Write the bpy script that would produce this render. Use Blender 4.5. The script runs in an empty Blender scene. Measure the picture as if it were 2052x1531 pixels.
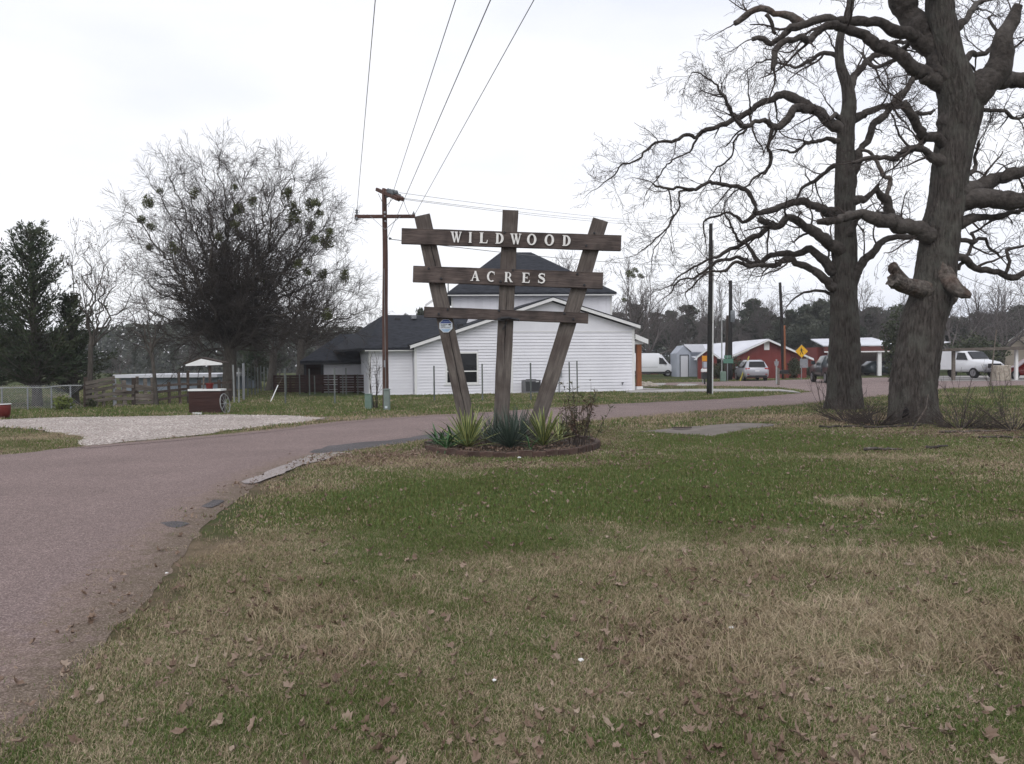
import bpy, bmesh, math, random
import numpy as np
from mathutils import Vector, Matrix, Quaternion, noise
from mathutils.geometry import tessellate_polygon

R = math.radians
scene = bpy.context.scene
COL = scene.collection

# ------------------------------------------------------------------ camera
FPX = 1650.0                      # focal length in photo pixels (photo is 2052 wide)
CXP, CYP = 1026.0, 765.5
EYE = Vector((0.0, 0.0, 1.6))
PITCH = math.atan(37.5 / FPX)     # looking slightly down
ROLL = R(0.5)
_f = Vector((0, math.cos(PITCH), -math.sin(PITCH)))
_u0 = Vector((0, math.sin(PITCH), math.cos(PITCH)))
_r0 = Vector((1, 0, 0))
CU = _u0 * math.cos(ROLL) + _r0 * math.sin(ROLL)
CR = _r0 * math.cos(ROLL) - _u0 * math.sin(ROLL)
CF = _f
cam_d = bpy.data.cameras.new("camera")
cam = bpy.data.objects.new("camera", cam_d)
COL.objects.link(cam)
cam_d.sensor_width = 36.0
cam_d.lens = 36.0 * FPX / 2052.0
cam_d.clip_start = 0.1
cam_d.clip_end = 3000.0
cam.matrix_world = Matrix(((CR.x, CU.x, -CF.x, EYE.x), (CR.y, CU.y, -CF.y, EYE.y), (CR.z, CU.z, -CF.z, EYE.z), (0, 0, 0, 1)))
scene.camera = cam

# ------------------------------------------------------------------ sky
SUN_EL, SUN_AZ = R(46), R(192)    # azimuth clockwise from +Y: behind the camera, to the left
w = bpy.data.worlds.new("World")
scene.world = w
w.use_nodes = True
nt = w.node_tree
for n in list(nt.nodes):
    nt.nodes.remove(n)
wo = nt.nodes.new('ShaderNodeOutputWorld')
bg = nt.nodes.new('ShaderNodeBackground')
bg.inputs['Strength'].default_value = 0.1
sky = nt.nodes.new('ShaderNodeTexSky')
sky.sky_type = 'NISHITA'
sky.sun_disc = False
sky.sun_elevation = SUN_EL
sky.sun_rotation = SUN_AZ
tc = nt.nodes.new('ShaderNodeTexCoord')
mp = nt.nodes.new('ShaderNodeMapping')
mp.inputs['Scale'].default_value = (1.0, 1.0, 3.0)
mp.inputs['Location'].default_value = (3.7, 1.2, 0.4)
nt.links.new(tc.outputs['Generated'], mp.inputs['Vector'])
n1 = nt.nodes.new('ShaderNodeTexNoise')
n1.inputs['Scale'].default_value = 1.1
n1.inputs['Detail'].default_value = 5
n1.inputs['Roughness'].default_value = 0.5
nt.links.new(mp.outputs['Vector'], n1.inputs['Vector'])
cr = nt.nodes.new('ShaderNodeValToRGB')          # thin and thick parts of one overcast cloud layer
cr.color_ramp.elements[0].position = 0.40
cr.color_ramp.elements[0].color = (8.5, 8.85, 10.1, 1)
cr.color_ramp.elements[1].position = 0.56
cr.color_ramp.elements[1].color = (10.6, 10.65, 11.0, 1)
nt.links.new(n1.outputs['Fac'], cr.inputs['Fac'])
mx = nt.nodes.new('ShaderNodeMixRGB')
mx.inputs['Fac'].default_value = 0.93
nt.links.new(sky.outputs['Color'], mx.inputs['Color1'])
nt.links.new(cr.outputs['Color'], mx.inputs['Color2'])
nt.links.new(mx.outputs['Color'], bg.inputs['Color'])
nt.links.new(bg.outputs['Background'], wo.inputs['Surface'])

sd = bpy.data.lights.new("sun", 'SUN')
sd.energy = 0.95
sd.angle = R(40)
sd.color = (1.0, 0.97, 0.93)
so = bpy.data.objects.new("sun", sd)
COL.objects.link(so)
sv = Vector((math.sin(SUN_AZ) * math.cos(SUN_EL), math.cos(SUN_AZ) * math.cos(SUN_EL), math.sin(SUN_EL)))
so.rotation_euler = sv.to_track_quat('Z', 'Y').to_euler()
so.location = (0, -5, 40)

vs = scene.view_settings
scene.display_settings.display_device = 'sRGB'
vs.view_transform = 'Standard'
vs.look = 'None'
vs.exposure = 0.09
vs.gamma = 1.0
vs.use_curve_mapping = False
scene.cycles.max_bounces = 6
scene.cycles.diffuse_bounces = 3
scene.cycles.transparent_max_bounces = 8

# ------------------------------------------------------------------ photo measurements -> places
def ray(px, py):
    return CF + CR * ((px - CXP) / FPX) + CU * ((CYP - py) / FPX)
def W(px, py, Y):
    d = ray(px, py)
    return EYE + d * (Y / d.y)
def G(px, py):
    d = ray(px, py)
    t = -EYE.z / d.z
    return EYE + d * t
def mpp(Y):
    return Y / FPX

# ------------------------------------------------------------------ objects helpers
def tag(o, label=None, cat=None, group=None, kind=None):
    if label: o['label'] = label
    if cat: o['category'] = cat
    if group: o['group'] = group
    if kind: o['kind'] = kind
    return o
def empty(name, loc=(0, 0, 0), rz=0.0, label=None, cat=None, group=None):
    o = bpy.data.objects.new(name, None)
    COL.objects.link(o)
    o.empty_display_size = 0.3
    o.location = loc
    o.rotation_euler = (0, 0, rz)
    return tag(o, label, cat, group)
def link(name, me, parent=None, loc=(0, 0, 0), rot=(0, 0, 0)):
    o = bpy.data.objects.new(name, me)
    COL.objects.link(o)
    o.location = loc
    o.rotation_euler = rot
    if parent: o.parent = parent
    return o
def dup(o, parent=None, loc=None, rz=None, label=None, group=None, scale=None):
    c = o.copy()
    COL.objects.link(c)
    if parent: c.parent = parent
    if loc is not None: c.location = loc
    if rz is not None: c.rotation_euler = (0, 0, rz)
    if scale is not None: c.scale = scale
    if label: c['label'] = label
    if group: c['group'] = group
    for ch in list(o.children):
        dup(ch, c)
    return c

class MB:
    def __init__(s):
        s.v = []; s.f = []; s.m = []
    def add(s, vs_, fs_, mi=0):
        b = len(s.v)
        s.v += [tuple(v) for v in vs_]
        s.f += [tuple(i + b for i in f) for f in fs_]
        s.m += [mi] * len(fs_)
        return s
    def box(s, x0, x1, y0, y1, z0, z1, mi=0):
        return s.add([(x0,y0,z0),(x1,y0,z0),(x1,y1,z0),(x0,y1,z0),(x0,y0,z1),(x1,y0,z1),(x1,y1,z1),(x0,y1,z1)],
                     [(0,3,2,1),(4,5,6,7),(0,1,5,4),(1,2,6,5),(2,3,7,6),(3,0,4,7)], mi)
    def prism(s, poly, a, b, axis='y', mi=0):
        def P(p, t):
            return (p[0], t, p[1]) if axis == 'y' else (t, p[0], p[1]) if axis == 'x' else (p[0], p[1], t)
        n = len(poly)
        return s.add([P(p, a) for p in poly] + [P(p, b) for p in poly],
                     [tuple(range(n)), tuple(range(2 * n - 1, n - 1, -1))] + [(i, i + n, (i + 1) % n + n, (i + 1) % n) for i in range(n)], mi)
    def bar(s, p0, p1, wx, wy=None, mi=0, up=(0, 0, 1)):
        p0, p1 = Vector(p0), Vector(p1)
        wy = wy or wx
        t = (p1 - p0).normalized()
        u = Vector(up)
        if abs(t.dot(u)) > .98: u = Vector((0, 1, 0))
        a = t.cross(u).normalized() * wx / 2
        b = a.cross(t).normalized() * wy / 2
        vs_ = [p + sa * a + sb * b for p in (p0, p1) for sa, sb in ((-1,-1),(1,-1),(1,1),(-1,1))]
        return s.add(vs_, [(0,1,2,3),(7,6,5,4),(0,4,5,1),(1,5,6,2),(2,6,7,3),(3,7,4,0)], mi)
    def cyl(s, p0, p1, r0, r1=None, n=10, mi=0):
        return s.tube([p0, p1], [r0, r0 if r1 is None else r1], n, mi)
    def tube(s, pts, rad, n=8, mi=0, cap=True):
        pts = [Vector(p) for p in pts]
        if not hasattr(rad, '__len__'): rad = [rad] * len(pts)
        t = (pts[1] - pts[0]).normalized()
        u = t.orthogonal().normalized()
        vs_ = []
        for i, p in enumerate(pts):
            tn = ((pts[min(i + 1, len(pts) - 1)] - pts[max(i - 1, 0)])).normalized()
            u = (u - tn * u.dot(tn)).normalized()
            v = tn.cross(u)
            for k in range(n):
                a = 2 * math.pi * k / n
                vs_.append(p + (u * math.cos(a) + v * math.sin(a)) * rad[i])
        fs_ = []
        for i in range(len(pts) - 1):
            for k in range(n):
                fs_.append((i * n + k, i * n + (k + 1) % n, (i + 1) * n + (k + 1) % n, (i + 1) * n + k))
        if cap:
            fs_.append(tuple(range(n - 1, -1, -1)))
            e = (len(pts) - 1) * n
            fs_.append(tuple(range(e, e + n)))
        return s.add(vs_, fs_, mi)
    def mesh(s, name, mats, smooth=False, bevel=0.0, recalc=True):
        me = bpy.data.meshes.new(name)
        me.from_pydata(s.v, [], s.f)
        if not isinstance(mats, (list, tuple)): mats = [mats]
        for m in mats: me.materials.append(m)
        if len(mats) > 1: me.polygons.foreach_set('material_index', s.m)
        if smooth: me.polygons.foreach_set('use_smooth', [True] * len(me.polygons))
        if bevel or recalc:
            bm = bmesh.new(); bm.from_mesh(me)
            if recalc: bmesh.ops.recalc_face_normals(bm, faces=bm.faces)
            if bevel:
                bmesh.ops.bevel(bm, geom=bm.edges[:], offset=bevel, segments=1, affect='EDGES', clamp_overlap=True)
            bm.to_mesh(me); bm.free()
        me.update()
        return me
    def build(s, name, mats, parent=None, loc=(0, 0, 0), rot=(0, 0, 0), smooth=False, bevel=0.0):
        return link(name, s.mesh(name, mats, smooth, bevel), parent, loc, rot)

# ------------------------------------------------------------------ materials
MATS = {}
def lin(c):
    return tuple(c) + (1.0,)
def mat(name, c1, c2=None, scale=4.0, rough=0.8, bump=0.0, bscale=None, stretch=(1, 1, 1), detail=6.0, lo=0.35, hi=0.65,
        metal=0.0, spec=0.3, world=False, c3=None, s3=0.5, f3=0.5, bdist=0.02, rand=0.0, coat=0.0):
    m = bpy.data.materials.new(name)
    m.use_nodes = True
    t = m.node_tree
    b = t.nodes['Principled BSDF']
    b.inputs['Roughness'].default_value = rough
    b.inputs['Metallic'].default_value = metal
    b.inputs['Specular IOR Level'].default_value = spec
    if coat:
        b.inputs['Coat Weight'].default_value = coat
        b.inputs['Coat Roughness'].default_value = 0.08
    if world:
        src = t.nodes.new('ShaderNodeNewGeometry').outputs['Position']
    else:
        src = t.nodes.new('ShaderNodeTexCoord').outputs['Object']
    mpn = t.nodes.new('ShaderNodeMapping')
    mpn.inputs['Scale'].default_value = stretch
    t.links.new(src, mpn.inputs['Vector'])
    c2 = c2 or tuple(x * 0.8 for x in c1)
    nz = t.nodes.new('ShaderNodeTexNoise')
    nz.inputs['Scale'].default_value = scale
    nz.inputs['Detail'].default_value = detail
    nz.inputs['Roughness'].default_value = 0.6
    t.links.new(mpn.outputs['Vector'], nz.inputs['Vector'])
    rp = t.nodes.new('ShaderNodeValToRGB')
    rp.color_ramp.elements[0].position = lo
    rp.color_ramp.elements[0].color = lin(c1)
    rp.color_ramp.elements[1].position = hi
    rp.color_ramp.elements[1].color = lin(c2)
    t.links.new(nz.outputs['Fac'], rp.inputs['Fac'])
    out = rp.outputs['Color']
    if c3:
        n3 = t.nodes.new('ShaderNodeTexNoise')
        n3.inputs['Scale'].default_value = s3
        n3.inputs['Detail'].default_value = 4
        t.links.new(src, n3.inputs['Vector'])
        r3 = t.nodes.new('ShaderNodeValToRGB')
        r3.color_ramp.elements[0].position = 0.45
        r3.color_ramp.elements[0].color = (0, 0, 0, 1)
        r3.color_ramp.elements[1].position = 0.65
        r3.color_ramp.elements[1].color = (f3, f3, f3, 1)
        t.links.new(n3.outputs['Fac'], r3.inputs['Fac'])
        m3 = t.nodes.new('ShaderNodeMixRGB')
        m3.inputs['Color2'].default_value = lin(c3)
        t.links.new(r3.outputs['Color'], m3.inputs['Fac'])
        t.links.new(out, m3.inputs['Color1'])
        out = m3.outputs['Color']
    if rand:
        oi = t.nodes.new('ShaderNodeObjectInfo')
        mr = t.nodes.new('ShaderNodeMapRange')
        mr.inputs['To Min'].default_value = 1 - rand
        mr.inputs['To Max'].default_value = 1 + rand
        t.links.new(oi.outputs['Random'], mr.inputs['Value'])
        mm = t.nodes.new('ShaderNodeVectorMath'); mm.operation = 'SCALE'
        t.links.new(out, mm.inputs[0]); t.links.new(mr.outputs['Result'], mm.inputs['Scale'])
        out = mm.outputs['Vector']
    t.links.new(out, b.inputs['Base Color'])
    if bump:
        nb = t.nodes.new('ShaderNodeTexNoise')
        nb.inputs['Scale'].default_value = bscale or scale * 2
        nb.inputs['Detail'].default_value = 5
        t.links.new(mpn.outputs['Vector'], nb.inputs['Vector'])
        bp = t.nodes.new('ShaderNodeBump')
        bp.inputs['Strength'].default_value = bump
        bp.inputs['Distance'].default_value = bdist
        t.links.new(nb.outputs['Fac'], bp.inputs['Height'])
        t.links.new(bp.outputs['Normal'], b.inputs['Normal'])
    MATS[name] = m
    return m
M = MATS
mat('sign_wood', (0.072, 0.056, 0.052), (0.145, 0.114, 0.102), 3.0, 0.85, 0.6, 5.0, (0.9, 9, 9), c3=(0.025, 0.02, 0.02), s3=3.0, f3=0.5, rand=0.12)
mat('sign_wood_grey', (0.090, 0.077, 0.070), (0.165, 0.143, 0.128), 3.0, 0.88, 0.6, 5.0, (9, 9, 0.9), c3=(0.05, 0.034, 0.03), s3=1.6, f3=0.6, rand=0.1)
mat('crack', (0.008, 0.006, 0.006))
mat('white_paint', (0.78, 0.80, 0.80), (0.72, 0.72, 0.71), 6, 0.55, 0.1)
mat('letter_white', (0.86, 0.85, 0.83), (0.76, 0.75, 0.73), 9, 0.5)
mat('siding', (0.83, 0.83, 0.88), (0.76, 0.76, 0.81), 0.8, 0.6, 0.08, 30, rand=0.03)
mat('trim_white', (0.80, 0.80, 0.80), (0.75, 0.75, 0.75), 1.0, 0.5)
mat('shingles', (0.016, 0.018, 0.023), (0.044, 0.047, 0.057), 3.0, 0.9, 0.5, 12, (1, 4, 4), detail=8, spec=0.15)
mat('glass_dark', (0.010, 0.011, 0.013), (0.013, 0.014, 0.016), 1, 0.08, spec=0.35)
mat('cedar_wood', (0.28, 0.10, 0.04), (0.20, 0.07, 0.03), 4, 0.6, 0.2, None, (6, 6, 0.8))
mat('dark_metal', (0.03, 0.03, 0.033), (0.045, 0.045, 0.05), 8, 0.5, metal=0.3)
mat('ac_grey', (0.17, 0.17, 0.18), (0.13, 0.13, 0.14), 8, 0.5)
mat('galv', (0.32, 0.33, 0.35), (0.24, 0.25, 0.27), 10, 0.45, metal=0.5)
mat('post_green', (0.10, 0.12, 0.115), (0.17, 0.18, 0.175), 6, 0.6, rand=0.25)
mat('post_pale', (0.36, 0.37, 0.37), (0.24, 0.25, 0.25), 6, 0.6)
mat('pole_wood', (0.060, 0.030, 0.024), (0.105, 0.058, 0.046), 3, 0.85, 0.5, 6, (8, 8, 0.6))
mat('pole_dark', (0.012, 0.012, 0.013), (0.025, 0.023, 0.022), 3, 0.8, 0.4, 6, (8, 8, 0.6))
mat('wire', (0.16, 0.16, 0.165), (0.2, 0.2, 0.2), 5, 0.6)
mat('insulator', (0.20, 0.22, 0.24), (0.12, 0.13, 0.14), 8, 0.25)
mat('utility_green', (0.13, 0.20, 0.165), (0.17, 0.235, 0.195), 5, 0.55)
mat('utility_grey', (0.20, 0.24, 0.225), (0.15, 0.185, 0.17), 5, 0.55)
mat('fence_brown', (0.030, 0.013, 0.011), (0.048, 0.022, 0.017), 3, 0.8, 0.3, 8, (1, 8, 8), rand=0.2)
mat('planter_brown', (0.036, 0.016, 0.014), (0.052, 0.024, 0.02), 3, 0.8, 0.2, 8, (1, 8, 8), rand=0.12)
mat('weathered_wood', (0.20, 0.175, 0.15), (0.085, 0.068, 0.058), 3, 0.9, 0.5, 8, (1, 8, 8), rand=0.3)
mat('weathered_dark', (0.05, 0.036, 0.03), (0.09, 0.07, 0.06), 3, 0.9, 0.5, 8, (6, 6, 1), rand=0.3)
mat('red_metal', (0.165, 0.028, 0.024), (0.205, 0.042, 0.036), 0.6, 0.5)
mat('red_dark', (0.10, 0.030, 0.027), (0.13, 0.04, 0.035), 0.8, 0.6)
mat('red_pot', (0.16, 0.022, 0.018), (0.11, 0.014, 0.012), 5, 0.45)
mat('white_metal', (0.62, 0.63, 0.68), (0.55, 0.56, 0.61), 0.5, 0.5)
mat('shed_grey', (0.40, 0.43, 0.50), (0.33, 0.36, 0.42), 0.8, 0.5)
mat('roof_white', (0.66, 0.67, 0.72), (0.52, 0.53, 0.58), 0.4, 0.45)
mat('pale_blue_wall', (0.25, 0.29, 0.35), (0.20, 0.235, 0.28), 0.5, 0.6)
mat('tan_wall', (0.42, 0.36, 0.30), (0.36, 0.31, 0.26), 0.7, 0.7)
mat('concrete', (0.42, 0.40, 0.39), (0.31, 0.295, 0.285), 2.5, 0.9, 0.3, 40, world=True, c3=(0.2, 0.18, 0.165), s3=0.8, f3=0.5)
mat('slab', (0.20, 0.172, 0.155), (0.14, 0.12, 0.105), 2.5, 0.9, 0.3, 40, world=True, c3=(0.11, 0.10, 0.085), s3=1.1, f3=0.6)
mat('brick_dark', (0.060, 0.036, 0.030), (0.110, 0.068, 0.056), 8, 0.9, 0.6, 25, c3=(0.05, 0.055, 0.035), s3=5, f3=0.5, rand=0.3)
mat('mulch', (0.035, 0.024, 0.018), (0.08, 0.055, 0.04), 25, 0.95, 1.0, 40, world=True)
mat('yucca_green', (0.055, 0.095, 0.035), (0.085, 0.13, 0.05), 5, 0.45, rand=0.2)
mat('yucca_yellow', (0.42, 0.42, 0.17), (0.27, 0.30, 0.10), 5, 0.45, rand=0.15)
mat('blue_leaf', (0.045, 0.070, 0.054), (0.078, 0.108, 0.086), 5, 0.5, rand=0.35)
mat('green_leaf', (0.04, 0.10, 0.035), (0.07, 0.15, 0.06), 5, 0.5, rand=0.3)
mat('nandina_leaf', (0.05, 0.07, 0.03), (0.095, 0.05, 0.035), 3, 0.5, rand=0.3, world=True)
mat('twig', (0.045, 0.034, 0.030), (0.075, 0.060, 0.055), 3, 0.9)
mat('bark_oak', (0.030, 0.024, 0.021), (0.112, 0.098, 0.088), 4, 0.95, 1.0, 8, (5, 5, .8), detail=12, c3=(0.125, 0.125, 0.108), s3=2.2, f3=0.6, bdist=0.09)
mat('bark_limb', (0.026, 0.021, 0.019), (0.078, 0.067, 0.060), 9, 0.95, 1.0, 14, c3=(0.15, 0.135, 0.125), s3=1.2, f3=0.35, bdist=0.04)  # darker than the trunk bark: backlit shade put into the colour
mat('dead_wood', (0.040, 0.034, 0.030), (0.15, 0.13, 0.116), 5, 0.9, 0.8, 10, (2, 2, 2), c3=(0.12, 0.058, 0.038), s3=2.6, f3=0.3, bdist=0.03)
mat('bark_elm', (0.058, 0.050, 0.043), (0.11, 0.098, 0.086), 5, 0.95, 0.8, 9, (5, 5, 1), bdist=0.04)
mat('twig_elm', (0.042, 0.034, 0.030), (0.066, 0.054, 0.048), 3, 0.9)
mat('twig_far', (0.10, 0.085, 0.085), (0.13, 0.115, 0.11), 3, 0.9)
mat('mistletoe', (0.060, 0.072, 0.020), (0.115, 0.125, 0.042), 4, 0.7, world=True)
mat('cedar_leaf', (0.026, 0.044, 0.024), (0.060, 0.078, 0.040), 1.3, 0.8, world=True, c3=(0.055, 0.04, 0.022), s3=1.1, f3=0.35)
mat('pine_leaf', (0.040, 0.052, 0.038), (0.080, 0.090, 0.066), 0.35, 0.8, world=True, c3=(0.10, 0.092, 0.075), s3=0.2, f3=0.4)  # far foliage lightened to grey green: aerial fade put into the colour
mat('hedge_leaf', (0.025, 0.038, 0.018), (0.06, 0.065, 0.035), 0.8, 0.8, world=True)
mat('yellow_leaf', (0.14, 0.17, 0.04), (0.09, 0.12, 0.03), 2, 0.7, world=True)
mat('seed_brown', (0.10, 0.065, 0.05), (0.15, 0.10, 0.08), 3, 0.9)
mat('sign_yellow', (0.75, 0.42, 0.02), (0.68, 0.38, 0.02), 3, 0.45)
mat('sign_orange', (0.65, 0.28, 0.02), (0.6, 0.25, 0.02), 3, 0.45)
mat('sign_black', (0.01, 0.01, 0.01), (0.014, 0.014, 0.014), 3, 0.5)
mat('sign_blue', (0.03, 0.05, 0.22), (0.035, 0.06, 0.25), 9, 0.35)
mat('sign_paleblue', (0.25, 0.38, 0.55), (0.36, 0.48, 0.62), 9, 0.35)
mat('sign_white', (0.55, 0.60, 0.66), (0.62, 0.66, 0.70), 9, 0.35)
mat('street_green', (0.08, 0.18, 0.14), (0.09, 0.2, 0.15), 3, 0.45)
mat('car_silver', (0.42, 0.43, 0.47), (0.40, 0.41, 0.45), 1, 0.3, metal=0.35, coat=0.6)
mat('car_white', (0.74, 0.75, 0.78), (0.72, 0.73, 0.76), 1, 0.35, coat=0.5)
mat('car_dark', (0.018, 0.028, 0.034), (0.02, 0.03, 0.036), 1, 0.3, coat=0.6)
mat('car_red', (0.28, 0.014, 0.014), (0.26, 0.012, 0.012), 1, 0.3, coat=0.6)
mat('tyre', (0.012, 0.012, 0.012), (0.02, 0.02, 0.02), 10, 0.85)
mat('rim', (0.35, 0.35, 0.37), (0.3, 0.3, 0.32), 4, 0.35, metal=0.7)
mat('tail_red', (0.30, 0.012, 0.010), (0.25, 0.01, 0.01), 4, 0.25)
mat('head_glass', (0.6, 0.62, 0.66), (0.5, 0.52, 0.56), 4, 0.15)
mat('plastic_black', (0.02, 0.02, 0.022), (0.03, 0.03, 0.032), 4, 0.6)
mat('plate_white', (0.65, 0.66, 0.68), (0.6, 0.6, 0.62), 4, 0.5)
mat('marker_yellow', (0.55, 0.48, 0.10), (0.5, 0.42, 0.08), 4, 0.6)
mat('stone_pale', (0.42, 0.38, 0.32), (0.28, 0.24, 0.20), 6, 0.9, 0.5)
mat('litter_white', (0.75, 0.75, 0.74), (0.65, 0.65, 0.64), 4, 0.7)
# ------------------------------------------------------------------ ground
rng = np.random.default_rng(7)
_prm = rng.random((64, 64)).astype(np.float64)
def vnoise(x, y):
    x = np.asarray(x, float); y = np.asarray(y, float)
    xi = np.floor(x).astype(int); yi = np.floor(y).astype(int)
    fx = x - xi; fy = y - yi
    fx = fx * fx * (3 - 2 * fx); fy = fy * fy * (3 - 2 * fy)
    g = lambda a, b: _prm[a % 64, b % 64]
    return (g(xi, yi) * (1 - fx) + g(xi + 1, yi) * fx) * (1 - fy) + (g(xi, yi + 1) * (1 - fx) + g(xi + 1, yi + 1) * fx) * fy
def fbm(x, y, o=4):
    s = 0; a = 0.5; t = 0
    for k in range(o):
        s = s + a * vnoise(x * 2 ** k + 17.3 * k, y * 2 ** k - 9.1 * k); t += a; a *= 0.5
    return s / t

# worn, dry (+) and lush (-) places of the lawn: photo point, radii across / away in metres, amount
SPOTS = [(900,1010,1.8,1.8,-.58),(700,1000,.9,.9,-.20),(1250,970,3.0,2.2,-.48),(1600,880,3.4,2.0,-.85),(1480,930,3,2.0,-.5),(1850,1010,2.6,1.5,-.5),(1950,1080,.9,.5,-.45),
         (1450,1020,1.8,.9,-.4),(1400,1480,.55,.25,-.4),(2000,1470,.5,.3,-.45),(640,1400,.5,.35,-.25),(1000,1090,1.2,.5,-.30),(1180,1470,.35,.3,-.3),(1180,1350,.4,.3,-.2),
         (1500,1140,1.2,.30,.22),(1750,1120,1.0,.28,.2),(1650,1300,.75,.35,.55),(1850,1260,.75,.45,.6),(2050,1300,.4,.3,.5),(1400,1320,.6,.3,.45),(1250,1240,.5,.35,.2),
         (600,1240,.6,.4,.35),(450,1110,.5,.8,.45),(280,1320,.45,.5,.45),(600,980,.7,1.0,.30),(1210,880,1.0,1.2,.35),(1040,935,1.9,.5,.45),(760,925,1.1,.7,.7),
         (1690,840,1.6,1.4,.6),(1840,870,2.5,1.2,.35),(1740,1015,.5,.35,.55),(1960,930,1.2,.7,.35),(1750,920,.9,.6,.4),(1560,1010,.4,.12,.4),
         (1400,835,4,1.0,.25),(100,875,1.5,1.2,.45),(1960,790,6,2.0,.25),(450,820,8,1.5,-.1),(1300,795,7,1.5,.15)]
SPW = [(G(a, b), rx, ry, am) for a, b, rx, ry, am in SPOTS]
def dryness(x, y):
    d = 0.54 + 0 * x
    far = np.clip((y - 24) / 6, 0, 1)
    d = d - 0.26 * far
    for g, rx, ry, am in SPW:
        d = d + am * np.exp(-(((x - g.x) / rx) ** 2 + ((y - g.y) / ry) ** 2))
    k = 1 / (1 + y / 40.0)
    d = d + (fbm(x * 1.1 + 5, y * 1.1) - 0.5) * 0.95 + (fbm(x * 4.5, y * 4.5 + 3, 3) - 0.5) * 0.85 * k + (fbm(x * .3, y * .3 + 31, 2) - .5) * .5 * far
    nr = np.clip((8.5 - y) / 3.5, 0, 1)
    return np.clip(.56 + (d - .56) * (.80 - .30 * nr), 0, 1)

def terr(x, y):
    return 0.0

def axis_vals(lo, hi, fine, n):
    t = np.linspace(-1, 1, n)
    return t
gx = np.concatenate([-np.geomspace(900, 14, 50)[:-1], np.linspace(-14, 14, 190), np.geomspace(14, 900, 50)[1:]])
gy = np.concatenate([[-200, -60, -20, -8], np.linspace(-2, 2, 6), np.geomspace(2.2, 70, 210), np.geomspace(75, 700, 24)])
GX, GY = np.meshgrid(gx, gy)
nx_, ny_ = len(gx), len(gy)
co = np.stack([GX.ravel(), GY.ravel(), np.zeros(GX.size)], 1)
idx = np.arange(nx_ * ny_).reshape(ny_, nx_)
fc = np.stack([idx[:-1, :-1].ravel(), idx[:-1, 1:].ravel(), idx[1:, 1:].ravel(), idx[1:, :-1].ravel()], 1)
def np_mesh(name, co, faces, mats, smooth=False, mi=None):
    me = bpy.data.meshes.new(name)
    me.vertices.add(len(co)); me.vertices.foreach_set('co', np.asarray(co, np.float32).ravel())
    k = faces.shape[1]
    me.loops.add(faces.size); me.loops.foreach_set('vertex_index', faces.astype(np.int32).ravel())
    me.polygons.add(len(faces))
    me.polygons.foreach_set('loop_start', np.arange(0, faces.size, k, dtype=np.int32))
    me.polygons.foreach_set('loop_total', np.full(len(faces), k, np.int32))
    for m in mats: me.materials.append(m)
    if mi is not None: me.polygons.foreach_set('material_index', np.asarray(mi, np.int32))
    if smooth: me.polygons.foreach_set('use_smooth', np.ones(len(faces), bool))
    me.update(calc_edges=True)
    me.validate()
    return me
gm = bpy.data.materials.new('soil_and_turf')
gm.use_nodes = True
t = gm.node_tree
b = t.nodes['Principled BSDF']; b.inputs['Roughness'].default_value = 0.95; b.inputs['Specular IOR Level'].default_value = 0.1
at = t.nodes.new('ShaderNodeAttribute'); at.attribute_name = 'dry'
geo = t.nodes.new('ShaderNodeNewGeometry')
nn = t.nodes.new('ShaderNodeTexNoise'); nn.inputs['Scale'].default_value = 9; nn.inputs['Detail'].default_value = 8; nn.inputs['Roughness'].default_value = .7
t.links.new(geo.outputs['Position'], nn.inputs['Vector'])
ad = t.nodes.new('ShaderNodeMath'); ad.operation = 'MULTIPLY_ADD'; ad.inputs[1].default_value = 0.9; ad.inputs[2].default_value = -0.45
t.links.new(nn.outputs['Fac'], ad.inputs[0])
a2 = t.nodes.new('ShaderNodeMath'); a2.operation = 'ADD'
t.links.new(at.outputs['Fac'], a2.inputs[0]); t.links.new(ad.outputs[0], a2.inputs[1])
rp = t.nodes.new('ShaderNodeValToRGB')
e = rp.color_ramp.elements
e[0].position = 0.0; e[0].color = (0.040, 0.068, 0.018, 1)
e[1].position = 1.0; e[1].color = (0.165, 0.125, 0.085, 1)
x = rp.color_ramp.elements.new(0.45); x.color = (0.062, 0.068, 0.026, 1)
x = rp.color_ramp.elements.new(0.7); x.color = (0.10, 0.08, 0.05, 1)
t.links.new(a2.outputs[0], rp.inputs['Fac'])
t.links.new(rp.outputs['Color'], b.inputs['Base Color'])
bp = t.nodes.new('ShaderNodeBump'); bp.inputs['Strength'].default_value = .8; bp.inputs['Distance'].default_value = .04
n4 = t.nodes.new('ShaderNodeTexNoise'); n4.inputs['Scale'].default_value = 35; n4.inputs['Detail'].default_value = 4
t.links.new(geo.outputs['Position'], n4.inputs['Vector']); t.links.new(n4.outputs['Fac'], bp.inputs['Height']); t.links.new(bp.outputs['Normal'], b.inputs['Normal'])
gme = np_mesh('ground', co, fc, [gm])
da = gme.attributes.new('dry', 'FLOAT', 'POINT')
da.data.foreach_set('value', dryness(co[:, 0], np.clip(co[:, 1], 0, 300)).astype(np.float32))
tag(link('ground', gme), 'grassy ground', None, kind='structure')

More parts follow.
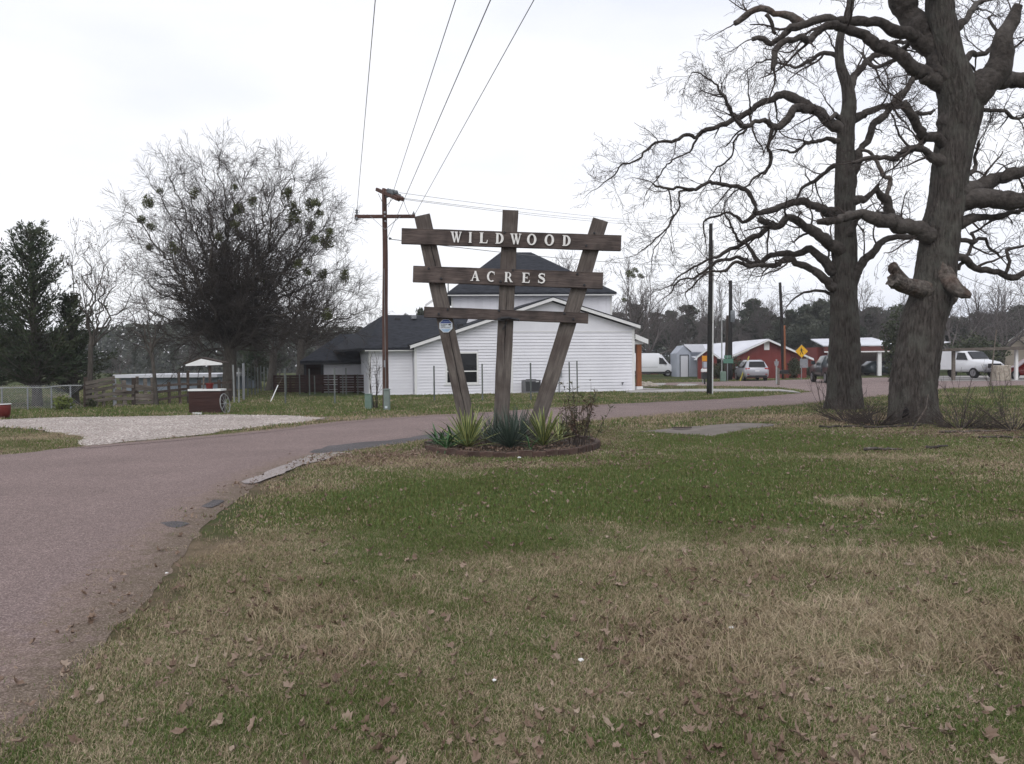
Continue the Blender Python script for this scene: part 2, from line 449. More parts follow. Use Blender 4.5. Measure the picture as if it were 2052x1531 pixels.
# ------------------------------------------------------------------ sheets laid on the ground
def P2(l):
    return [(G(a, b).x, G(a, b).y) for a, b in l]
def rough_poly(pts, amp=0.05, step=0.12, seed=0, fr=2.5, far_only=True):
    out = []
    n = len(pts)
    # smooth with Catmull-Rom
    for i in range(n):
        p0, p1, p2, p3 = [np.array(pts[(i + k) % n]) for k in (-1, 0, 1, 2)]
        L = np.linalg.norm(p2 - p1)
        dist = max(3.0, (p1[1] + p2[1]) / 2)
        st = step * max(1, dist / 8)
        k = max(1, int(L / st))
        k = min(k, 200)
        for j in range(k):
            u = j / k
            if L < 40:
                q = 0.5 * ((2 * p1) + (-p0 + p2) * u + (2 * p0 - 5 * p1 + 4 * p2 - p3) * u * u + (-p0 + 3 * p1 - 3 * p2 + p3) * u ** 3)
                lq = p1 + (p2 - p1) * u
                q = lq + (q - lq) * 0.6
            else:
                q = p1 + (p2 - p1) * u
            out.append(q)
    out = np.array(out)
    a = amp * np.clip(out[:, 1] / 8, .6, 3)
    dx = (fbm(out[:, 0] * fr + seed, out[:, 1] * fr, 4) - .5) * 4 * a
    dy = (fbm(out[:, 0] * fr - seed, out[:, 1] * fr + 40, 4) - .5) * 4 * a
    return [(float(q[0] + ax), float(q[1] + ay)) for q, ax, ay in zip(out, dx, dy)]
def sheet(name, poly, z, m):
    tri = tessellate_polygon([[Vector((p[0], p[1], 0)) for p in poly]])
    me = bpy.data.meshes.new(name)
    me.from_pydata([(p[0], p[1], z) for p in poly], [], [tuple(x) for x in tri])
    me.materials.append(m)
    me.validate(); me.update()
    bm = bmesh.new(); bm.from_mesh(me)
    for f in bm.faces:
        if f.normal.z < 0: f.normal_flip()
    bm.to_mesh(me); bm.free()
    o = link(name, me)
    o['kind'] = 'structure'
    return o
def gravel_mat(name, ca, cb, cc, vs_=90, big=(0.9, 1.1), bmp=0.6, cd=None):
    m = bpy.data.materials.new(name); m.use_nodes = True
    t = m.node_tree; b = t.nodes['Principled BSDF']
    b.inputs['Roughness'].default_value = 0.92; b.inputs['Specular IOR Level'].default_value = .2
    g = t.nodes.new('ShaderNodeNewGeometry')
    v = t.nodes.new('ShaderNodeTexVoronoi'); v.inputs['Scale'].default_value = vs_
    t.links.new(g.outputs['Position'], v.inputs['Vector'])
    sp = t.nodes.new('ShaderNodeSeparateColor'); t.links.new(v.outputs['Color'], sp.inputs[0])
    r = t.nodes.new('ShaderNodeValToRGB'); e = r.color_ramp.elements
    e[0].position = 0; e[0].color = lin(ca); e[1].position = 1; e[1].color = lin(cc)
    x = e.new(.55); x.color = lin(cb)
    t.links.new(sp.outputs[0], r.inputs['Fac'])
    n = t.nodes.new('ShaderNodeTexNoise'); n.inputs['Scale'].default_value = .55; n.inputs['Detail'].default_value = 6; n.inputs['Roughness'].default_value = .6
    t.links.new(g.outputs['Position'], n.inputs['Vector'])
    mr = t.nodes.new('ShaderNodeMapRange'); mr.inputs['From Min'].default_value = .3; mr.inputs['From Max'].default_value = .7
    mr.inputs['To Min'].default_value = big[0]; mr.inputs['To Max'].default_value = big[1]
    t.links.new(n.outputs['Fac'], mr.inputs['Value'])
    n2 = t.nodes.new('ShaderNodeTexNoise'); n2.inputs['Scale'].default_value = 14; n2.inputs['Detail'].default_value = 6; n2.inputs['Roughness'].default_value = .75
    t.links.new(g.outputs['Position'], n2.inputs['Vector'])
    m2 = t.nodes.new('ShaderNodeMapRange'); m2.inputs['From Min'].default_value = .3; m2.inputs['From Max'].default_value = .7
    m2.inputs['To Min'].default_value = .84; m2.inputs['To Max'].default_value = 1.14
    t.links.new(n2.outputs['Fac'], m2.inputs['Value'])
    mu = t.nodes.new('ShaderNodeMath'); mu.operation = 'MULTIPLY'
    t.links.new(mr.outputs[0], mu.inputs[0]); t.links.new(m2.outputs[0], mu.inputs[1])
    s = t.nodes.new('ShaderNodeVectorMath'); s.operation = 'SCALE'
    t.links.new(r.outputs['Color'], s.inputs[0]); t.links.new(mu.outputs[0], s.inputs['Scale'])
    t.links.new(s.outputs['Vector'], b.inputs['Base Color'])
    bp = t.nodes.new('ShaderNodeBump'); bp.inputs['Strength'].default_value = bmp; bp.inputs['Distance'].default_value = .012
    t.links.new(v.outputs['Distance'], bp.inputs['Height']); t.links.new(bp.outputs['Normal'], b.inputs['Normal'])
    M[name] = m
    return m
gravel_mat('chipseal', (0.130, 0.098, 0.092), (0.205, 0.150, 0.142), (0.37, 0.29, 0.272), 120, (0.88, 1.12))
gravel_mat('patch_asphalt', (0.062, 0.058, 0.062), (0.096, 0.088, 0.092), (0.17, 0.155, 0.155), 110, (0.8, 1.3))
gravel_mat('sandy_shoulder', (0.11, 0.082, 0.064), (0.17, 0.128, 0.10), (0.26, 0.205, 0.165), 60, (0.8, 1.15))
gravel_mat('white_gravel', (0.20, 0.168, 0.152), (0.35, 0.298, 0.275), (0.56, 0.495, 0.465), 24, (0.86, 1.1), 1.0)
gravel_mat('pale_edge', (0.22, 0.19, 0.185), (0.30, 0.265, 0.255), (0.38, 0.34, 0.33), 60, (0.85, 1.12))

near = [(0.9, -9), (-0.8, -2), (-1.85, 1.5), (-2.18, 3.0)] + P2([(150,1303),(265,1180),(330,1100),(430,1010),(520,957),(620,918),(700,904),(780,893),(870,879),(1000,862),(1195,843),(1350,829),(1500,818),(1620,808),(1700,800),(1800,790),(1900,778),(2100,771),(2400,764)])
far_ = P2([(2400,748),(2052,751),(1880,756),(1750,757),(1600,761),(1400,766),(1290,768),(1100,771),(900,776),(900,782),(1100,776),(1290,773),(1400,773),(1480,775),(1560,777),(1600,781),(1625,786),(1600,790),(1500,797),(1400,803),(1200,812),(950,829),(850,834),(745,841),(660,847),(600,856),(500,867),(350,881),(200,893),(100,902),(0,912)]) + [(-14, 15.0), (-26, 13), (-40, 3), (-30, -9)]
def inset(poly_near, d):
    return [(x + (-d if False else d), y) for x, y in poly_near]
road_poly = rough_poly([(x - .38 * max(0, min(1, (13.5 - y) / 3)), y) for x, y in near] + far_, 0.035, 0.10, 3, 2.2)
# sandy shoulder: the near edge pushed towards the lawn, the far edge outwards
sh_near = [(x + 0.16 * max(0.15, min(1, (16 - y) / 6)) + 0.02, y - 0.12) for x, y in near[:16]] + [(x + .05, y - 0.22) for x, y in near[16:]]
sh_far = [(x, y + (0.35 if y < 40 else 0.25)) for x, y in far_]
sh_poly = rough_poly(sh_near + sh_far, 0.07, 0.10, 11, 2.2)
sheet('road_shoulder', sh_poly, 0.003, M['sandy_shoulder'])
sheet('road', road_poly, 0.012, M['chipseal'])
gravel_poly = rough_poly(P2([(0,842),(70,838),(250,836),(450,832),(600,834),(650,838),(655,841),(614,846),(482,861),(386,874),(300,883),(175,895),(158,888),(165,878),(130,870),(80,864),(0,858)]) + [(-20, 22.0), (-22, 27.5)], 0.06, 0.15, 5, 1.5)
sheet('gravel_driveway', gravel_poly, 0.016, M['white_gravel'])
gravel2 = rough_poly(P2([(560,834),(700,832),(850,831),(960,829),(850,836),(745,842),(640,842)]), 0.06, 0.15, 9, 1.5)
sheet('gravel_edge', gravel2, 0.008, M['sandy_shoulder'])
patch_poly = rough_poly(P2([(615,908),(655,896),(700,890),(780,884),(860,872),(930,862),(1000,858),(1010,863),(950,869),(870,881),(790,893),(740,899),(700,906),(650,910)]), 0.05, 0.1, 8, 2.5)
sheet('asphalt_patch', patch_poly, 0.020, M['patch_asphalt'])
pe = rough_poly(P2([(492,968),(545,945),(600,922),(645,911),(703,909),(660,921),(600,938),(560,954),(510,972)]), 0.03, 0.08, 8, 2.5)
sheet('pale_road_edge', pe, 0.024, M['pale_edge'])
for k, q in enumerate([[(405,1018),(430,1004),(452,1006),(425,1020)], [(318,1052),(352,1048),(375,1053),(350,1062)]]):
    sheet('broken_edge_patch', rough_poly(P2(q), 0.02, 0.05, k, 4), 0.020, M['patch_asphalt'])
slab_poly = P2([(1284,866),(1400,855),(1485,849),(1565,851),(1500,862),(1428,876)])
sb = MB(); sb.prism(slab_poly, 0.0, 0.022, 'z'); so_ = sb.build('concrete_slab', M['slab']); so_['kind'] = 'structure'
walk_poly = P2([(1255,788),(1400,786),(1562,785),(1605,789),(1590,785),(1560,782),(1470,781),(1255,782)])
wb = MB(); wb.prism(walk_poly, 0.0, 0.06, 'z'); o = wb.build('footpath', M['concrete']); o['kind'] = 'structure'
d2 = rough_poly(P2([(1870,764),(2150,762),(2150,752),(1870,754)]), 0.05, .5, 2, 1)
sheet('parking_pad', d2, 0.020, M['concrete'])
for q in ([(1282,774),(1322,775),(1334,768),(1290,769)], [(1355,774),(1382,774),(1400,770),(1362,769)]):
    sheet('driveway_apron', rough_poly(P2(q), .03, .3, 3, 2), 0.020, M['concrete'])

# ragged margin: chip seal breaking up into sand and soil across the edge of the road
def margin_mat():
    m = bpy.data.materials.new('road_margin'); m.use_nodes = True
    t = m.node_tree; b = t.nodes['Principled BSDF']; b.inputs['Roughness'].default_value = .93; b.inputs['Specular IOR Level'].default_value = .2
    g = t.nodes.new('ShaderNodeNewGeometry'); v = t.nodes.new('ShaderNodeTexVoronoi'); v.inputs['Scale'].default_value = 120
    t.links.new(g.outputs['Position'], v.inputs['Vector'])
    sp = t.nodes.new('ShaderNodeSeparateColor'); t.links.new(v.outputs['Color'], sp.inputs[0])
    def ramp(cs):
        r_ = t.nodes.new('ShaderNodeValToRGB'); e = r_.color_ramp.elements
        e[0].color = lin(cs[0]); e[1].color = lin(cs[2]); q = e.new(.55); q.color = lin(cs[1]); t.links.new(sp.outputs[0], r_.inputs['Fac']); return r_.outputs['Color']
    ca = ramp([(0.130, 0.098, 0.092), (0.205, 0.150, 0.142), (0.37, 0.29, 0.272)])
    cb = ramp([(0.135, 0.100, 0.086), (0.208, 0.152, 0.132), (0.34, 0.265, 0.235)])
    cc = ramp([(0.10, 0.075, 0.056), (0.16, 0.122, 0.094), (0.26, 0.205, 0.165)])
    at = t.nodes.new('ShaderNodeAttribute'); at.attribute_name = 'u'
    n = t.nodes.new('ShaderNodeTexNoise'); n.inputs['Scale'].default_value = 5.5; n.inputs['Detail'].default_value = 9; n.inputs['Roughness'].default_value = .72
    t.links.new(g.outputs['Position'], n.inputs['Vector'])
    ma = t.nodes.new('ShaderNodeMath'); ma.operation = 'MULTIPLY_ADD'; ma.inputs[1].default_value = 1.5; ma.inputs[2].default_value = -.75
    t.links.new(n.outputs['Fac'], ma.inputs[0]); ad = t.nodes.new('ShaderNodeMath'); t.links.new(ma.outputs[0], ad.inputs[0]); t.links.new(at.outputs['Fac'], ad.inputs[1])
    def step(a, b_):
        q = t.nodes.new('ShaderNodeMapRange'); q.inputs['From Min'].default_value = a; q.inputs['From Max'].default_value = b_; t.links.new(ad.outputs[0], q.inputs['Value']); return q.outputs[0]
    m1 = t.nodes.new('ShaderNodeMixRGB'); t.links.new(step(.30, .52), m1.inputs['Fac']); t.links.new(ca, m1.inputs['Color1']); t.links.new(cb, m1.inputs['Color2'])
    m2 = t.nodes.new('ShaderNodeMixRGB'); t.links.new(step(.62, .86), m2.inputs['Fac']); t.links.new(m1.outputs[0], m2.inputs['Color1']); t.links.new(cc, m2.inputs['Color2'])
    t.links.new(m2.outputs[0], b.inputs['Base Color'])
    bp = t.nodes.new('ShaderNodeBump'); bp.inputs['Strength'].default_value = .7; bp.inputs['Distance'].default_value = .012
    t.links.new(v.outputs['Distance'], bp.inputs['Height']); t.links.new(bp.outputs['Normal'], b.inputs['Normal'])
    return m
def margin(name, line, inner, outer, z, side=1):
    P = []
    for i in range(len(line) - 1):
        a, b_ = np.array(line[i]), np.array(line[i + 1]); L = np.linalg.norm(b_ - a); k = max(1, int(L / max(.12, .02 * a[1])))
        for j in range(k): P.append(a + (b_ - a) * j / k)
    P = np.array(P); 
    for _ in range(6): P[1:-1] = (P[:-2] + 2 * P[1:-1] + P[2:]) / 4
    T = np.gradient(P, axis=0); T /= np.linalg.norm(T, axis=1, keepdims=True); Nn = np.stack([T[:, 1], -T[:, 0]], 1) * side
    cols = np.linspace(-inner, outer, 9); n = len(P)
    wob = 1 + .45 * (fbm(P[:, 0] * 1.3, P[:, 1] * 1.3, 4) - .5) * 2
    co = []; u = []
    for k, c in enumerate(cols):
        cc_ = c * (wob if c > 0 else 1)
        q = P + Nn * (cc_[:, None] if np.ndim(cc_) else cc_); co.append(np.concatenate([q, np.full((n, 1), z if k < 7 else z - .007 * (k - 6))], 1)); u.append(np.full(n, k / 8))
    co = np.concatenate(co); u = np.concatenate(u); I = np.arange(9 * n).reshape(9, n)
    f = np.stack([I[:-1, :-1].ravel(), I[:-1, 1:].ravel(), I[1:, 1:].ravel(), I[1:, :-1].ravel()], 1)
    me = np_mesh(name, co, f, [MARG]); a = me.attributes.new('u', 'FLOAT', 'POINT'); a.data.foreach_set('value', u.astype(np.float32))
    o = link(name, me); o['kind'] = 'structure'; return o
MARG = margin_mat()
margin('road_margin', near[:21], .85, .16, .0185)
margin('road_margin', [p for p in far_[16:]][:14], .45, .25, .0187, 1)

def inside(poly, x, y):
    px = np.array([p[0] for p in poly]); py = np.array([p[1] for p in poly])
    r = np.zeros(len(x), bool)
    j = len(px) - 1
    for i in range(len(px)):
        if py[i] != py[j]:
            c = ((py[i] > y) != (py[j] > y)) & (x < (px[j] - px[i]) * (y - py[i]) / (py[j] - py[i]) + px[i])
            r ^= c
        j = i
    return r

# ------------------------------------------------------------------ flower bed
BED_C, BED_A, BED_B = (0.0, 15.75), 1.62, 1.95
bedpts = [(BED_C[0] + (BED_A - .05) * math.cos(a), BED_C[1] + (BED_B - .05) * math.sin(a)) for a in np.linspace(0, 2 * math.pi, 60, endpoint=False)]
sheet('flower_bed_soil', bedpts, 0.06, M['mulch'])
edging = empty('brick_edging', (BED_C[0], BED_C[1], 0), 0, 'low curved row of dark mossy edging bricks round the flower bed', 'edging')
rs = random.Random(3)
brk = []
for v in range(3):
    b_ = MB(); b_.box(-.115, .115, -.05, .05, -.02, .125)
    me = b_.mesh('brick', M['brick_dark'], bevel=0.008)
    for q in me.vertices:
        q.co += Vector((rs.uniform(-.006, .006), rs.uniform(-.006, .006), rs.uniform(-.006, .006)))
    brk.append(me)
nb = 46
for i in range(nb):
    a = 2 * math.pi * (i + .5) / nb
    px_, py_ = BED_A * math.cos(a), BED_B * math.sin(a)
    tn = math.atan2(BED_B * math.cos(a), -BED_A * math.sin(a))
    o = link('brick', brk[i % 3], edging, (px_ + rs.uniform(-.01, .01), py_ + rs.uniform(-.01, .01), rs.uniform(-.02, .01)), (rs.uniform(-.06, .06), rs.uniform(-.05, .05), tn + rs.uniform(-.05, .05)))
# ------------------------------------------------------------------ the wooden entrance sign
SY = 15.9
sign = empty('wooden_sign', (W(1010, 880, SY).x, SY, 0), 0, 'tall brown timber entrance sign of three posts and three cross boards', 'sign')
def plank(name, c, ang, L, H, T, m, parent, loc0, mi_axis='x', seed=0, grid=None):
    """a timber: length along local x (cross board) or local z (post), slightly uneven faces"""
    bm = bmesh.new()
    n = 36
    rs = random.Random(seed)
    rings = []
    for i in range(n + 1):
        s = -L / 2 + L * i / n
        j = [noise.noise(Vector((s * 1.3, k * 3.1 + seed, 0))) * 0.006 for k in range(4)]
        e = 0.008
        ring = []
        for (a, bb) in ((-1, -1), (1, -1), (1, 1), (-1, 1)):
            for (da_, db_) in (((e, 0), (0, e)) if (a, bb) in ((-1, -1), (1, 1)) else ((0, e), (e, 0))):
                jj = noise.noise(Vector((s * 2.0, a * 3 + seed, bb * 5))) * 0.007
                w_ = a * (H / 2 - da_ + jj); t_ = bb * (T / 2 - db_ + jj * .5)
                ring.append(bm.verts.new((s, t_, w_) if mi_axis == 'x' else (w_, t_, s)))
        rings.append(ring)
    for i in range(n):
        for k in range(8):
            bm.faces.new((rings[i][k], rings[i][(k + 1) % 8], rings[i + 1][(k + 1) % 8], rings[i + 1][k]))
    bm.faces.new(rings[0][::-1]); bm.faces.new(rings[-1])
    bmesh.ops.recalc_face_normals(bm, faces=bm.faces)
    me = bpy.data.meshes.new(name); bm.to_mesh(me); bm.free()
    me.materials.append(m)
    o = link(name, me, parent)
    o.location = Vector(c) - parent.location
    o.rotation_euler = (0, ang, 0)
    return o
PT, BT = 0.13, 0.09
posts = []
for k, (tx, ty, bx, by_) in enumerate([(846, 432, 944, 880), (1023, 422, 1003, 880), (1203, 441, 1066, 880)]):
    a = W(tx, ty, SY); d = W(bx, by_, SY)
    u = (a - d).normalized()
    d = d - u * ((d.z + 0.15) / u.z)
    L = (a - d).length
    ang = math.atan2(u.x, u.z)
    o = plank('post', (a + d) / 2, ang, L, 0.30, PT, M['sign_wood_grey'], sign, None, 'z', 20 + k)
    posts.append((o, a, d, u))
# cracks down the left post and centre post
def crack(parent, pts, wdt, y):
    b_ = MB()
    n = len(pts)
    vs_ = []
    for i, (x, z) in enumerate(pts):
        ww = wdt * math.sin(math.pi * (i + .3) / n) + .0015
        vs_ += [(x - ww / 2, y, z), (x + ww / 2, y, z)]
    b_.add(vs_ + [(v[0], y + .004, v[2]) for v in vs_], [(2*i, 2*i+1, 2*i+3, 2*i+2) for i in range(n - 1)])
    return b_.build('crack', M['crack'], parent)
rs = random.Random(5)
for (o, a, d, u), zr in ((posts[0], [(.8, 2.1), (-1.9, .55)]), (posts[1], [(-.6, .9)])):
    for z0, z1 in zr:
        x = 0.02; pts = []
        for i in range(22):
            x += rs.uniform(-.007, .007); pts.append((x, z0 + (z1 - z0) * i / 21))
        crack(o, pts, .013, -PT / 2 - .0065)
beams = []
for k, (x0, y0, x1, y1, x2, y2, x3, y3) in enumerate([(805,457,1246,471,1244,503,804,488), (828,532,1209,546,1208,579,827,565), (849,614,1180,627,1178,648,850,636)]):
    Yb = SY - PT / 2 - BT / 2 - 0.008
    cs = [W(a, b, Yb - BT / 2) for a, b in ((x0, y0), (x1, y1), (x2, y2), (x3, y3))]
    c = (cs[0] + cs[1] + cs[2] + cs[3]) / 4
    u = ((cs[1] + cs[2]) - (cs[0] + cs[3])) / 2
    L = u.length; H = ((cs[0] + cs[1]) - (cs[2] + cs[3])).length / 2
    c.y = Yb
    o = plank('crossboard', c, -math.atan2(u.z, u.x), L, H, BT, M['sign_wood'], sign, None, 'x', 40 + k)
    beams.append((o, c, L, H, u.normalized()))
# bolts where board and post cross
bm_ = MB()
bm_.cyl((0, 0, 0), (0, -.012, 0), .024, .022, 14)
bm_.cyl((0, -.012, 0), (0, -.022, 0), .011, .010, 6)
bolt_me = bm_.mesh('bolt', M['dark_metal'])
for k, pts in enumerate([[(1011,466),(1191,467),(1175,492)], [(859,538),(884,558),(1028,541),(1003,564),(1157,549),(1171,571)], [(897,620),(879,629),(1000,622),(1131,628),(1149,640)]]):
    o, c, L, H, u = beams[k]
    for (a, b) in pts:
        p = W(a, b, c.y - BT / 2 - .004)
        q = p - c
        q = Vector((q.x * u.x + q.z * u.z, q.y, -q.x * u.z + q.z * u.x))
        link('bolt', bolt_me, o, q)
# --- serif letters as raised cut-outs
def ellipse_band(cx, cz, ro, ri, a0, a1, n=20, shift=0):
    o_, i_ = [], []
    for k in range(n + 1):
        a = a0 + (a1 - a0) * k / n
        o_.append((cx + ro[0] * math.cos(a), cz + ro[1] * math.sin(a)))
        i_.append((cx + shift + ri[0] * math.cos(a), cz + ri[1] * math.sin(a)))
    return [[o_[k], o_[k + 1], i_[k + 1], i_[k]] for k in range(n)]
def stroke(x0, z0, x1, z1, w0):
    return [(x0 - w0 / 2, z0), (x0 + w0 / 2, z0), (x1 + w0 / 2, z1), (x1 - w0 / 2, z1)]
def serif(x, z, w_, up=True, h=.07):
    s = 1 if up else -1
    return [(x - w_ / 2, z), (x + w_ / 2, z), (x + w_ / 2 - .03, z + s * h * .5), (x + .06, z + s * h * 1.4), (x - .06, z + s * h * 1.4), (x - w_ / 2 + .03, z + s * h * .5)]
def vband(pts, ws):
    out = []
    L_, R_ = [], []
    for i, p in enumerate(pts):
        a = pts[max(0, i - 1)]; b = pts[min(len(pts) - 1, i + 1)]
        dx, dz = b[0] - a[0], b[1] - a[1]; l = math.hypot(dx, dz)
        nx, nz = -dz / l, dx / l
        L_.append((p[0] + nx * ws[i] / 2, p[1] + nz * ws[i] / 2)); R_.append((p[0] - nx * ws[i] / 2, p[1] - nz * ws[i] / 2))
    return [[L_[i], L_[i + 1], R_[i + 1], R_[i]] for i in range(len(pts) - 1)]
T_, H_ = .25, .085
pi = math.pi
LET = {
 'I': [stroke(0, 0, 0, 1, T_), serif(0, 0, .40), serif(0, 1, .40, False)],
 'L': [stroke(-.2, 0, -.2, 1, T_), serif(-.2, 1, .42, False), [(-.38, 0), (.38, 0), (.38, .09), (-.38, .08)], [(.28, .05), (.38, 0), (.42, .32), (.36, .32)]],
 'D': [stroke(-.22, 0, -.22, 1, T_), [(-.42, 0), (-.05, 0), (-.05, .07), (-.42, .06)], [(-.42, 1), (-.05, 1), (-.05, .93), (-.42, .94)]] + ellipse_band(-.08, .5, (.54, .5), (.27, .40), -pi / 2, pi / 2),
 'O': ellipse_band(0, .5, (.52, .53), (.26, .42), 0, 2 * pi, 28),
 'W': [[(-.60, .98), (-.34, .98), (-.10, 0), (-.25, 0)], [(-.25, 0), (-.12, 0), (.12, .98), (.02, .98)], [(-.14, .98), (.12, .98), (.34, 0), (.19, 0)], [(.19, 0), (.32, 0), (.58, .98), (.47, .98)],
       [(-.66, 1), (-.25, 1), (-.25, .93), (-.66, .93)], [(-.18, 1), (.18, 1), (.18, .93), (-.18, .93)], [(.36, 1), (.66, 1), (.66, .93), (.36, .93)]],
 'A': [[(-.08, 1.0), (.12, 1.0), (.49, 0), (.22, 0)], [(-.04, .95), (.07, .95), (-.27, 0), (-.41, 0)], [(-.25, .30), (.22, .30), (.22, .38), (-.22, .38)], [(-.52, 0), (-.20, 0), (-.20, .07), (-.52, .06)], [(.14, 0), (.54, 0), (.54, .06), (.14, .07)]],
 'C': ellipse_band(.05, .5, (.52, .53), (.28, .42), pi * .27, pi * 1.70, 24) + [[(.34, .96), (.40, .98), (.40, .66), (.35, .66)]],
 'R': [stroke(-.24, 0, -.24, 1, T_), serif(-.24, 0, .40), [(-.42, 1), (-.05, 1), (-.05, .93), (-.42, .94)], [(-.2, .44), (.05, .44), (.05, .51), (-.2, .51)]] + ellipse_band(-.03, .72, (.36, .28), (.17, .21), -pi / 2, pi / 2, 16)
       + [[(-.02, .46), (.16, .50), (.46, .04), (.26, .0)], [(.24, 0), (.56, 0), (.54, .06), (.30, .09)]],
 'E': [stroke(-.22, 0, -.22, 1, T_), [(-.42, 0), (.38, 0), (.38, .08), (-.42, .07)], [(-.42, 1), (.34, 1), (.34, .92), (-.42, .93)], [(-.2, .47), (.16, .47), (.16, .55), (-.2, .55)],
       [(.28, .05), (.38, 0), (.43, .28), (.37, .28)], [(.26, .95), (.34, 1), (.37, .74), (.31, .74)], [(.10, .38), (.16, .38), (.16, .64), (.10, .64)]],
 'S': vband([(.30, .80), (.20, .92), (.0, .965), (-.19, .90), (-.26, .76), (-.20, .63), (0, .53), (.20, .43), (.28, .27), (.20, .11), (.0, .04), (-.20, .09), (-.32, .22)], [.06, .10, .12, .16, .21, .24, .25, .24, .21, .16, .12, .10, .06])
       + [[(.27, .98), (.33, .98), (.33, .68), (.28, .68)], [(-.36, .02), (-.30, .02), (-.31, .34), (-.36, .34)]],
}
def letter(ch, beam, cx, cz, h, wsc):
    o, c, L, H, u = beam
    b_ = MB()
    for i, pl in enumerate(LET[ch]):
        b_.prism([(p[0] * h * wsc, (p[1] - .5) * h) for p in pl], -.020 - .0006 * (i % 9), .0, 'y')
    lo = b_.build('letter', M['letter_white'], o)
    lo.location = (cx, -BT / 2 - .009, cz)
    return lo
k1 = 0.01 * 15.77 / 16.5 / 4.104
for ch, off, ws_ in zip("WILDWOOD", (-452, -336, -228, -98, 35, 166, 310, 449), (.80, .8, .95, .86, .80, .85, .85, .86)):
    letter(ch, beams[0], off * k1 * 1.0, 0.008, 0.203, ws_)
for ch, off, ws_ in zip("ACRES", (-270, -139, 2, 147, 275), (.86, .86, .86, .92, .95)):
    letter(ch, beams[1], off * k1, 0.0, 0.190, ws_)
# --- floodlight stub on the lowest board
o, c, L, H, u = beams[2]
lamp = MB()
lamp.cyl((-.10, -BT/2-.03, -.07), (.06, -BT/2-.06, -.05), .030, .022, 10)
lamp.cyl((.05, -BT/2-.02, -.05), (.26, -BT/2-.05, -.09), .018, .026, 10)
lamp.box(-.16, -.02, -BT/2-.03, -BT/2, -.11, -.06)
lb = lamp.build('lamp_bracket', M['dark_metal'], o, smooth=False)
st = MB(); st.bar((.02, -BT/2+.06, -.12), (-.06, -BT/2+.05, -.28), .018)
st.build('bracket_arm', M['dark_metal'], lb)
# --- octagonal security sign on the left post
so2, a, d, u = posts[0]
oc = W(893.5, 653, SY - PT / 2 - .012)
se = empty('security_sign', (oc.x, oc.y, oc.z), 0, 'small blue and white octagonal 24 hour video surveillance sign on the left leaning post', 'sign')
ro = 0.136
octp = lambda r: [(r * math.cos(pi / 8 + k * pi / 4), r * math.sin(pi / 8 + k * pi / 4)) for k in range(8)]
MB().prism(octp(ro), -.003, .003, 'y').build('plate', M['sign_white'], se)
rr = ro * .93
q = rr * math.cos(pi / 8); h = rr * math.sin(pi / 8)
MB().prism([(-q + .004, h + .002), (q - .004, h + .002), (h, q), (-h, q)], -.006, -.0035, 'y').build('blue_header', M['sign_blue'], se)
MB().prism([(-q * .80, -h * 1.25), (q * .80, -h * 1.25), (h * .9, -q * .96), (-h * .9, -q * .96)], -.006, -.0035, 'y').build('pale_footer', M['sign_paleblue'], se)
def text(body, size, m, parent, loc, name='lettering', align='LEFT', rz=0, ext=.0008):
    cu = bpy.data.curves.new(name, 'FONT'); cu.body = body; cu.size = size; cu.extrude = ext; cu.align_x = align; cu.resolution_u = 3
    ob = bpy.data.objects.new('tmp', cu); COL.objects.link(ob)
    dg = bpy.context.evaluated_depsgraph_get()
    me = bpy.data.meshes.new_from_object(ob.evaluated_get(dg))
    bpy.data.objects.remove(ob)
    me.materials.clear(); me.materials.append(m)
    o = link(name, me, parent, loc, (R(90), 0, rz))
    return o
text("WARNING", .034, M['sign_paleblue'], se, (0, -.0085, .068), align='CENTER')
text("24 HOUR", .031, M['sign_black'], se, (-.098, -.0085, .018))
text("VIDEO", .031, M['sign_black'], se, (-.098, -.0085, -.010))
text("SURVEILLANCE", .0275, M['sign_black'], se, (-.098, -.0085, -.040))
cm = MB(); cm.prism([(.045, .030), (.09, .040), (.098, .022), (.055, .008)], -.006, -.0035); cm.prism([(.075, .010), (.085, .012), (.098, -.015), (.090, -.018)], -.0055, -.0035); cm.build('camera_symbol', M['sign_black'], se)
# ------------------------------------------------------------------ white house
A0 = G(832, 792); A1 = G(1271, 784)
HYAW = math.atan2(A1.y - A0.y, A1.x - A0.x)
house = empty('white_house', (A0.x, A0.y, 0), HYAW, 'new white lap sided two storey house with dark shingle roofs behind the timber sign', 'house')
HU = Vector((math.cos(HYAW), math.sin(HYAW), 0)); HN = Vector((-math.sin(HYAW), math.cos(HYAW), 0))
def H(px, py, k=0.0):
    d = ray(px, py)
    o = EYE - A0
    t = (k - o.dot(HN)) / d.dot(HN)
    p = o + d * t
    return p.dot(HU), p.z
def HS(l, k=0.0): return [H(a, b, k) for a, b in l]
Lw = H(1271, 784)[0]
pk = H(1108, 596, -.35); le = H(822, 692, -.35); re_ = H(1283, 652, -.35)
sl = (pk[1] - le[1]) / (pk[0] - le[0]); sr = (pk[1] - re_[1]) / (re_[0] - pk[0])
def ztop(x):
    return (pk[1] - .2) - (pk[0] - x) * sl if x < pk[0] else (pk[1] - .2) - (x - pk[0]) * sr
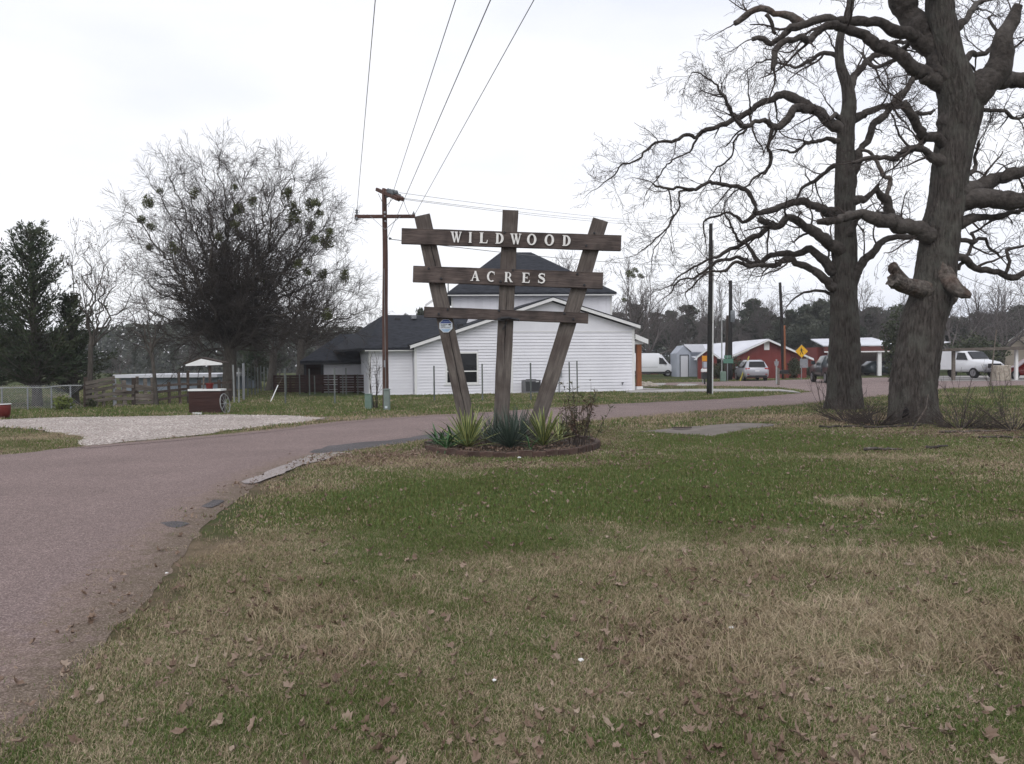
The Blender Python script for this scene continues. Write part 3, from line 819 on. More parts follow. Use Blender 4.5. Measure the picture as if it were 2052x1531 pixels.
# wall core behind the boards
core = MB()
core.prism([(0, 0), (Lw, 0), (Lw, ztop(Lw)), (pk[0], ztop(pk[0])), (0, ztop(0))], 0.03, 12.0, 'y')
wall = core.build('wall', M['siding'], house)
def courses(x0, x1, z0, z1, ztf, k, holes=(), hh=.165, parent=wall, sgn=-1):
    """lap boards, each one its own piece, cut to the roof line and round the openings"""
    z = z0; i = 0
    while z < z1 - .02:
        zt = min(z + hh, z1); z_full = zt; zt = zt - .010
        segs = [(x0, x1)]
        for (a, b, c, d) in holes:
            if zt > c + .01 and z < d - .01:
                segs = [s for q in segs for s in (((q[0], min(q[1], a)), (max(q[0], b), q[1])) if not (q[1] <= a or q[0] >= b) else (q,)) if s[1] - s[0] > .02]
        for (a, b) in segs:
            if ztf:
                # clip to roof profile at the board's top
                xs = np.linspace(a, b, 200); ok = [x for x in xs if ztf(x) > z + .05]
                if len(ok) < 2: continue
                a2, b2 = ok[0], ok[-1]
                top = [(x, min(zt, ztf(x))) for x in np.linspace(a2, b2, 24)]
                if min(t_[1] for t_ in top) >= zt - 1e-6: top = [(a2, zt), (b2, zt)]
                poly = [(a2, z), (b2, z)] + top[::-1]
            else:
                poly = [(a, z), (b, z), (b, zt), (a, zt)]
            n = len(poly)
            m_ = MB()
            fr = [(p[0], k - (.042 if p[1] < z + .01 else .042 - .030 * (p[1] - z) / hh), p[1]) for p in poly]
            bk = [(p[0], k + .02, p[1]) for p in poly]
            m_.add(fr + bk, [tuple(range(n)), tuple(range(2 * n - 1, n - 1, -1))] + [(i_, i_ + n, (i_ + 1) % n + n, (i_ + 1) % n) for i_ in range(n)])
            m_.build('siding_board', M['siding'], parent)
        z = z_full; i += 1
xs_ = H(1026, 780)[0]      # vertical seam trim
win = (*H(893, 770), *H(958, 705))
wh = (win[0], win[2], win[1], win[3])
zb = (H(1031, 667)[1] + H(1260, 664)[1]) / 2
courses(.10, xs_ - .05, .02, 6, lambda x: ztop(x) - .02, 0, [wh], .155)
courses(xs_ + .05, Lw - .12, .02, zb, None, 0, [], .168)
MB().box(xs_ + .05, Lw - .12, -.035, .0, zb, zb + .045).build('belt_board', M['trim_white'], wall)
pts = [(xs_ + .05, zb + .05), (Lw - .12, zb + .05), (Lw - .12, ztop(Lw - .12) - .02), (pk[0], ztop(pk[0]) - .02), (xs_ + .05, ztop(xs_ + .05) - .02)]
MB().prism(pts, -.012, .0, 'y').build('gable_panel', M['siding'], wall)
for (a, b, zt) in ((-.02, .10, ztop(.05)), (xs_ - .05, xs_ + .05, ztop(xs_)), (Lw - .12, Lw + .02, ztop(Lw))):
    MB().box(a, b, -.045, .1, 0.0, zt - .03).build('corner_trim', M['trim_white'], wall)
MB().box(0.02, Lw, -.028, .02, -.05, .018).build('foundation', M['concrete'], wall)
# window
wf = MB()
x0, z0 = wh[0], wh[2]; x1, z1 = wh[1], wh[3]
fr = .085
wf.box(x0, x1, -.055, .03, z0, z0 + fr); wf.box(x0, x1, -.055, .03, z1 - fr, z1)
wf.box(x0, x0 + fr, -.054, .03, z0 + fr, z1 - fr); wf.box(x1 - fr, x1, -.054, .03, z0 + fr, z1 - fr)
zm = H(925, 744)[1]
wf.box(x0 + fr, x1 - fr, -.050, .03, zm - .03, zm + .03)
fw = wf.build('window', M['trim_white'], house)
MB().box(x0 + fr, x1 - fr, -.02, -.01, z0 + fr, zm - .03).build('pane', M['glass_dark'], fw)
MB().box(x0 + fr, x1 - fr, -.035, -.025, zm + .03, z1 - fr).build('pane', M['glass_dark'], fw)
MB().box(x0 - .12, x1 + .12, -.07, -.0, z0 - .06, z0 - .003).build('sill', M['trim_white'], fw)
# main gable roof with rake boards
rf = MB()
th = .17
ro_l = (le[0] - .1, le[1] - .035); 
rf.prism([(le[0], le[1]), (pk[0], pk[1]), (pk[0], pk[1] + .05), (le[0] - .03, le[1] + .05)], -.40, 12.4, 'y')
rf.prism([(pk[0], pk[1]), (re_[0], re_[1]), (re_[0] + .03, re_[1] + .05), (pk[0], pk[1] + .05)], -.40, 12.4, 'y')
roof = rf.build('roof', M['shingles'], house)
rk = MB()
rk.prism([(le[0], le[1] - th), (pk[0], pk[1] - th), (pk[0], pk[1] - .004), (le[0], le[1] - .004)], -.39, -.33, 'y')
rk.build('rake_board', M['trim_white'], roof)
rk = MB()
rk.prism([(pk[0] + .002, pk[1] - th), (re_[0], re_[1] - th), (re_[0], re_[1] - .004), (pk[0] + .002, pk[1] - .004)], -.39, -.33, 'y')
rk.build('rake_board', M['trim_white'], roof)
for s in (0, 1):
    sf = MB()
    if s == 0: sf.prism([(le[0], le[1] - .03), (pk[0], pk[1] - .03), (pk[0], pk[1] - .005), (le[0], le[1] - .005)], -.329, .0, 'y')
    else: sf.prism([(pk[0], pk[1] - .03), (re_[0], re_[1] - .03), (re_[0], re_[1] - .005), (pk[0], pk[1] - .005)], -.329, .0, 'y')
    sf.build('soffit', M['trim_white'], roof)
MB().box(re_[0] - .03, re_[0] + .02, -.325, 12.3, re_[1] - th, re_[1] - .006).build('fascia', M['trim_white'], roof)
# left wing
kw = .7
wl = H(741, 790, kw)[0]; wz = H(780, 703, kw)[1]
w2 = MB(); w2.box(wl, .0, kw + .03, 9, 0, wz + .1)
wing = w2.build('wall', M['siding'], house)
courses(wl + .08, -.03, .02, wz + .02, None, kw, [], .155, wing)
MB().box(wl - .03, wl + .08, kw - .045, kw + .1, 0, wz + .02).build('corner_trim', M['trim_white'], wing)
MB().box(-.0, .022, .105, kw - .05, 0, wz).build('return_wall', M['siding'], wing)
e0 = H(731, 700, kw - .35)
MB().box(e0[0], le[0] + .5, kw - .40, kw - .34, wz - .02, wz + .145).build('fascia', M['trim_white'], wing)
MB().box(e0[0], le[0] + .6, kw - .339, kw + .0, wz + .03, wz + .05).build('soffit', M['trim_white'], wing)
# wing roof: slope facing the street, hipped on the left, plus the lower roof further left
def roofpoly(name, cs, m=None, parent=house, t=.12):
    m_ = MB(); n = len(cs)
    m_.add(cs + [(a, b, c - t) for a, b, c in cs], [tuple(range(n)), tuple(range(2 * n - 1, n - 1, -1))] + [(i, i + n, (i + 1) % n + n, (i + 1) % n) for i in range(n)])
    return m_.build(name, m or M['shingles'], parent)
ke = kw - .42
rz = wz + .16
kr = 4.6
rl = H(768, 631, kr); rr_ = H(905, 629, kr)
roofpoly('roof', [(e0[0] - .05, ke, rz), (le[0] + 2.5, ke, rz + .0), (rr_[0] + 1.0, kr, rl[1]), (rl[0], kr, rl[1])])
kb = 8.6
ll = H(683, 669, 9.4); lr = H(722, 668, 9.4)
lo_ = H(601, 723, 6.6); lo2 = H(742, 721, 6.6)
roofpoly('roof', [(rl[0], kr, rl[1] - .01), (rl[0] + .01, kr + 4, rl[1] - .01), (e0[0] - 1.5, kb, rz), (e0[0] - .05, ke, rz - .01)])
lroof = roofpoly('roof', [(lo_[0], 6.6, lo_[1]), (lo2[0] + 1.5, 6.6, lo_[1]), (lr[0] + 3.5, 9.4, ll[1]), (ll[0], 9.4, ll[1])])
roofpoly('roof', [(lo_[0], 6.6, lo_[1] - .01), (ll[0], 9.4, ll[1] - .01), (lo_[0], 12.2, lo_[1] - .01)])
MB().box(lo_[0], lo2[0], 6.56, 6.6, lo_[1] - .22, lo_[1] - .12).build('fascia', M['dark_metal'], lroof)
pl_ = H(648, 740, 6.95); pr_ = H(745, 740, 6.95)
pw = MB(); pw.box(pl_[0], pr_[0] + .8, 6.95, 11.5, 0, lo_[1] - .05); pw.build('wall', M['siding'], house)
dk = MB(); dk.box(H(612, 740, 8.6)[0], pl_[0] - .01, 8.6, 11.5, 0, lo_[1] - .06); dk.build('porch_wall', M['fence_brown'], house)
for px_ in (611, 646):
    MB().box(H(px_, 740, 6.9)[0] - .07, H(px_, 740, 6.9)[0] + .07, 6.85, 6.99, 0, lo_[1] - .12).build('porch_post', M['dark_metal'], house)
# roof vents
for px_, py_ in ((796, 640), (829, 636)):
    p = H(px_, py_, 4.0); MB().box(p[0] - .14, p[0] + .14, 3.85, 4.15, p[1] - .1, p[1] + .1).build('roof_vent', M['galv'] if px_ > 800 else M['dark_metal'], house, bevel=.02)
# second storey, set back and turned a little flatter to the street than the gable below
S0 = W(905, 640, 49.5)
SYAW = R(3.5)
SU = Vector((math.cos(SYAW), math.sin(SYAW), 0)); SN = Vector((-math.sin(SYAW), math.cos(SYAW), 0))
S0 = Vector((S0.x, S0.y, 0))
def H2(px, py, k=0.0):
    d = ray(px, py); t = (k - (EYE - S0).dot(SN)) / d.dot(SN); p = (EYE - S0) + d * t
    return p.dot(SU), p.z
st2 = empty('second_storey')
st2.parent = house
rel = S0 - house.location
st2.location = (rel.dot(HU), rel.dot(HN), 0); st2.rotation_euler = (0, 0, SYAW - HYAW)
ze = (H2(900, 589, -.45)[1] + H2(1235, 587.5, -.45)[1]) / 2
s0, s1 = 0.0, H2(1226, 600)[0]
MB().box(s0, s1, .02, 8.6, 2.5, ze + .05).build('wall', M['siding'], st2)
x = s0 + .12
while x < s1 - .1:
    xe = min(x + .42, s1 - .1)
    MB().box(x + .025, xe - .025, -.006, .015, 2.6, ze).build('wall_board', M['siding'], st2); x += .44
for xx in (s0, s1 - .1):
    MB().box(xx - .01, xx + .11, -.03, .1, 2.6, ze).build('corner_trim', M['trim_white'], st2)
ex0, ex1 = H2(897, 588, -.45)[0], H2(1235, 587, -.45)[0]
MB().box(ex0, ex1, -.45, -.40, ze - .12, ze + .06).build('fascia', M['trim_white'], st2)
MB().box(ex0, ex1, -.399, -.0, ze - .05, ze - .03).build('soffit', M['trim_white'], st2)
kk = 4.3
p0 = H2(1003, 506, kk); p1 = H2(1064, 505, kk); zp = (p0[1] + p1[1]) / 2
ez = ze + .075; y0 = -.47; y1 = 9.1
roofpoly('roof', [(ex0 - .02, y0, ez), (ex1 + .02, y0, ez), (p1[0], kk, zp), (p0[0], kk, zp)], None, st2)
roofpoly('roof', [(ex1 + .02, y0, ez - .003), (ex1 + .02, y1, ez), (p1[0], kk, zp - .003)], None, st2)
roofpoly('roof', [(ex0 - .02, y1, ez), (ex0 - .02, y0, ez - .003), (p0[0], kk, zp - .003)], None, st2)
roofpoly('roof', [(ex1 + .02, y1, ez), (ex0 - .02, y1, ez), (p0[0], kk, zp - .006), (p1[0], kk, zp - .006)], None, st2)
p = H2(898, 577, .5); MB().cyl((p[0], .6, ze), (p[0], .6, ze + .85), .03, n=8).build('vent_pipe', M['dark_metal'], st2)
K2 = 4.7
for a_, b_2 in ((866, 871), (873, 884)):
    p = H(a_, 648, 4.3); q = H(b_2, 637, 4.3); MB().box(p[0], q[0], 4.3, 4.5, p[1] - .3, q[1]).build('dormer_wall', M['siding'], house)
g0 = H(852, 612, K2 + 1); g1 = H(870, 598, K2 + 1)
MB().prism([(g0[0], g0[1] - .1), (g1[0] + .5, g1[1] + .2), (g1[0] + .5, g1[1] + .35), (g0[0], g0[1] + .06)], K2 + 1, K2 + 1.05).build('rake_board', M['trim_white'], house)
p = H(922, 651, 1.0); MB().box(p[0] - .16, p[0] + .16, .9, 1.2, p[1] - .15, p[1] + .05).build('roof_vent', M['dark_metal'], house, bevel=.02)
# porch on the right with cedar post
kp = .25
q0 = H(1276, 697, kp); zpst = H(1276, 690, kp)[1]
pc = MB(); pc.box(q0[0] - .02, q0[0] + .24, kp - .12, kp + .12, .26, zpst); pp = pc.build('porch_post', M['cedar_wood'], house, bevel=.012)
MB().box(q0[0] - .07, q0[0] + .29, kp - .16, kp + .16, 0, .255).build('post_base', M['trim_white'], pp, bevel=.01)
MB().box(q0[0] - .02, q0[0] + .24, kp + 5, kp + 5.2, 0, zpst).build('porch_post', M['cedar_wood'], house, bevel=.012)
r0 = H(1269, 673, 0); r1 = H(1293, 684, 0)
pr = MB(); pr.prism([(Lw + .03, r0[1]), (r1[0] + .1, r1[1]), (r1[0] + .1, r1[1] + .12), (Lw + .03, r0[1] + .14)], -.1, 6, 'y'); pr.build('porch_roof', M['shingles'], house)
pr = MB(); pr.prism([(Lw + .03, r0[1] - .18), (r1[0] + .12, r1[1] - .16), (r1[0] + .12, r1[1] + .10), (Lw + .03, r0[1] + .10)], -.15, -.102, 'y'); pr.build('porch_fascia', M['trim_white'], house)
pr = MB(); pr.box(Lw + .03, r1[0] - .05, .12, .38, zpst + .002, zpst + .2); pr.build('porch_beam', M['trim_white'], house)
MB().box(Lw + .03, q0[0] + 1.4, -.1, 8, 0, .10).build('porch_floor', M['concrete'], house)
# outdoor unit, meter, tap
ac0 = H(1055, 790, -.9); ac1 = H(1081, 761, -.9)
ac = empty('air_conditioner', A0 + HU * ((ac0[0] + ac1[0]) / 2) + HN * -.55, HYAW, 'grey outdoor air conditioning unit against the white siding behind the right post', 'air conditioner')
hw, hz = (ac1[0] - ac0[0]) / 2 + .08, ac1[1]
MB().box(-hw, hw, -.35, .35, .06, hz).build('cabinet', M['ac_grey'], ac, bevel=.02)
for i in range(12):
    z = .14 + i * (hz - .22) / 12
    MB().box(-hw + .05, hw - .05, -.362, -.352, z, z + .025).build('grille_slat', M['dark_metal'], ac)
MB().box(-hw - .05, hw + .05, -.4, .4, 0, .058).build('pad', M['concrete'], ac)
MB().cyl((0, 0, hz + .002), (0, 0, hz + .03), .28, n=16).build('fan_guard', M['dark_metal'], ac)
MB().box(hw - .28, hw - .12, -.366, -.351, hz - .12, hz - .08).build('name_plate', M['plate_white'], ac)
mt = H(1119, 745); me_ = empty('electric_meter', A0 + HU * mt[0] + HN * -.05, HYAW, 'grey electric meter box on a conduit up the white siding', 'meter')
zt = mt[1]
MB().box(-.13, .13, -.14, .0, zt - .25, zt + .22).build('meter_box', M['galv'], me_, bevel=.015)
MB().cyl((0, -.141, zt + .03), (0, -.23, zt + .03), .09, n=14).build('dial_cover', M['glass_dark'], me_)
MB().cyl((0, -.07, -.02), (0, -.07, zt - .25), .035, n=8).build('conduit', M['galv'], me_)
tp = H(1246, 768); tpm = MB(); tpm.cyl((tp[0], -.03, tp[1]), (tp[0], -.12, tp[1]), .02, n=8); tpm.cyl((tp[0], -.1, tp[1]), (tp[0], -.1, tp[1] - .1), .018, n=8); tpm.box(tp[0] - .06, tp[0] + .06, -.13, -.115, tp[1] + .0, tp[1] + .05); tpm.build('tap', M['dark_metal'], house)

# ------------------------------------------------------------------ other buildings, at right
def gable_building(name, loc, rz, wdt, dep, hw_, hr, wm, rm, label, ov=.4, group=None, trim='trim_white', th=.14):
    """front gable on local y=0, ridge along y"""
    e = empty(name, loc, rz, label, 'building', group)
    m_ = MB(); m_.prism([(-wdt/2, 0), (wdt/2, 0), (wdt/2, hw_), (0, hr), (-wdt/2, hw_)], 0, dep); m_.build('wall', M[wm], e)
    s = (hr - hw_) / (wdt / 2)
    for sg in (-1, 1):
        m_ = MB()
        xe = sg * (wdt / 2 + ov); ze_ = hw_ - ov * s
        m_.prism([(0, hr + .03), (xe, ze_ + .03), (xe, ze_ + .03 + .07), (0, hr + .10)], -ov, dep + ov); r_ = m_.build('roof', M[rm], e)
        m_ = MB(); m_.prism([(0, hr + .03 - th), (xe, ze_ + .03 - th), (xe, ze_ + .025), (0, hr + .025)], -ov - .04, -ov + .0); m_.build('rake_board', M[trim], r_)
    return e
# red building: gable end faces the street
def place_w(px0, px1, py): return G(px0, py), G(px1, py)
a, b = G(1472, 751), G(1598, 752)
Yr = 76.0
a = W(1470, 730, Yr); b = W(1600, 730, Yr + 3)
rzr = math.atan2(b.y - a.y, b.x - a.x)
c = (a + b) / 2
wdr = (b - a).length
hwr = W(1600, 716, Yr + 2).z; hrr = W(1536, 681, Yr + 1).z
red = gable_building('red_building', (c.x, c.y, 0), R(3), wdr, 9, hwr, hrr, 'red_metal', 'roof_white', 'red metal building with white roof and square gable vent behind the silver car', .5)
v = W(1536, 690, Yr)
MB().box(-.25, .25, -.06, -.01, v.z - .5, v.z + .45).build('gable_vent', M['trim_white'], red)
for i in range(-7, 8):
    xx = i * wdr / 16
    hh_ = hwr + (hrr - hwr) * (1 - abs(xx) / (wdr / 2))
    if abs(xx) > .4: MB().box(xx - .02, xx + .02, -.025, -.002, .05, hh_ - .1).build('wall_rib', M['red_metal'], red)
# left half of the long roof (seen as a broad white slope) with its own wing
lw = empty('red_wing', (W(1430, 730, Yr + 1).x, Yr + 1, 0), R(3), 'low wing with broad white metal roof and dark porch left of the red gable', 'building')
x0 = W(1358, 700, Yr + 4).x - lw.location.x; x1 = a.x + wdr / 2 - lw.location.x
z_e = W(1440, 717, Yr + 1).z; z_r0 = W(1365, 690, Yr + 6).z; z_r = hrr + .0
m_ = MB(); xe0 = W(1420, 716, Yr + 1).x - lw.location.x
m_.add([(xe0, 0, z_e), (a.x - lw.location.x + .2, 0, z_e), (x1, .5, z_r), (W(1450, 687, Yr + 6).x - lw.location.x, 5, W(1450, 687, Yr + 6).z), (W(1420, 690, Yr + 6).x - lw.location.x, 6, W(1420, 690, Yr + 6).z)], [(0, 1, 2, 3, 4)])
m_.add([(v_[0], v_[1], v_[2] - .1) for v_ in m_.v[:5]], [(4, 3, 2, 1, 0)])
m_.add([], [])
m_.f += [(0, 5, 6, 1), (1, 6, 7, 2), (2, 7, 8, 3), (3, 8, 9, 4), (4, 9, 5, 0)]; m_.m += [0] * 5
m_.build('roof', M['roof_white'], lw)
MB().box(xe0 + .3, a.x - lw.location.x + .1, .6, 5, 0, z_e - .05).build('wall', M['weathered_dark'], lw)
MB().box(W(1433, 720, Yr).x - lw.location.x, W(1437, 720, Yr).x - lw.location.x, .1, .3, 1.6, z_e - .12).build('porch_post', M['trim_white'], lw)
MB().box(W(1467, 720, Yr).x - lw.location.x, W(1471, 720, Yr).x - lw.location.x, .1, .3, .3, z_e - .12).build('porch_post', M['trim_white'], lw)
# small red gable of the wing
sg = gable_building('red_porch_gable', (W(1414, 730, Yr + 1).x, Yr + .3, 0), R(-12), 1.7, 4, W(1412, 714, Yr).z, W(1418, 700, Yr).z, 'red_metal', 'roof_white', 'narrow red gable just left of the tall dark pole with white conduit', .25)
# grey shed with white roof
Ys = 88
a = W(1356, 720, Ys); b = W(1384, 720, Ys)
shed = empty('metal_shed', ((a.x + b.x) / 2, Ys, 0), 0, 'tall pale grey metal shed with white roof and grey door beside the white van', 'shed')
hx_ = (b.x - a.x) / 2
hwS = W(1370, 706, Ys).z; hrS = W(1369, 692, Ys).z
m_ = MB(); m_.prism([(-hx_, 0), (hx_, 0), (hx_, hwS), (0, hrS), (-hx_, hwS - .1)], 0, 3.5); m_.build('wall', M['shed_grey'], shed)
door = MB().box(W(1364, 713, Ys).x - shed.location.x, W(1378, 713, Ys).x - shed.location.x, -.05, -.01, 0, W(1370, 713, Ys).z).build('door', M['white_metal'], shed)
df = MB(); dx0, dx1, dz = W(1363, 713, Ys).x - shed.location.x, W(1379, 713, Ys).x - shed.location.x, W(1370, 712, Ys).z
df.box(dx0 - .05, dx0, -.07, -.005, 0, dz); df.box(dx1, dx1 + .05, -.07, -.005, 0, dz); df.box(dx0 - .05, dx1 + .05, -.07, -.005, dz, dz + .07)
df.build('door_frame', M['dark_metal'], door)
rx = W(1425, 700, Ys).x - shed.location.x
m_ = MB(); zr = W(1369, 690, Ys).z; ze2 = W(1385, 704, Ys).z
m_.add([(0, -.2, zr), (rx, -.2, zr + .0), (rx, -.3, ze2), (hx_ + .1, -.3, ze2), (0, -.2, zr - .1), (rx, -.2, zr - .1), (rx, -.3, ze2 - .1), (hx_ + .1, -.3, ze2 - .1)], [(0,1,2,3),(7,6,5,4),(0,4,5,1),(1,5,6,2),(2,6,7,3),(3,7,4,0)])
m_.build('roof', M['roof_white'], shed)
m_ = MB(); m_.box(hx_ + .02, rx, .3, 3.5, 0, ze2 - .05); m_.build('side_wall', M['shed_grey'], shed)
m_ = MB(); z_a = W(1386, 714, Ys).z; z_b = W(1405, 722, Ys).z
m_.add([(hx_ + .05, -.1, z_a), (rx, -.1, z_a - .1), (rx, -1.2, z_b), (hx_ + .9, -1.2, z_b), (hx_ + .05, -.1, z_a - .06), (rx, -.1, z_a - .16), (rx, -1.2, z_b - .06), (hx_ + .9, -1.2, z_b - .06)], [(0,1,2,3),(7,6,5,4),(0,4,5,1),(1,5,6,2),(2,6,7,3),(3,7,4,0)])
m_.build('lean_to_roof', M['roof_white'], shed)
for px_ in (1400, 1404):
    xx = W(px_, 720, Ys - 1).x - shed.location.x; MB().cyl((xx, -1.1, 0), (xx, -1.1, z_b - .08), .06, n=6).build('lean_to_post', M['dark_metal'] if px_ == 1404 else M['trim_white'], shed)
# house behind the van
Yh = 112
hb = gable_building('low_house', (W(1318, 720, Yh).x, Yh, 0), R(80), 8, 7.0, W(1320, 722, Yh).z, W(1320, 710, Yh).z, 'red_metal', 'roof_white', 'low red house with whitish roof behind the white van', .5)
# small white building right of the crossing sign
Yw = 105
wb_ = gable_building('white_outbuilding', (W(1652, 720, Yw).x, Yw, 0), R(-15), 4.6, 6, W(1640, 712, Yw).z, W(1648, 699, Yw).z, 'white_metal', 'roof_white', 'small white gabled outbuilding seen just left of the left oak trunk', .3)
MB().box(-4.5, -2.6, .5, 3, 0, 1.6).build('side_wall', M['white_metal'], wb_)
# red and white carport building between the oaks
Yc = 84
cb = empty('carport_building', (W(1770, 730, Yc).x, Yc, 0), R(0), 'red carport building with white metal roof and white posts seen between the two oaks', 'carport')
X = lambda px, yy=Yc: W(px, 720, yy).x - cb.location.x
Z = lambda py, px=1770, yy=Yc: W(px, py, yy).z
m_ = MB()
m_.add([(X(1650), 0, Z(691)), (X(1800), 0, Z(691)), (X(1790), 5, Z(676, yy=Yc + 5)), (X(1660), 5, Z(678, yy=Yc + 5)), (X(1650), 0, Z(693)), (X(1800), 0, Z(693)), (X(1790), 5, Z(678, yy=Yc + 5)), (X(1660), 5, Z(680, yy=Yc + 5))], [(0,1,2,3),(7,6,5,4),(0,4,5,1),(1,5,6,2),(2,6,7,3),(3,7,4,0)])
m_.build('roof', M['roof_white'], cb)
MB().box(X(1652), X(1798), .05, .15, Z(703), Z(694)).build('fascia', M['red_dark'], cb)
MB().box(X(1652), X(1798), -.02, .04, Z(705.5), Z(703.2)).build('gutter', M['trim_white'], cb)
MB().prism([(X(1780), Z(694)), (X(1860), Z(694)), (X(1860), Z(680))], .2, 6).build('gable_wall', M['red_dark'], cb)
MB().prism([(X(1775), Z(692.5)), (X(1862), Z(677)), (X(1862), Z(679.5)), (X(1777), Z(694))], .0, .19).build('rake_board', M['trim_white'], cb)
MB().box(X(1652), X(1700), 2, 8, 0, Z(694)).build('wall', M['red_metal'], cb)
MB().box(X(1700), X(1900), 7, 8, 0, Z(694)).build('back_wall', M['weathered_dark'], cb)
for px_ in (1666, 1765):
    MB().box(X(px_) - .18, X(px_) + .18, .2, .5, 0, Z(703)).build('carport_post', M['trim_white'], cb)
m_ = MB(); m_.add([(X(1880), 0, Z(690)), (X(1905), 0, Z(686)), (X(1905), 4, Z(682)), (X(1880), 4, Z(682)), (X(1880), 0, Z(691)), (X(1905), 0, Z(687)), (X(1905), 4, Z(683)), (X(1880), 4, Z(683))], [(0,1,2,3),(7,6,5,4),(0,4,5,1),(1,5,6,2),(2,6,7,3),(3,7,4,0)]); m_.build('roof', M['roof_white'], cb)
# flat carport in front of the white truck
Yf = 62
fc_ = empty('flat_carport', (W(1980, 730, Yf).x, Yf, 0), 0, 'weathered flat roofed carport with thin posts over the red car and white truck', 'carport')
X = lambda px, yy=Yf: W(px, 720, yy).x - fc_.location.x
Z = lambda py, px=1980, yy=Yf: W(px, py, yy).z
MB().prism([(X(1885), Z(703)), (X(2130), Z(700)), (X(2130), Z(693)), (X(1885), Z(698))], -.6, 4.6).build('roof', M['weathered_wood'], fc_)
for px_, m in ((1912, 'weathered_wood'), (2038, 'trim_white'), (2100, 'trim_white')):
    MB().box(X(px_) - .10, X(px_) + .10, 0, .2, 0, Z(701)).build('carport_post', M[m], fc_)
# tan gabled house at the right edge
Yt = 100
tn = gable_building('tan_house', (W(2078, 730, Yt).x, Yt, 0), R(-32), W(2140, 0, Yt).x - W(2016, 0, Yt).x, 10, W(2018, 693, Yt).z, W(2078, 640, Yt).z, 'tan_wall', 'shingles', 'tan house with steep gable at the far right edge behind the carport', .4)
# long low white roofed building at left
Yl = 52
lb = empty('long_low_building', (W(320, 760, Yl).x, Yl, 0), R(-3), 'long low pale blue building with white roof edge behind the weathered rail fence', 'building')
X = lambda px: W(px, 760, Yl).x - lb.location.x
Z = lambda py: W(320, py, Yl).z
MB().box(X(240), X(441), 0, 7, 0, Z(757)).build('wall', M['pale_blue_wall'], lb)
MB().box(X(232), X(444), -.5, 7.5, Z(756.5), Z(750)).build('roof', M['roof_white'], lb)
# ------------------------------------------------------------------ utility pole and wires
def wobble_pole(name, base, top, r0, r1, m, parent, n=14, amp=.02, seed=0):
    pts = []; rad = []
    for i in range(n + 1):
        t_ = i / n
        p = Vector(base).lerp(Vector(top), t_)
        p += Vector((noise.noise(Vector((seed, t_ * 2, 0))), noise.noise(Vector((seed, t_ * 2, 9))), 0)) * amp * math.sin(math.pi * t_) * 2
        pts.append(p); rad.append(r0 + (r1 - r0) * t_)
    m_ = MB(); m_.tube(pts, rad, 14)
    return m_.build(name, M[m], parent, smooth=True)
UY = G(773, 820).y
ub = G(773, 820)
up = empty('utility_pole', ub, 0, 'reddish brown wooden utility pole with two crossarm levels left of the timber sign', 'utility pole')
L_ = lambda px, py, dy=0: W(px, py, UY + dy) - ub
pole = wobble_pole('pole', (0, 0, -.2), L_(770, 379), .115, .085, 'pole_wood', up)
def arm(name, p0, p1, wdt=.10, hgt=.12, parent=up, m='pole_wood'):
    m_ = MB(); m_.bar(p0, p1, wdt, hgt); return m_.build(name, M[m], parent, bevel=.01)
arm_lo = arm('crossarm', L_(711, 434, -.15), L_(832, 433.5, -.15))
# diagonal double arm at the top (runs back and to the right)
dir_ = Vector((.62, -.78, 0))
pc0 = L_(755, 379.5, .5); pc1 = L_(797, 399, -.9)
arm_a = arm('crossarm', pc0, pc1)
pc0b = L_(768, 380, .45); pc1b = L_(808, 400, -.95)
arm_b = arm('crossarm', pc0b, pc1b)
for s in (-1, 1):
    m_ = MB(); m_.bar(L_(742 if s < 0 else 803, 433, -.22), L_(771.5, 460, -.16), .035, .012); m_.build('brace', M['galv'], up)
    m_ = MB(); m_.bar(L_(758 if s < 0 else 789, 388 if s < 0 else 396, -.1), L_(770.5 if s < 0 else 773, 414, -.12), .03, .012); m_.build('brace', M['dark_metal'], up)
for (px_, py_) in ((772, 434), (771.5, 427), (773, 444), (772, 426)):
    m_ = MB(); q = L_(px_, py_, -.1); m_.cyl(q, q + Vector((0, -.12, 0)), .03, n=8); m_.build('bolt', M['galv'], up)
def insulator(p, parent, axis=Vector((0, 0, 1)), h=.22, r=.06, n=3):
    m_ = MB(); p = Vector(p); pts = []; rad = []
    for k in range(n * 4 + 1):
        f = k / (n * 4); pts.append(p + axis * h * f); rad.append(r * (1.0 if k % 4 in (1, 2) else .45))
    m_.tube(pts, rad, 10); return m_.build('insulator', M['insulator'], parent, smooth=False)
insulator(L_(715, 432, -.15), up); insulator(L_(714.5, 441, -.2), up, h=.12, r=.07, n=1)
insulator(L_(829, 432, -.15), up, h=.14, r=.05, n=1)
ins_ends = []
for (a, b) in (((776, 381), (797, 386)), ((783, 384), (803, 394)), ((791, 392), (808, 398)), ((785, 391), (802, 401)), ((779, 384), (788, 388))):
    p, q = L_(*a, -.3), L_(*b, -.5)
    insulator(p, up, (q - p).normalized(), (q - p).length, .075, 5); ins_ends.append(q)
insulator(L_(776, 396, -.15), up, h=.2, r=.06); insulator(L_(779, 478, -.15), up, Vector((1, 0, 0)), .1, .05, 1)
# pole tag / stain
MB().box(-.03, .03, -.135, -.118, 1.5, 1.75).build('pole_tag', M['galv'], up)
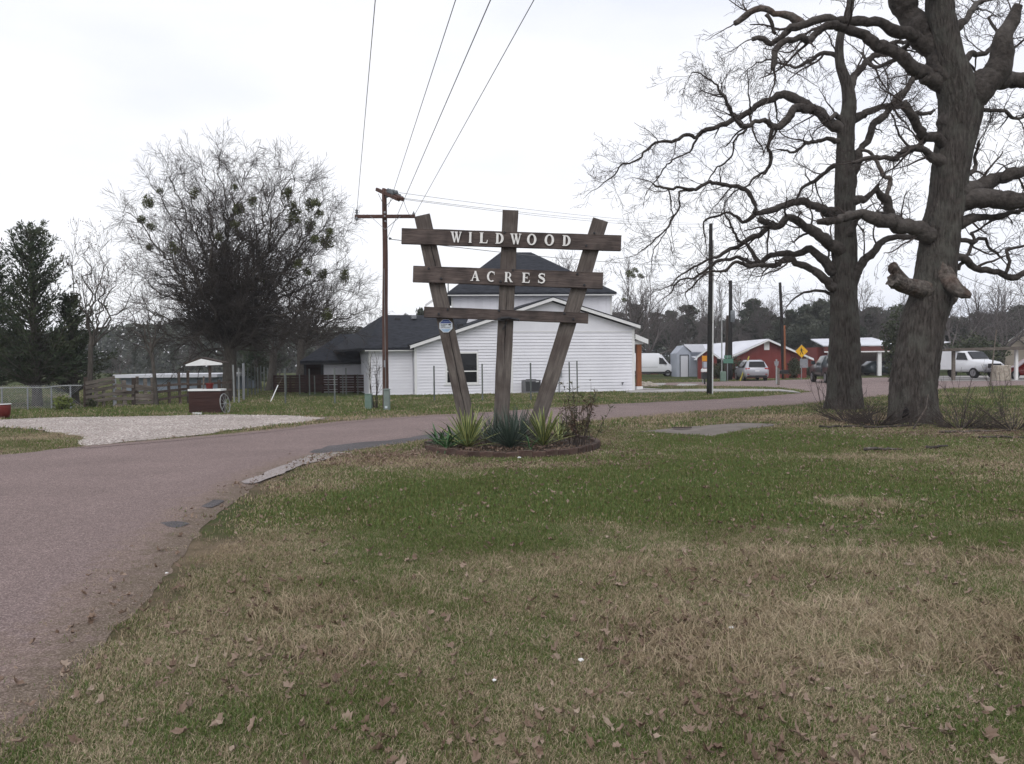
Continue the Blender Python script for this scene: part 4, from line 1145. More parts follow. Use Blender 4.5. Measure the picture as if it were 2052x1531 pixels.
# conduit/wire down the pole
m_ = MB(); m_.cyl((.03, -.125, 0), (.02, -.11, 5.0), .014, n=6); m_.build('ground_wire', M['wire'], up)
def cable(name, p0, p1, sag, r, label, group=None, n=40, m='wire'):
    p0, p1 = Vector(p0), Vector(p1)
    pts = []
    for i in range(n + 1):
        t_ = i / n; p = p0.lerp(p1, t_); p.z -= sag * 4 * t_ * (1 - t_); pts.append(p - p0)
    m_ = MB(); m_.tube(pts, r, 5)
    o = m_.build(name, M[m], None, p0); tag(o, label, 'power line', group); return o
def over(px0, py0, pxt, label, dyy=0, r=.0075):
    """wire from the pole towards the camera, crossing the frame's top edge at pxt"""
    p = W(px0, py0, UY - .15)
    q = W(pxt, 0, 12.3 if py0 < 470 else 10.2)
    d = q - p
    t_ = 1.65
    e = p + d * t_; e.z = p.z + (q.z - p.z) * t_
    cable('overhead_wire', p, e, 0.0, r, label, 'overhead wires from the utility pole')
over(715, 424, 752, 'leftmost overhead wire climbing from the left end of the lower crossarm')
over(778, 415, 913, 'second overhead wire from the left, climbing from the pole behind the insulators')
over(776, 478, 983, 'thickest overhead wire, climbing from the telephone clamp on the pole', )
over(831, 430, 1070, 'rightmost overhead wire climbing from the right end of the lower crossarm')
for (a, b, c_, d_, n_) in ((800, 386, 1312, 437, 'top'), (807, 397, 1312, 441, 'middle'), (806, 399, 1312, 446, 'lowest')):
    p = W(a, b, UY - .4); q = W(c_, d_, UY + 26)
    e = p + (q - p) * 1.5
    cable('side_wire', p, e, .25, .008, n_ + ' of the three thin wires running right from the pole top insulators', 'wires to the right')
p = W(781, 479, UY - .1); q = W(1310, 522, UY + 26)
cable('telephone_cable', p, p + (q - p) * 1.5, .3, .014, 'telephone cable running right from the pole behind the sign board')
p = W(808, 398, UY - .4)
cable('jumper_wire', p, W(830, 430, UY - .15), .25, .008, 'short jumper wire hanging from the top insulators to the lower crossarm')

# ------------------------------------------------------------------ utility pedestals and bare shrub
def pedestal(px0, px1, pyt, pyb, m, label, tilt=0):
    b_ = G((px0 + px1) / 2, pyb); h = W((px0 + px1) / 2, pyt, b_.y).z; hw_ = (px1 - px0) / 2 * mpp(b_.y)
    e = empty('utility_pedestal', b_, 0, label, 'utility box', 'utility pedestals by the pole')
    m_ = MB(); m_.box(-hw_, hw_, -hw_, hw_, 0, h * .93); m_.build('housing', M[m], e, bevel=.015)
    m_ = MB(); m_.box(-hw_ - .012, hw_ + .012, -hw_ - .012, hw_ + .012, h * .93 + .002, h); m_.build('cap', M[m], e, bevel=.02)
    MB().box(-hw_ * .5, hw_ * .3, -hw_ - .006, -hw_ - .001, h * .12, h * .22).build('warning_label', M['sign_white'] if m == 'utility_grey' else M['utility_green'], e)
    return e
pedestal(732, 745.5, 789, 820, 'utility_green', 'green utility pedestal left of the bare shrub')
pedestal(769.5, 781.5, 779, 823, 'utility_grey', 'taller grey green utility pedestal against the utility pole')

# ------------------------------------------------------------------ fence posts without wire
tp = MB(); tp.box(-.024, .024, -.005, .005, -.1, 1.0); tp.box(-.005, .005, -.03, -.004, -.1, 1.0)
tpm = {k: tp.mesh('metal_fence_post', M[k]) for k in ('post_green', 'post_pale', 'galv')}
GRP = 'bare metal fence posts'
def tpost(px, pyt, pyb, label, m='post_green', pxt=None, w_=1.0):
    b_ = G(px, pyb); t_ = W(pxt if pxt is not None else px - 1, pyt, b_.y)
    h = t_.z
    o = link('metal_fence_post', tpm[m], None, b_, (0, math.atan2(t_.x - b_.x, h), 0))
    o.scale = (w_ * 1.35, 1.2, h)
    tag(o, label, 'fence post', GRP)
    return o
tpost(870.5, 733, 804, 'metal fence post left of the house window and left sign post')
tpost(967, 729, 803, 'metal fence post between the left and centre sign posts')
tpost(1064, 727, 803, 'metal fence post in front of the air conditioning unit')
tpost(1141.5, 725, 790, 'left metal post of the pair right of the right sign post')
tpost(1157, 723, 790, 'right metal post of the pair right of the right sign post')
tpost(671, 737, 809, 'metal fence post standing nearest left of the utility pedestals')
tpost(572, 738, 810, 'metal fence post just right of the leaning stick')
tpost(469.5, 731, 808, 'pale metal post nearest the wagon wheel planter', 'post_pale', 467)
tpost(479, 737, 807, 'second pale metal post right of the wagon wheel planter', 'post_pale')
g = tpost(488.5, 728, 802, 'thicker galvanised post third right of the wagon wheel', 'galv', w_=1.7)
for i, (px, yt, yb) in enumerate([(497, 736, 794), (504.5, 735, 792), (511.5, 735, 792), (517, 736, 788), (523.5, 733, 784), (530, 735, 784), (537, 737, 782), (543, 738, 781), (547, 738, 781)]):
    tpost(px, yt, yb, 'metal fence post in the receding row behind the wagon wheel planter, number %d of the row from the front' % (i + 1) if False else ['first', 'second', 'third', 'fourth', 'fifth', 'sixth', 'seventh', 'eighth', 'last'][i] + ' post of the receding row behind the three pale posts', w_=1.25)
for px, yt, yb, l in ((574, 753, 790, 'short post at the left end of the brown board fence'), (601, 750, 790, 'short post before the brown fence, second from its left end'), (620.5, 739, 792, 'taller post before the left half of the brown board fence'), (631, 753, 790, 'short post right of the tall one before the brown fence'), (658.5, 751, 790, 'post before the brown fence below the white gable wall'), (687.5, 752, 790, 'short post before the brown fence right of its middle'), (694, 737, 790, 'taller post before the right half of the brown fence'), (717.5, 750, 790, 'last post before the brown fence, next the house corner')):
    tpost(px, yt, yb, l)
# leaning stick
b_ = G(541, 806); p1 = W(557, 772, b_.y + .6); p2 = W(583, 729, b_.y + 1.2)
e = empty('leaning_stick', b_, 0, 'thin pole leaning up to the right out of the grass, white lower half', 'pole')
MB().cyl((0, 0, -.05), p1 - b_, .022, n=7).build('white_end', M['white_paint'], e)
MB().cyl(p1 - b_, p2 - b_, .016, .012, n=7).build('grey_end', M['twig'], e)

# ------------------------------------------------------------------ brown board fence
fa, fb = W(549, 784, 47.2), W(744, 784, 46.2)
fa.z = fb.z = 0
bf = empty('board_fence', fa, math.atan2(fb.y - fa.y, fb.x - fa.x), 'dark brown horizontal board fence with light gaps between house and trees', 'fence')
FL = (fb - fa).length; FH = W(640, 751, fa.y).z
nb_ = 7
for i in range(nb_):
    z0 = .06 + i * (FH - .06) / nb_
    for s in range(3):
        gap = .010 if s < 1 else .018
        m_ = MB(); m_.box(s * FL / 3 + .01, (s + 1) * FL / 3 - .01, 0, .025, z0 + gap, z0 + (FH - .06) / nb_ - .005)
        m_.build('fence_board', M['fence_brown'], bf, rot=(0, rs.uniform(-.003, .003), 0))
for i in range(7):
    MB().box(i * FL / 6 - .05, i * FL / 6 + .05, .03, .12, 0, FH).build('fence_post', M['fence_brown'], bf)

# ------------------------------------------------------------------ wagon wheel planter with little roof
pb = G(421, 828)
s_ = mpp(pb.y)
pb = pb + Vector((-5 * s_, 0, 0))
pl = empty('wagon_planter', pb, R(0), 'dark brown boarded planter box with white rim, wagon wheel and small white gabled roof', 'planter')
hw_ = 31.5 * s_; hb_ = (828 - 784) * s_
nbd = 6
for i in range(nbd):
    MB().box(-hw_, hw_, -.24, -.215, .02 + i * hb_ / nbd, .02 + (i + 1) * hb_ / nbd - .008).build('board', M['planter_brown'], pl)
    MB().box(hw_ - .025, hw_ + .001, -.21, .22, .02 + i * hb_ / nbd, .02 + (i + 1) * hb_ / nbd - .008).build('board', M['planter_brown'], pl)
MB().box(-hw_, hw_ - .03, -.21, .22, .02, hb_ - .02).build('box_body', M['planter_brown'], pl)
rm_ = MB(); rm_.box(-hw_ - .02, hw_ + .02, -.28, -.18, hb_ + .02, hb_ + .085); rm_.box(-hw_ - .02, hw_ + .02, .18, .28, hb_ + .02, hb_ + .085)
rm_.box(-hw_ - .02, -hw_ + .08, -.18, .18, hb_ + .02, hb_ + .084); rm_.box(hw_ - .08, hw_ + .02, -.18, .18, hb_ + .02, hb_ + .084)
rm_.build('rim', M['white_paint'], pl)
MB().box(-hw_ + .08, hw_ - .08, -.18, .18, hb_ - .02, hb_ + .05).build('soil', M['mulch'], pl)
zr0 = (828 - 733) * s_; zr1 = (828 - 719) * s_
xg0, xg1, xgm = (381 - 416) * s_, (453 - 416) * s_, (412 - 416) * s_
m_ = MB(); m_.prism([(xg0, zr0), (xg1, zr0 + .03), (xg1, zr0 + .09), (xgm, zr1), (xg0, zr0 + .05)], -.32, -.28); gb = m_.build('gable', M['white_paint'], pl)
for (xa, za, xb, zb_) in ((xg0 - .08, zr0 + .06, xgm, zr1 + .02), (xgm, zr1 + .02, xg1 + .05, zr0 + .08)):
    m_ = MB(); m_.prism([(xa, za), (xb, zb_), (xb, zb_ + .035), (xa, za + .035)], -.31, .28); m_.build('roof', M['weathered_dark'], pl)
MB().box((427 - 421) * s_ - .035, (427 - 421) * s_ + .035, -.04, .04, hb_, zr1 - .05).build('roof_post', M['weathered_dark'], pl)
MB().box((403 - 421) * s_ + .10, (403 - 421) * s_ + .14, .02, .06, hb_, hb_ + .50).build('roof_post', M['weathered_wood'], pl, rot=(0, .05, 0))
# wheel leaning on the right side
wr = 19.5 * s_
wh_ = empty('wheel')
wh_.rotation_euler = (R(-8), R(0), R(82)); wh_.parent = pl; wh_.location = Vector((hw_ + .10, -.10, wr))
rmb = MB(); rmb.tube([(wr * math.cos(a), 0, wr * math.sin(a)) for a in np.linspace(0, 2 * pi, 33)], .016, 6, cap=False); rmb.build('rim', M['post_pale'], wh_)
MB().cyl((0, -.05, 0), (0, .05, 0), .035, n=10).build('hub', M['post_pale'], wh_)
for i in range(10):
    a = 2 * pi * i / 10; MB().cyl((.04 * math.cos(a), 0, .04 * math.sin(a)), (wr * math.cos(a), 0, wr * math.sin(a)), .009, .008, 6).build('spoke', M['post_pale'], wh_)
bk_ = empty('white_bricks', G(394, 831), 0, 'two small white painted bricks in front of the planter corner', 'bricks')
MB().box(-.14, .05, -.05, .05, 0, .07).build('brick', M['white_paint'], bk_, bevel=.006)
MB().box(.07, .16, -.05, .05, 0, .065).build('brick', M['white_paint'], bk_, bevel=.006)
# dark red pot standing on the planter
pot = MB(); zz = hb_ + .05
pot.tube([(0, 0, zz), (0, 0, zz + .03), (0, 0, zz + .20), (0, 0, zz + .23)], [.08, .10, .13, .14], 14)
tag(pot.build('plant_pot', M['red_pot'], None, pb + Vector(((427 - 421) * s_, -.05, 0)), smooth=True), 'small dark red pot standing in the roofed planter', 'pot')
# red tub at the left edge
rb = G(4, 838); s2 = mpp(rb.y)
tb = empty('red_tub', rb, 0, 'round dark red tub with pale rim at the left edge on the grass', 'tub')
m_ = MB(); hh_ = 28 * s2; rr2 = 16 * s2
m_.tube([(0, 0, 0), (0, 0, hh_ * .3), (0, 0, hh_ * .8), (0, 0, hh_)], [rr2 * .72, rr2 * .95, rr2, rr2 * .98], 20, cap=True); m_.build('body', M['red_pot'], tb, smooth=True)
m_ = MB(); m_.tube([(rr2 * math.cos(a), rr2 * math.sin(a), hh_ + .005) for a in np.linspace(0, 2 * pi, 25)], .018, 6, cap=False); m_.build('rim', M['white_paint'], tb)
MB().cyl((0, 0, hh_ + .001), (0, 0, hh_ + .02), rr2 * .9, n=18).build('soil', M['mulch'], tb)

# ------------------------------------------------------------------ chain link fence
ca, cb_ = G(-60, 823), G(171, 818)
cf = empty('chain_link_fence', ca, math.atan2(cb_.y - ca.y, cb_.x - ca.x), 'low chain link fence with sagging pale top rail beneath the cedar', 'fence')
CL = (cb_ - ca).length
FY = (ca.y + cb_.y) / 2
zt = lambda px: W(px, np.interp(px, [-60, 8, 50, 90, 110, 140, 171], [778, 777, 776.5, 777, 774.5, 772.8, 773.5]), FY).z
xs = lambda px: (px + 60) / 231 * CL
m_ = MB(); m_.tube([(xs(p_), 0, zt(p_)) for p_ in range(-60, 172, 8)], .022, 6); m_.build('top_rail', M['post_pale'], cf)
for p_ in (-55, 3, 54, 102, 141, 169):
    MB().cyl((xs(p_), 0, 0), (xs(p_), 0, zt(p_)), .03, n=8).build('fence_post', M['galv'] if p_ != 169 else M['weathered_dark'], cf)
m_ = MB(); zh = 1.0
sp_ = .09
n_ = int(CL / sp_)
for sgn in (-1, 1):
    for i in range(-14, n_ + 14):
        xa = i * sp_; xb = xa + sgn * zh
        za, zb_ = .03, zh * .93
        lo__, hi__ = min(xa, xb), max(xa, xb)
        if lo__ < 0 or hi__ > CL: continue
        v0 = Vector((xa, sgn * .004, za)); v1 = Vector((xb, sgn * .004, zb_)); dv = Vector((.003, 0, .003 * -sgn))
        m_.add([v0 - dv, v0 + dv, v1 + dv, v1 - dv], [(0, 1, 2, 3)])
tag(m_.build('mesh_wire', M['galv'], cf), kind='stuff')

# ------------------------------------------------------------------ weathered rail fence
ra, rb_ = G(172, 817), G(465, 806)
rfz = empty('rail_fence', ra, math.atan2(rb_.y - ra.y, rb_.x - ra.x), 'old weathered plank fence with slumped rails left of the wagon wheel planter', 'fence')
RL = (rb_ - ra).length
rs = random.Random(21)
X_ = lambda px: (px - 172) / 293 * RL
YY = (ra.y + rb_.y) / 2; s3 = mpp(YY)
for px, h, wd, m in ((175, 1.2, .14, 'weathered_dark'), (191, 1.0, .12, 'weathered_wood'), (205, .75, .1, 'weathered_wood'), (226, 1.12, .12, 'galv'), (245, 1.05, .15, 'weathered_wood'), (264, 1.15, .24, 'weathered_dark'), (268, 1.2, .1, 'weathered_wood'), (285, 1.1, .13, 'weathered_wood'), (300, 1.15, .16, 'weathered_wood'), (333, .95, .1, 'weathered_dark'), (355, 1.35, .09, 'weathered_dark'), (372, 1.4, .09, 'weathered_dark'), (395, 1.0, .12, 'weathered_dark'), (440, 1.0, .12, 'weathered_dark'), (462, 1.0, .12, 'weathered_dark')):
    m_ = MB(); m_.bar((0, 0, -.05), (rs.uniform(-.05, .05), 0, h), wd, .1); m_.build('fence_post', M[m], rfz, (X_(px), .06, 0))
for (x0, x1, n_r, slump) in ((172, 226, 5, -.12), (226, 262, 5, .05), (265, 300, 5, .04), (300, 372, 3, -.10), (372, 465, 3, -.03)):
    for i in range(n_r):
        z = .14 + i * (.92 / n_r) + rs.uniform(-.03, .03)
        dz = slump + rs.uniform(-.07, .07)
        m_ = MB(); m_.bar((X_(x0), 0, z - dz * .5 * (1 if slump > 0 else 1)), (X_(x1), 0, z - dz * .5 + rs.uniform(-.02, .06) - dz), .13 if n_r > 3 else .10, .03, up=(0, 1, 0))
        m_.build('fence_rail', M['weathered_wood'] if n_r > 3 else M['weathered_dark'], rfz)

# ------------------------------------------------------------------ poles at right
b_ = G(1421, 791); hh_ = W(1424, 448, b_.y).z
dp = empty('dark_pole', b_, 0, 'tall black utility pole with white conduit on its right side beyond the sign', 'utility pole')
top = W(1424.5, 448, b_.y) - b_
wobble_pole('pole', (0, 0, -.1), top, .125, .085, 'pole_dark', dp)
MB().cyl((.16, 0, 0), (top.x + .12, 0, top.z - .8), .035, n=8).build('conduit', M['white_paint'], dp)
def far_pole(px, pyb, pxt, pyt, r, m, label, Y=None, parts=()):
    b_ = G(px, pyb) if Y is None else Vector((W(px, pyb, Y).x, Y, 0)); t_ = W(pxt, pyt, b_.y) - b_
    e = empty('far_pole', b_, 0, label, 'utility pole', 'poles along the far street')
    wobble_pole('pole', (0, 0, 0), t_, r, r * .7, m, e, 8)
    return e
e = far_pole(1463, 760, 1464, 562, .20, 'pole_dark', 'taller dark pole with transformer can above the green street name sign', 70)
p = W(1467.5, 634, 70) - e.location; MB().tube([(p.x, -.1, p.z - .5), (p.x, -.1, p.z - .45), (p.x, -.1, p.z + .45), (p.x, -.1, p.z + .5)], [.15, .2, .2, .15], 12).build('transformer', M['insulator'], e, smooth=True)
e = far_pole(1455, 760, 1458, 632, .17, 'weathered_dark', 'shorter brownish pole just left of the transformer pole', 71)
e = far_pole(1571, 758, 1563, 566, .17, 'pole_dark', 'dark leaning pole before the right half of the red building', 72)
e = far_pole(1573, 757, 1572, 652, .10, 'cedar_wood', 'reddish brown short pole beside the dark pole at the red building', 71.5)
p0 = W(1563, 569, 72); 
cable('far_wire', W(1464, 570, 70), W(1563, 572, 72), .3, .012, 'thin wire strung between the two far poles', m='wire')
cable('far_wire', W(1880, 530, 60), W(2070, 596, 58), .3, .02, 'dark cable slanting down right of the right oak', m='wire')
cable('far_wire', W(1720, 470, 62), W(1460, 568, 70), .5, .012, 'faint cable rising behind the left oak to the far pole', m='wire')

# ------------------------------------------------------------------ road signs
def sign_post(name, px, pyb, h, Y, label, r=.035):
    b_ = Vector((W(px, pyb, Y).x, Y, 0))
    e = empty(name, b_, 0, label, 'sign')
    MB().cyl((0, 0, 0), (0, 0, h), r, n=8).build('post', M['galv'], e)
    return e
Yp = 68
e = sign_post('crossing_sign', 1606, 758, W(1605, 690, Yp).z, Yp, 'yellow diamond pedestrian crossing sign with a blank grey plaque below')
cz = W(1604, 704, Yp).z; hd = 12.8 * mpp(Yp)
dmd = lambda r: [(0, cz - r), (r, cz), (0, cz + r), (-r, cz)]
pn = MB().prism(dmd(hd), -.07, -.045).build('panel', M['sign_yellow'], e)
# walking figure
fg = MB()
def P_(l): return [(x * hd * 1.0, cz + z * hd * 1.0) for x, z in l]
fg.prism(P_([(-.06 + .09 * math.cos(a), .48 + .09 * math.sin(a)) for a in np.linspace(0, 2 * pi, 10, endpoint=False)]), -.076, -.0705)
fg.prism(P_([(-.13, .36), (.04, .36), (.08, -.05), (-.10, -.05)]), -.076, -.0705)
fg.prism(P_([(-.10, -.04), (.0, -.04), (-.18, -.50), (-.28, -.50)]), -.0765, -.0705)
fg.prism(P_([(-.02, -.04), (.08, -.04), (.26, -.48), (.14, -.48)]), -.077, -.0705)
fg.prism(P_([(-.12, .34), (-.06, .28), (-.26, .02), (-.32, .06)]), -.0775, -.0705)
fg.prism(P_([(.0, .34), (.06, .34), (.28, .12), (.22, .06)]), -.078, -.0705)
fg.build('walking_figure', M['sign_black'], pn)
z0, z1 = W(1607, 737, Yp).z, W(1607, 719, Yp).z
MB().box(-.14, .52, -.06, -.045, z0, z1).build('plaque', M['galv'], e)
Yp = 60
e = sign_post('orange_warning_sign', 1408, 768, W(1412, 712, Yp).z, Yp, 'orange sign half hidden behind the tall dark pole')
MB().box(-.05, .60, -.06, -.04, W(1412, 724, Yp).z, W(1412, 713, Yp).z).build('panel', M['sign_orange'], e)
MB().box(.05, .58, -.06, -.04, W(1412, 737, Yp).z, W(1412, 725, Yp).z).build('lower_panel', M['shed_grey'], e)
Yp = 66
e = sign_post('street_name_sign', 1458, 760, W(1458, 712, Yp).z, Yp, 'green street name sign blades on a thin post before the twin poles')
MB().box(-.35, .45, -.05, -.03, W(1458, 728, Yp).z, W(1458, 718.5, Yp).z).build('blade', M['street_green'], e)
MB().box(-.28, .30, -.02, .0, W(1458, 717.5, Yp).z, W(1458, 712, Yp).z).build('blade', M['street_green'], e)
MB().cyl((-.38, .3, 0), (-.38, .3, 7.2 * .92), .05, n=6).build('conduit', M['post_pale'], e)
b_ = Vector((W(1449, 760, 66).x, 66, 0)); m_ = MB(); m_.box(-.2, .2, -.2, .2, 0, .8); tag(m_.build('green_cabinet', M['utility_green'], None, b_, bevel=.03), 'small green utility cabinet at the foot of the twin poles', 'utility box')
# leaning yellow guy marker
b0 = W(1483, 758, 67); b0.z = 0; m_ = MB(); m_.cyl((0, 0, 0), W(1501, 714, 67) - b0, .05, n=7)
tag(m_.build('guy_marker', M['marker_yellow'], None, b0), 'slanted yellow guy wire marker before the hedge left of the silver car', 'guy marker')
# mailboxes
Ym = 54
mb_ = Vector((W(1560, 776, Ym).x, Ym, 0))
e = empty('mailbox', mb_, 0, 'black mailbox on a grey wooden post at the driveway end', 'mailbox')
MB().box(-.06, .06, -.06, .06, 0, W(1560, 737, Ym).z).build('post', M['weathered_wood'], e)
bz = W(1570, 748, Ym).z
m_ = MB(); m_.prism([(.12 + .0, bz), (.62, bz), (.62, bz + .16), (.56, bz + .22), (.18, bz + .22), (.12, bz + .16)], -.16, .16); m_.build('box', M['plastic_black'], e)
MB().box(.0, .72, -.05, .05, bz - .06, bz - .005).build('arm', M['weathered_wood'], e)
Ym2 = 57
e = empty('small_sign', (W(1556, 772, Ym2).x, Ym2, 0), 0, 'pale wooden stake with small board behind the black mailbox', 'sign')
MB().box(-.05, .05, -.03, .03, 0, W(1556, 720, Ym2).z).build('post', M['post_pale'], e); MB().prism([(-.18, W(1556, 724, Ym2).z), (.16, W(1556, 724, Ym2).z), (.10, W(1556, 733, Ym2).z), (-.12, W(1556, 733, Ym2).z)], -.06, -.035).build('board', M['galv'], e)
Ym = 58
e = empty('mailbox', (W(1412, 770, Ym).x, Ym, 0), 0, 'white topped mailbox just left of the tall dark pole', 'mailbox')
MB().box(-.05, .05, -.05, .05, 0, .95).build('post', M['dark_metal'], e)
bz = W(1412, 745, Ym).z
m_ = MB(); m_.prism([(-.22, bz), (.30, bz), (.30, bz + .16), (.24, bz + .22), (-.16, bz + .22), (-.22, bz + .16)], -.2, .2); m_.build('box', M['white_paint'], e)
MB().box(-.2, .35, -.2, .2, bz - .5, bz - .05).build('lower_box', M['plastic_black'], e)
# stones at the porch end
rs = random.Random(9)
for i, (px, py, sx) in enumerate([(1294, 776, .5), (1306, 776, .45), (1287, 771, .35), (1300, 771, .3)]):
    b_ = G(px, py); bm = bmesh.new(); bmesh.ops.create_icosphere(bm, subdivisions=2, radius=1)
    for v in bm.verts:
        v.co *= 1 + .25 * noise.noise(v.co * 1.4 + Vector((i * 5, 0, 0))); v.co.x *= sx; v.co.y *= sx * .7; v.co.z *= .16; v.co.z += .08
    me = bpy.data.meshes.new('garden_stone'); bm.to_mesh(me); bm.free(); me.materials.append(M['stone_pale'])
    tag(link('garden_stone', me, None, b_), ['front left', 'front right', 'back left', 'back right'][i] + ' flat pale stone of the four by the cedar porch post', 'stone', 'stones by the porch')
# pale block pillar and stake at right
b_ = G(2006, 762); Yq = 60; b_ = Vector((W(2006, 762, Yq).x, Yq, 0))
m_ = MB(); m_.box(-.52, .52, -.4, .4, 0, W(2006, 732, Yq).z); tag(m_.build('stone_block', M['stone_pale'], None, b_, bevel=.05), 'mottled pale stone block between the white truck and the red car', 'block')
b0 = W(1984, 768, 50); b0.z = 0; m_ = MB(); m_.cyl((0, 0, 0), W(1997, 660, 50) - b0, .05, .03, n=6); tag(m_.build('thin_stake', M['weathered_wood'], None, b0), 'tall thin stake leaning right before the stone block', 'stake')
# drain / trap board on the slab
b0 = G(1366, 862); m_ = MB(); m_.box(-.22, .22, -.08, .08, .05, .075); tag(m_.build('dark_board', M['weathered_dark'], None, b0, rot=(0, 0, .1)), 'short dark piece of wood lying on the concrete slab', 'board')
# ------------------------------------------------------------------ vehicles (nose towards local +x)
def body(name, st, m, parent):
    """st: (x, z_bottom, z_belt, z_top, half width low, half width top)"""
    vs_, n = [], 10
    for (x, zb_, zm_, zt_, wl_, wt_) in st:
        hh = [(-wl_ * .93, zb_), (-wl_, zb_ + (zm_ - zb_) * .35), (-wl_ * .985, zm_), (-wt_, zt_ - min(.06, (zt_ - zm_) * .4)), (-wt_ * .86, zt_)]
        hh = hh + [(-a, b) for a, b in hh[::-1]]
        vs_ += [(x, a, b) for a, b in hh]
    fs_ = []
    for i in range(len(st) - 1):
        for k in range(n):
            fs_.append((i * n + k, i * n + (k + 1) % n, (i + 1) * n + (k + 1) % n, (i + 1) * n + k))
    fs_.append(tuple(range(n))); e = (len(st) - 1) * n; fs_.append(tuple(range(e + n - 1, e - 1, -1)))
    m_ = MB(); m_.add(vs_, fs_)
    me = m_.mesh(name, M[m], bevel=0)
    bm = bmesh.new(); bm.from_mesh(me)
    bmesh.ops.bevel(bm, geom=[e for e in bm.edges if e.calc_face_angle(0) > .25], offset=.035, segments=2, affect='EDGES', clamp_overlap=True)
    bm.to_mesh(me); bm.free()
    me.polygons.foreach_set('use_smooth', [True] * len(me.polygons))
    return link(name, me, parent)
def wheel(parent, x, y, r=.34, w_=.22):
    e = empty('wheel', (x, y, r)); e.parent = parent
    s = 1 if y > 0 else -1
    m_ = MB(); m_.tube([(0, -w_ / 2, 0), (0, -w_ / 2 + .03, 0), (0, w_ / 2 - .03, 0), (0, w_ / 2, 0)], [r - .03, r, r, r - .03], 20); m_.build('tyre', M['tyre'], e)
    m_ = MB(); m_.cyl((0, s * (w_ / 2 - .01), 0), (0, s * (w_ / 2 + .012), 0), r * .62, n=16); m_.build('rim', M['rim'], e)
    return e
def quad(name, cs, m, parent, t=.02, nrm=None):
    cs = [Vector(c) for c in cs]
    n = (cs[1] - cs[0]).cross(cs[2] - cs[0]).normalized() if nrm is None else Vector(nrm)
    m_ = MB(); k = len(cs)
    m_.add(cs + [c + n * t for c in cs], [tuple(range(k)), tuple(range(2 * k - 1, k - 1, -1))] + [(i, i + k, (i + 1) % k + k, (i + 1) % k) for i in range(k)])
    return m_.build(name, M[m], parent)
def vloc(px, Y): 
    p = W(px, 740, Y); return Vector((p.x, Y, 0))
# silver suv, driving away
Yv = 66
suv = empty('silver_suv', vloc(1521.5, Yv) + Vector((0, 2.3, 0)), R(90 - 4), 'silver suv seen from behind on the far street before the red building', 'car')
sc_ = 1.02
body('body', [(-2.32, .42, .92, .98, .86, .82), (-2.25, .34, 1.0, 1.10, .93, .84), (-2.12, .30, 1.04, 1.30, .94, .76), (-1.92, .28, 1.05, 1.60, .94, .66), (-1.2, .28, 1.04, 1.70, .94, .66), (.2, .28, 1.0, 1.68, .94, .66), (.9, .28, .98, 1.40, .94, .70), (1.35, .28, .97, 1.06, .93, .78), (2.1, .32, .86, .92, .90, .74), (2.32, .40, .66, .74, .80, .66)], 'car_silver', suv)
quad('rear_window', [(-2.235, -.66, 1.14), (-2.235, .66, 1.14), (-1.985, .57, 1.54), (-1.985, -.57, 1.54)], 'glass_dark', suv, .07, (-1, 0, .4))
for s in (-1, 1):
    quad('tail_light', [(-2.27, s * .90, .92), (-2.30, s * .58, .98), (-2.27, s * .58, 1.07), (-2.22, s * .92, 1.06)], 'tail_red', suv, .035, (-1, 0, 0))
    quad('side_window', [(-1.75, s * .925, 1.08), (.75, s * .925, 1.05), (.1, s * .69, 1.58), (-1.6, s * .69, 1.58)], 'glass_dark', suv, .03, (0, s, .3))
    MB().box(.55, .75, s * .95, s * 1.10, 1.02, 1.16).build('side_mirror', M['car_silver'], suv)
    quad('reflector', [(-2.34, s * .80, .52), (-2.345, s * .62, .52), (-2.345, s * .62, .58), (-2.34, s * .80, .58)], 'tail_red', suv, .02, (-1, 0, 0))
    for x in (-1.4, 1.42): wheel(suv, x, s * .83)
quad('number_plate', [(-2.335, -.17, .76), (-2.335, .17, .76), (-2.32, .17, .88), (-2.32, -.17, .88)], 'plate_white', suv, .015, (-1, 0, 0))
MB().box(-2.36, -2.2, -.78, .78, .30, .46).build('bumper', M['plastic_black'], suv, bevel=.03)
MB().box(-2.30, -2.26, -.45, .45, .985, 1.0).build('tailgate_trim', M['dark_metal'], suv)
for s in (-1, 1): MB().cyl((-1.5, s * .58, 1.74), (.1, s * .58, 1.73), .015, n=6).build('roof_rail', M['dark_metal'], suv)
# white van, side on
Yv = 92
van = empty('white_van', vloc(1300, Yv), R(-4), 'white high roof cargo van parked side on behind the cedar porch post', 'van')
body('body', [(-2.95, .35, 1.3, 2.45, .98, .90), (-2.85, .30, 1.35, 2.60, 1.0, .90), (1.0, .30, 1.35, 2.58, 1.0, .88), (1.45, .30, 1.33, 2.30, 1.0, .82), (2.15, .32, 1.22, 1.42, .98, .80), (2.75, .36, .95, 1.12, .94, .72), (2.95, .42, .75, .85, .84, .66)], 'car_white', van)
quad('side_window', [(1.05, -.985, 1.38), (1.95, -.975, 1.35), (1.45, -.89, 2.02), (1.05, -.90, 2.10)], 'glass_dark', van, .05, (0, -1, .1))
quad('windscreen', [(2.16, -.72, 1.46), (2.16, .72, 1.46), (1.50, .68, 2.24), (1.50, -.68, 2.24)], 'glass_dark', van, .05, (1, 0, .5))
MB().box(-2.9, 2.6, -1.03, -.99, .32, .52).build('sill_trim', M['plastic_black'], van); MB().box(2.6, 2.98, -.8, .8, .38, .60).build('bumper', M['plastic_black'], van, bevel=.03)
MB().box(1.65, 1.8, -1.12, -.98, 1.35, 1.62).build('side_mirror', M['plastic_black'], van)
MB().box(-1.2, .9, -1.005, -.995, 1.02, 1.06).build('side_moulding', M['galv'], van)
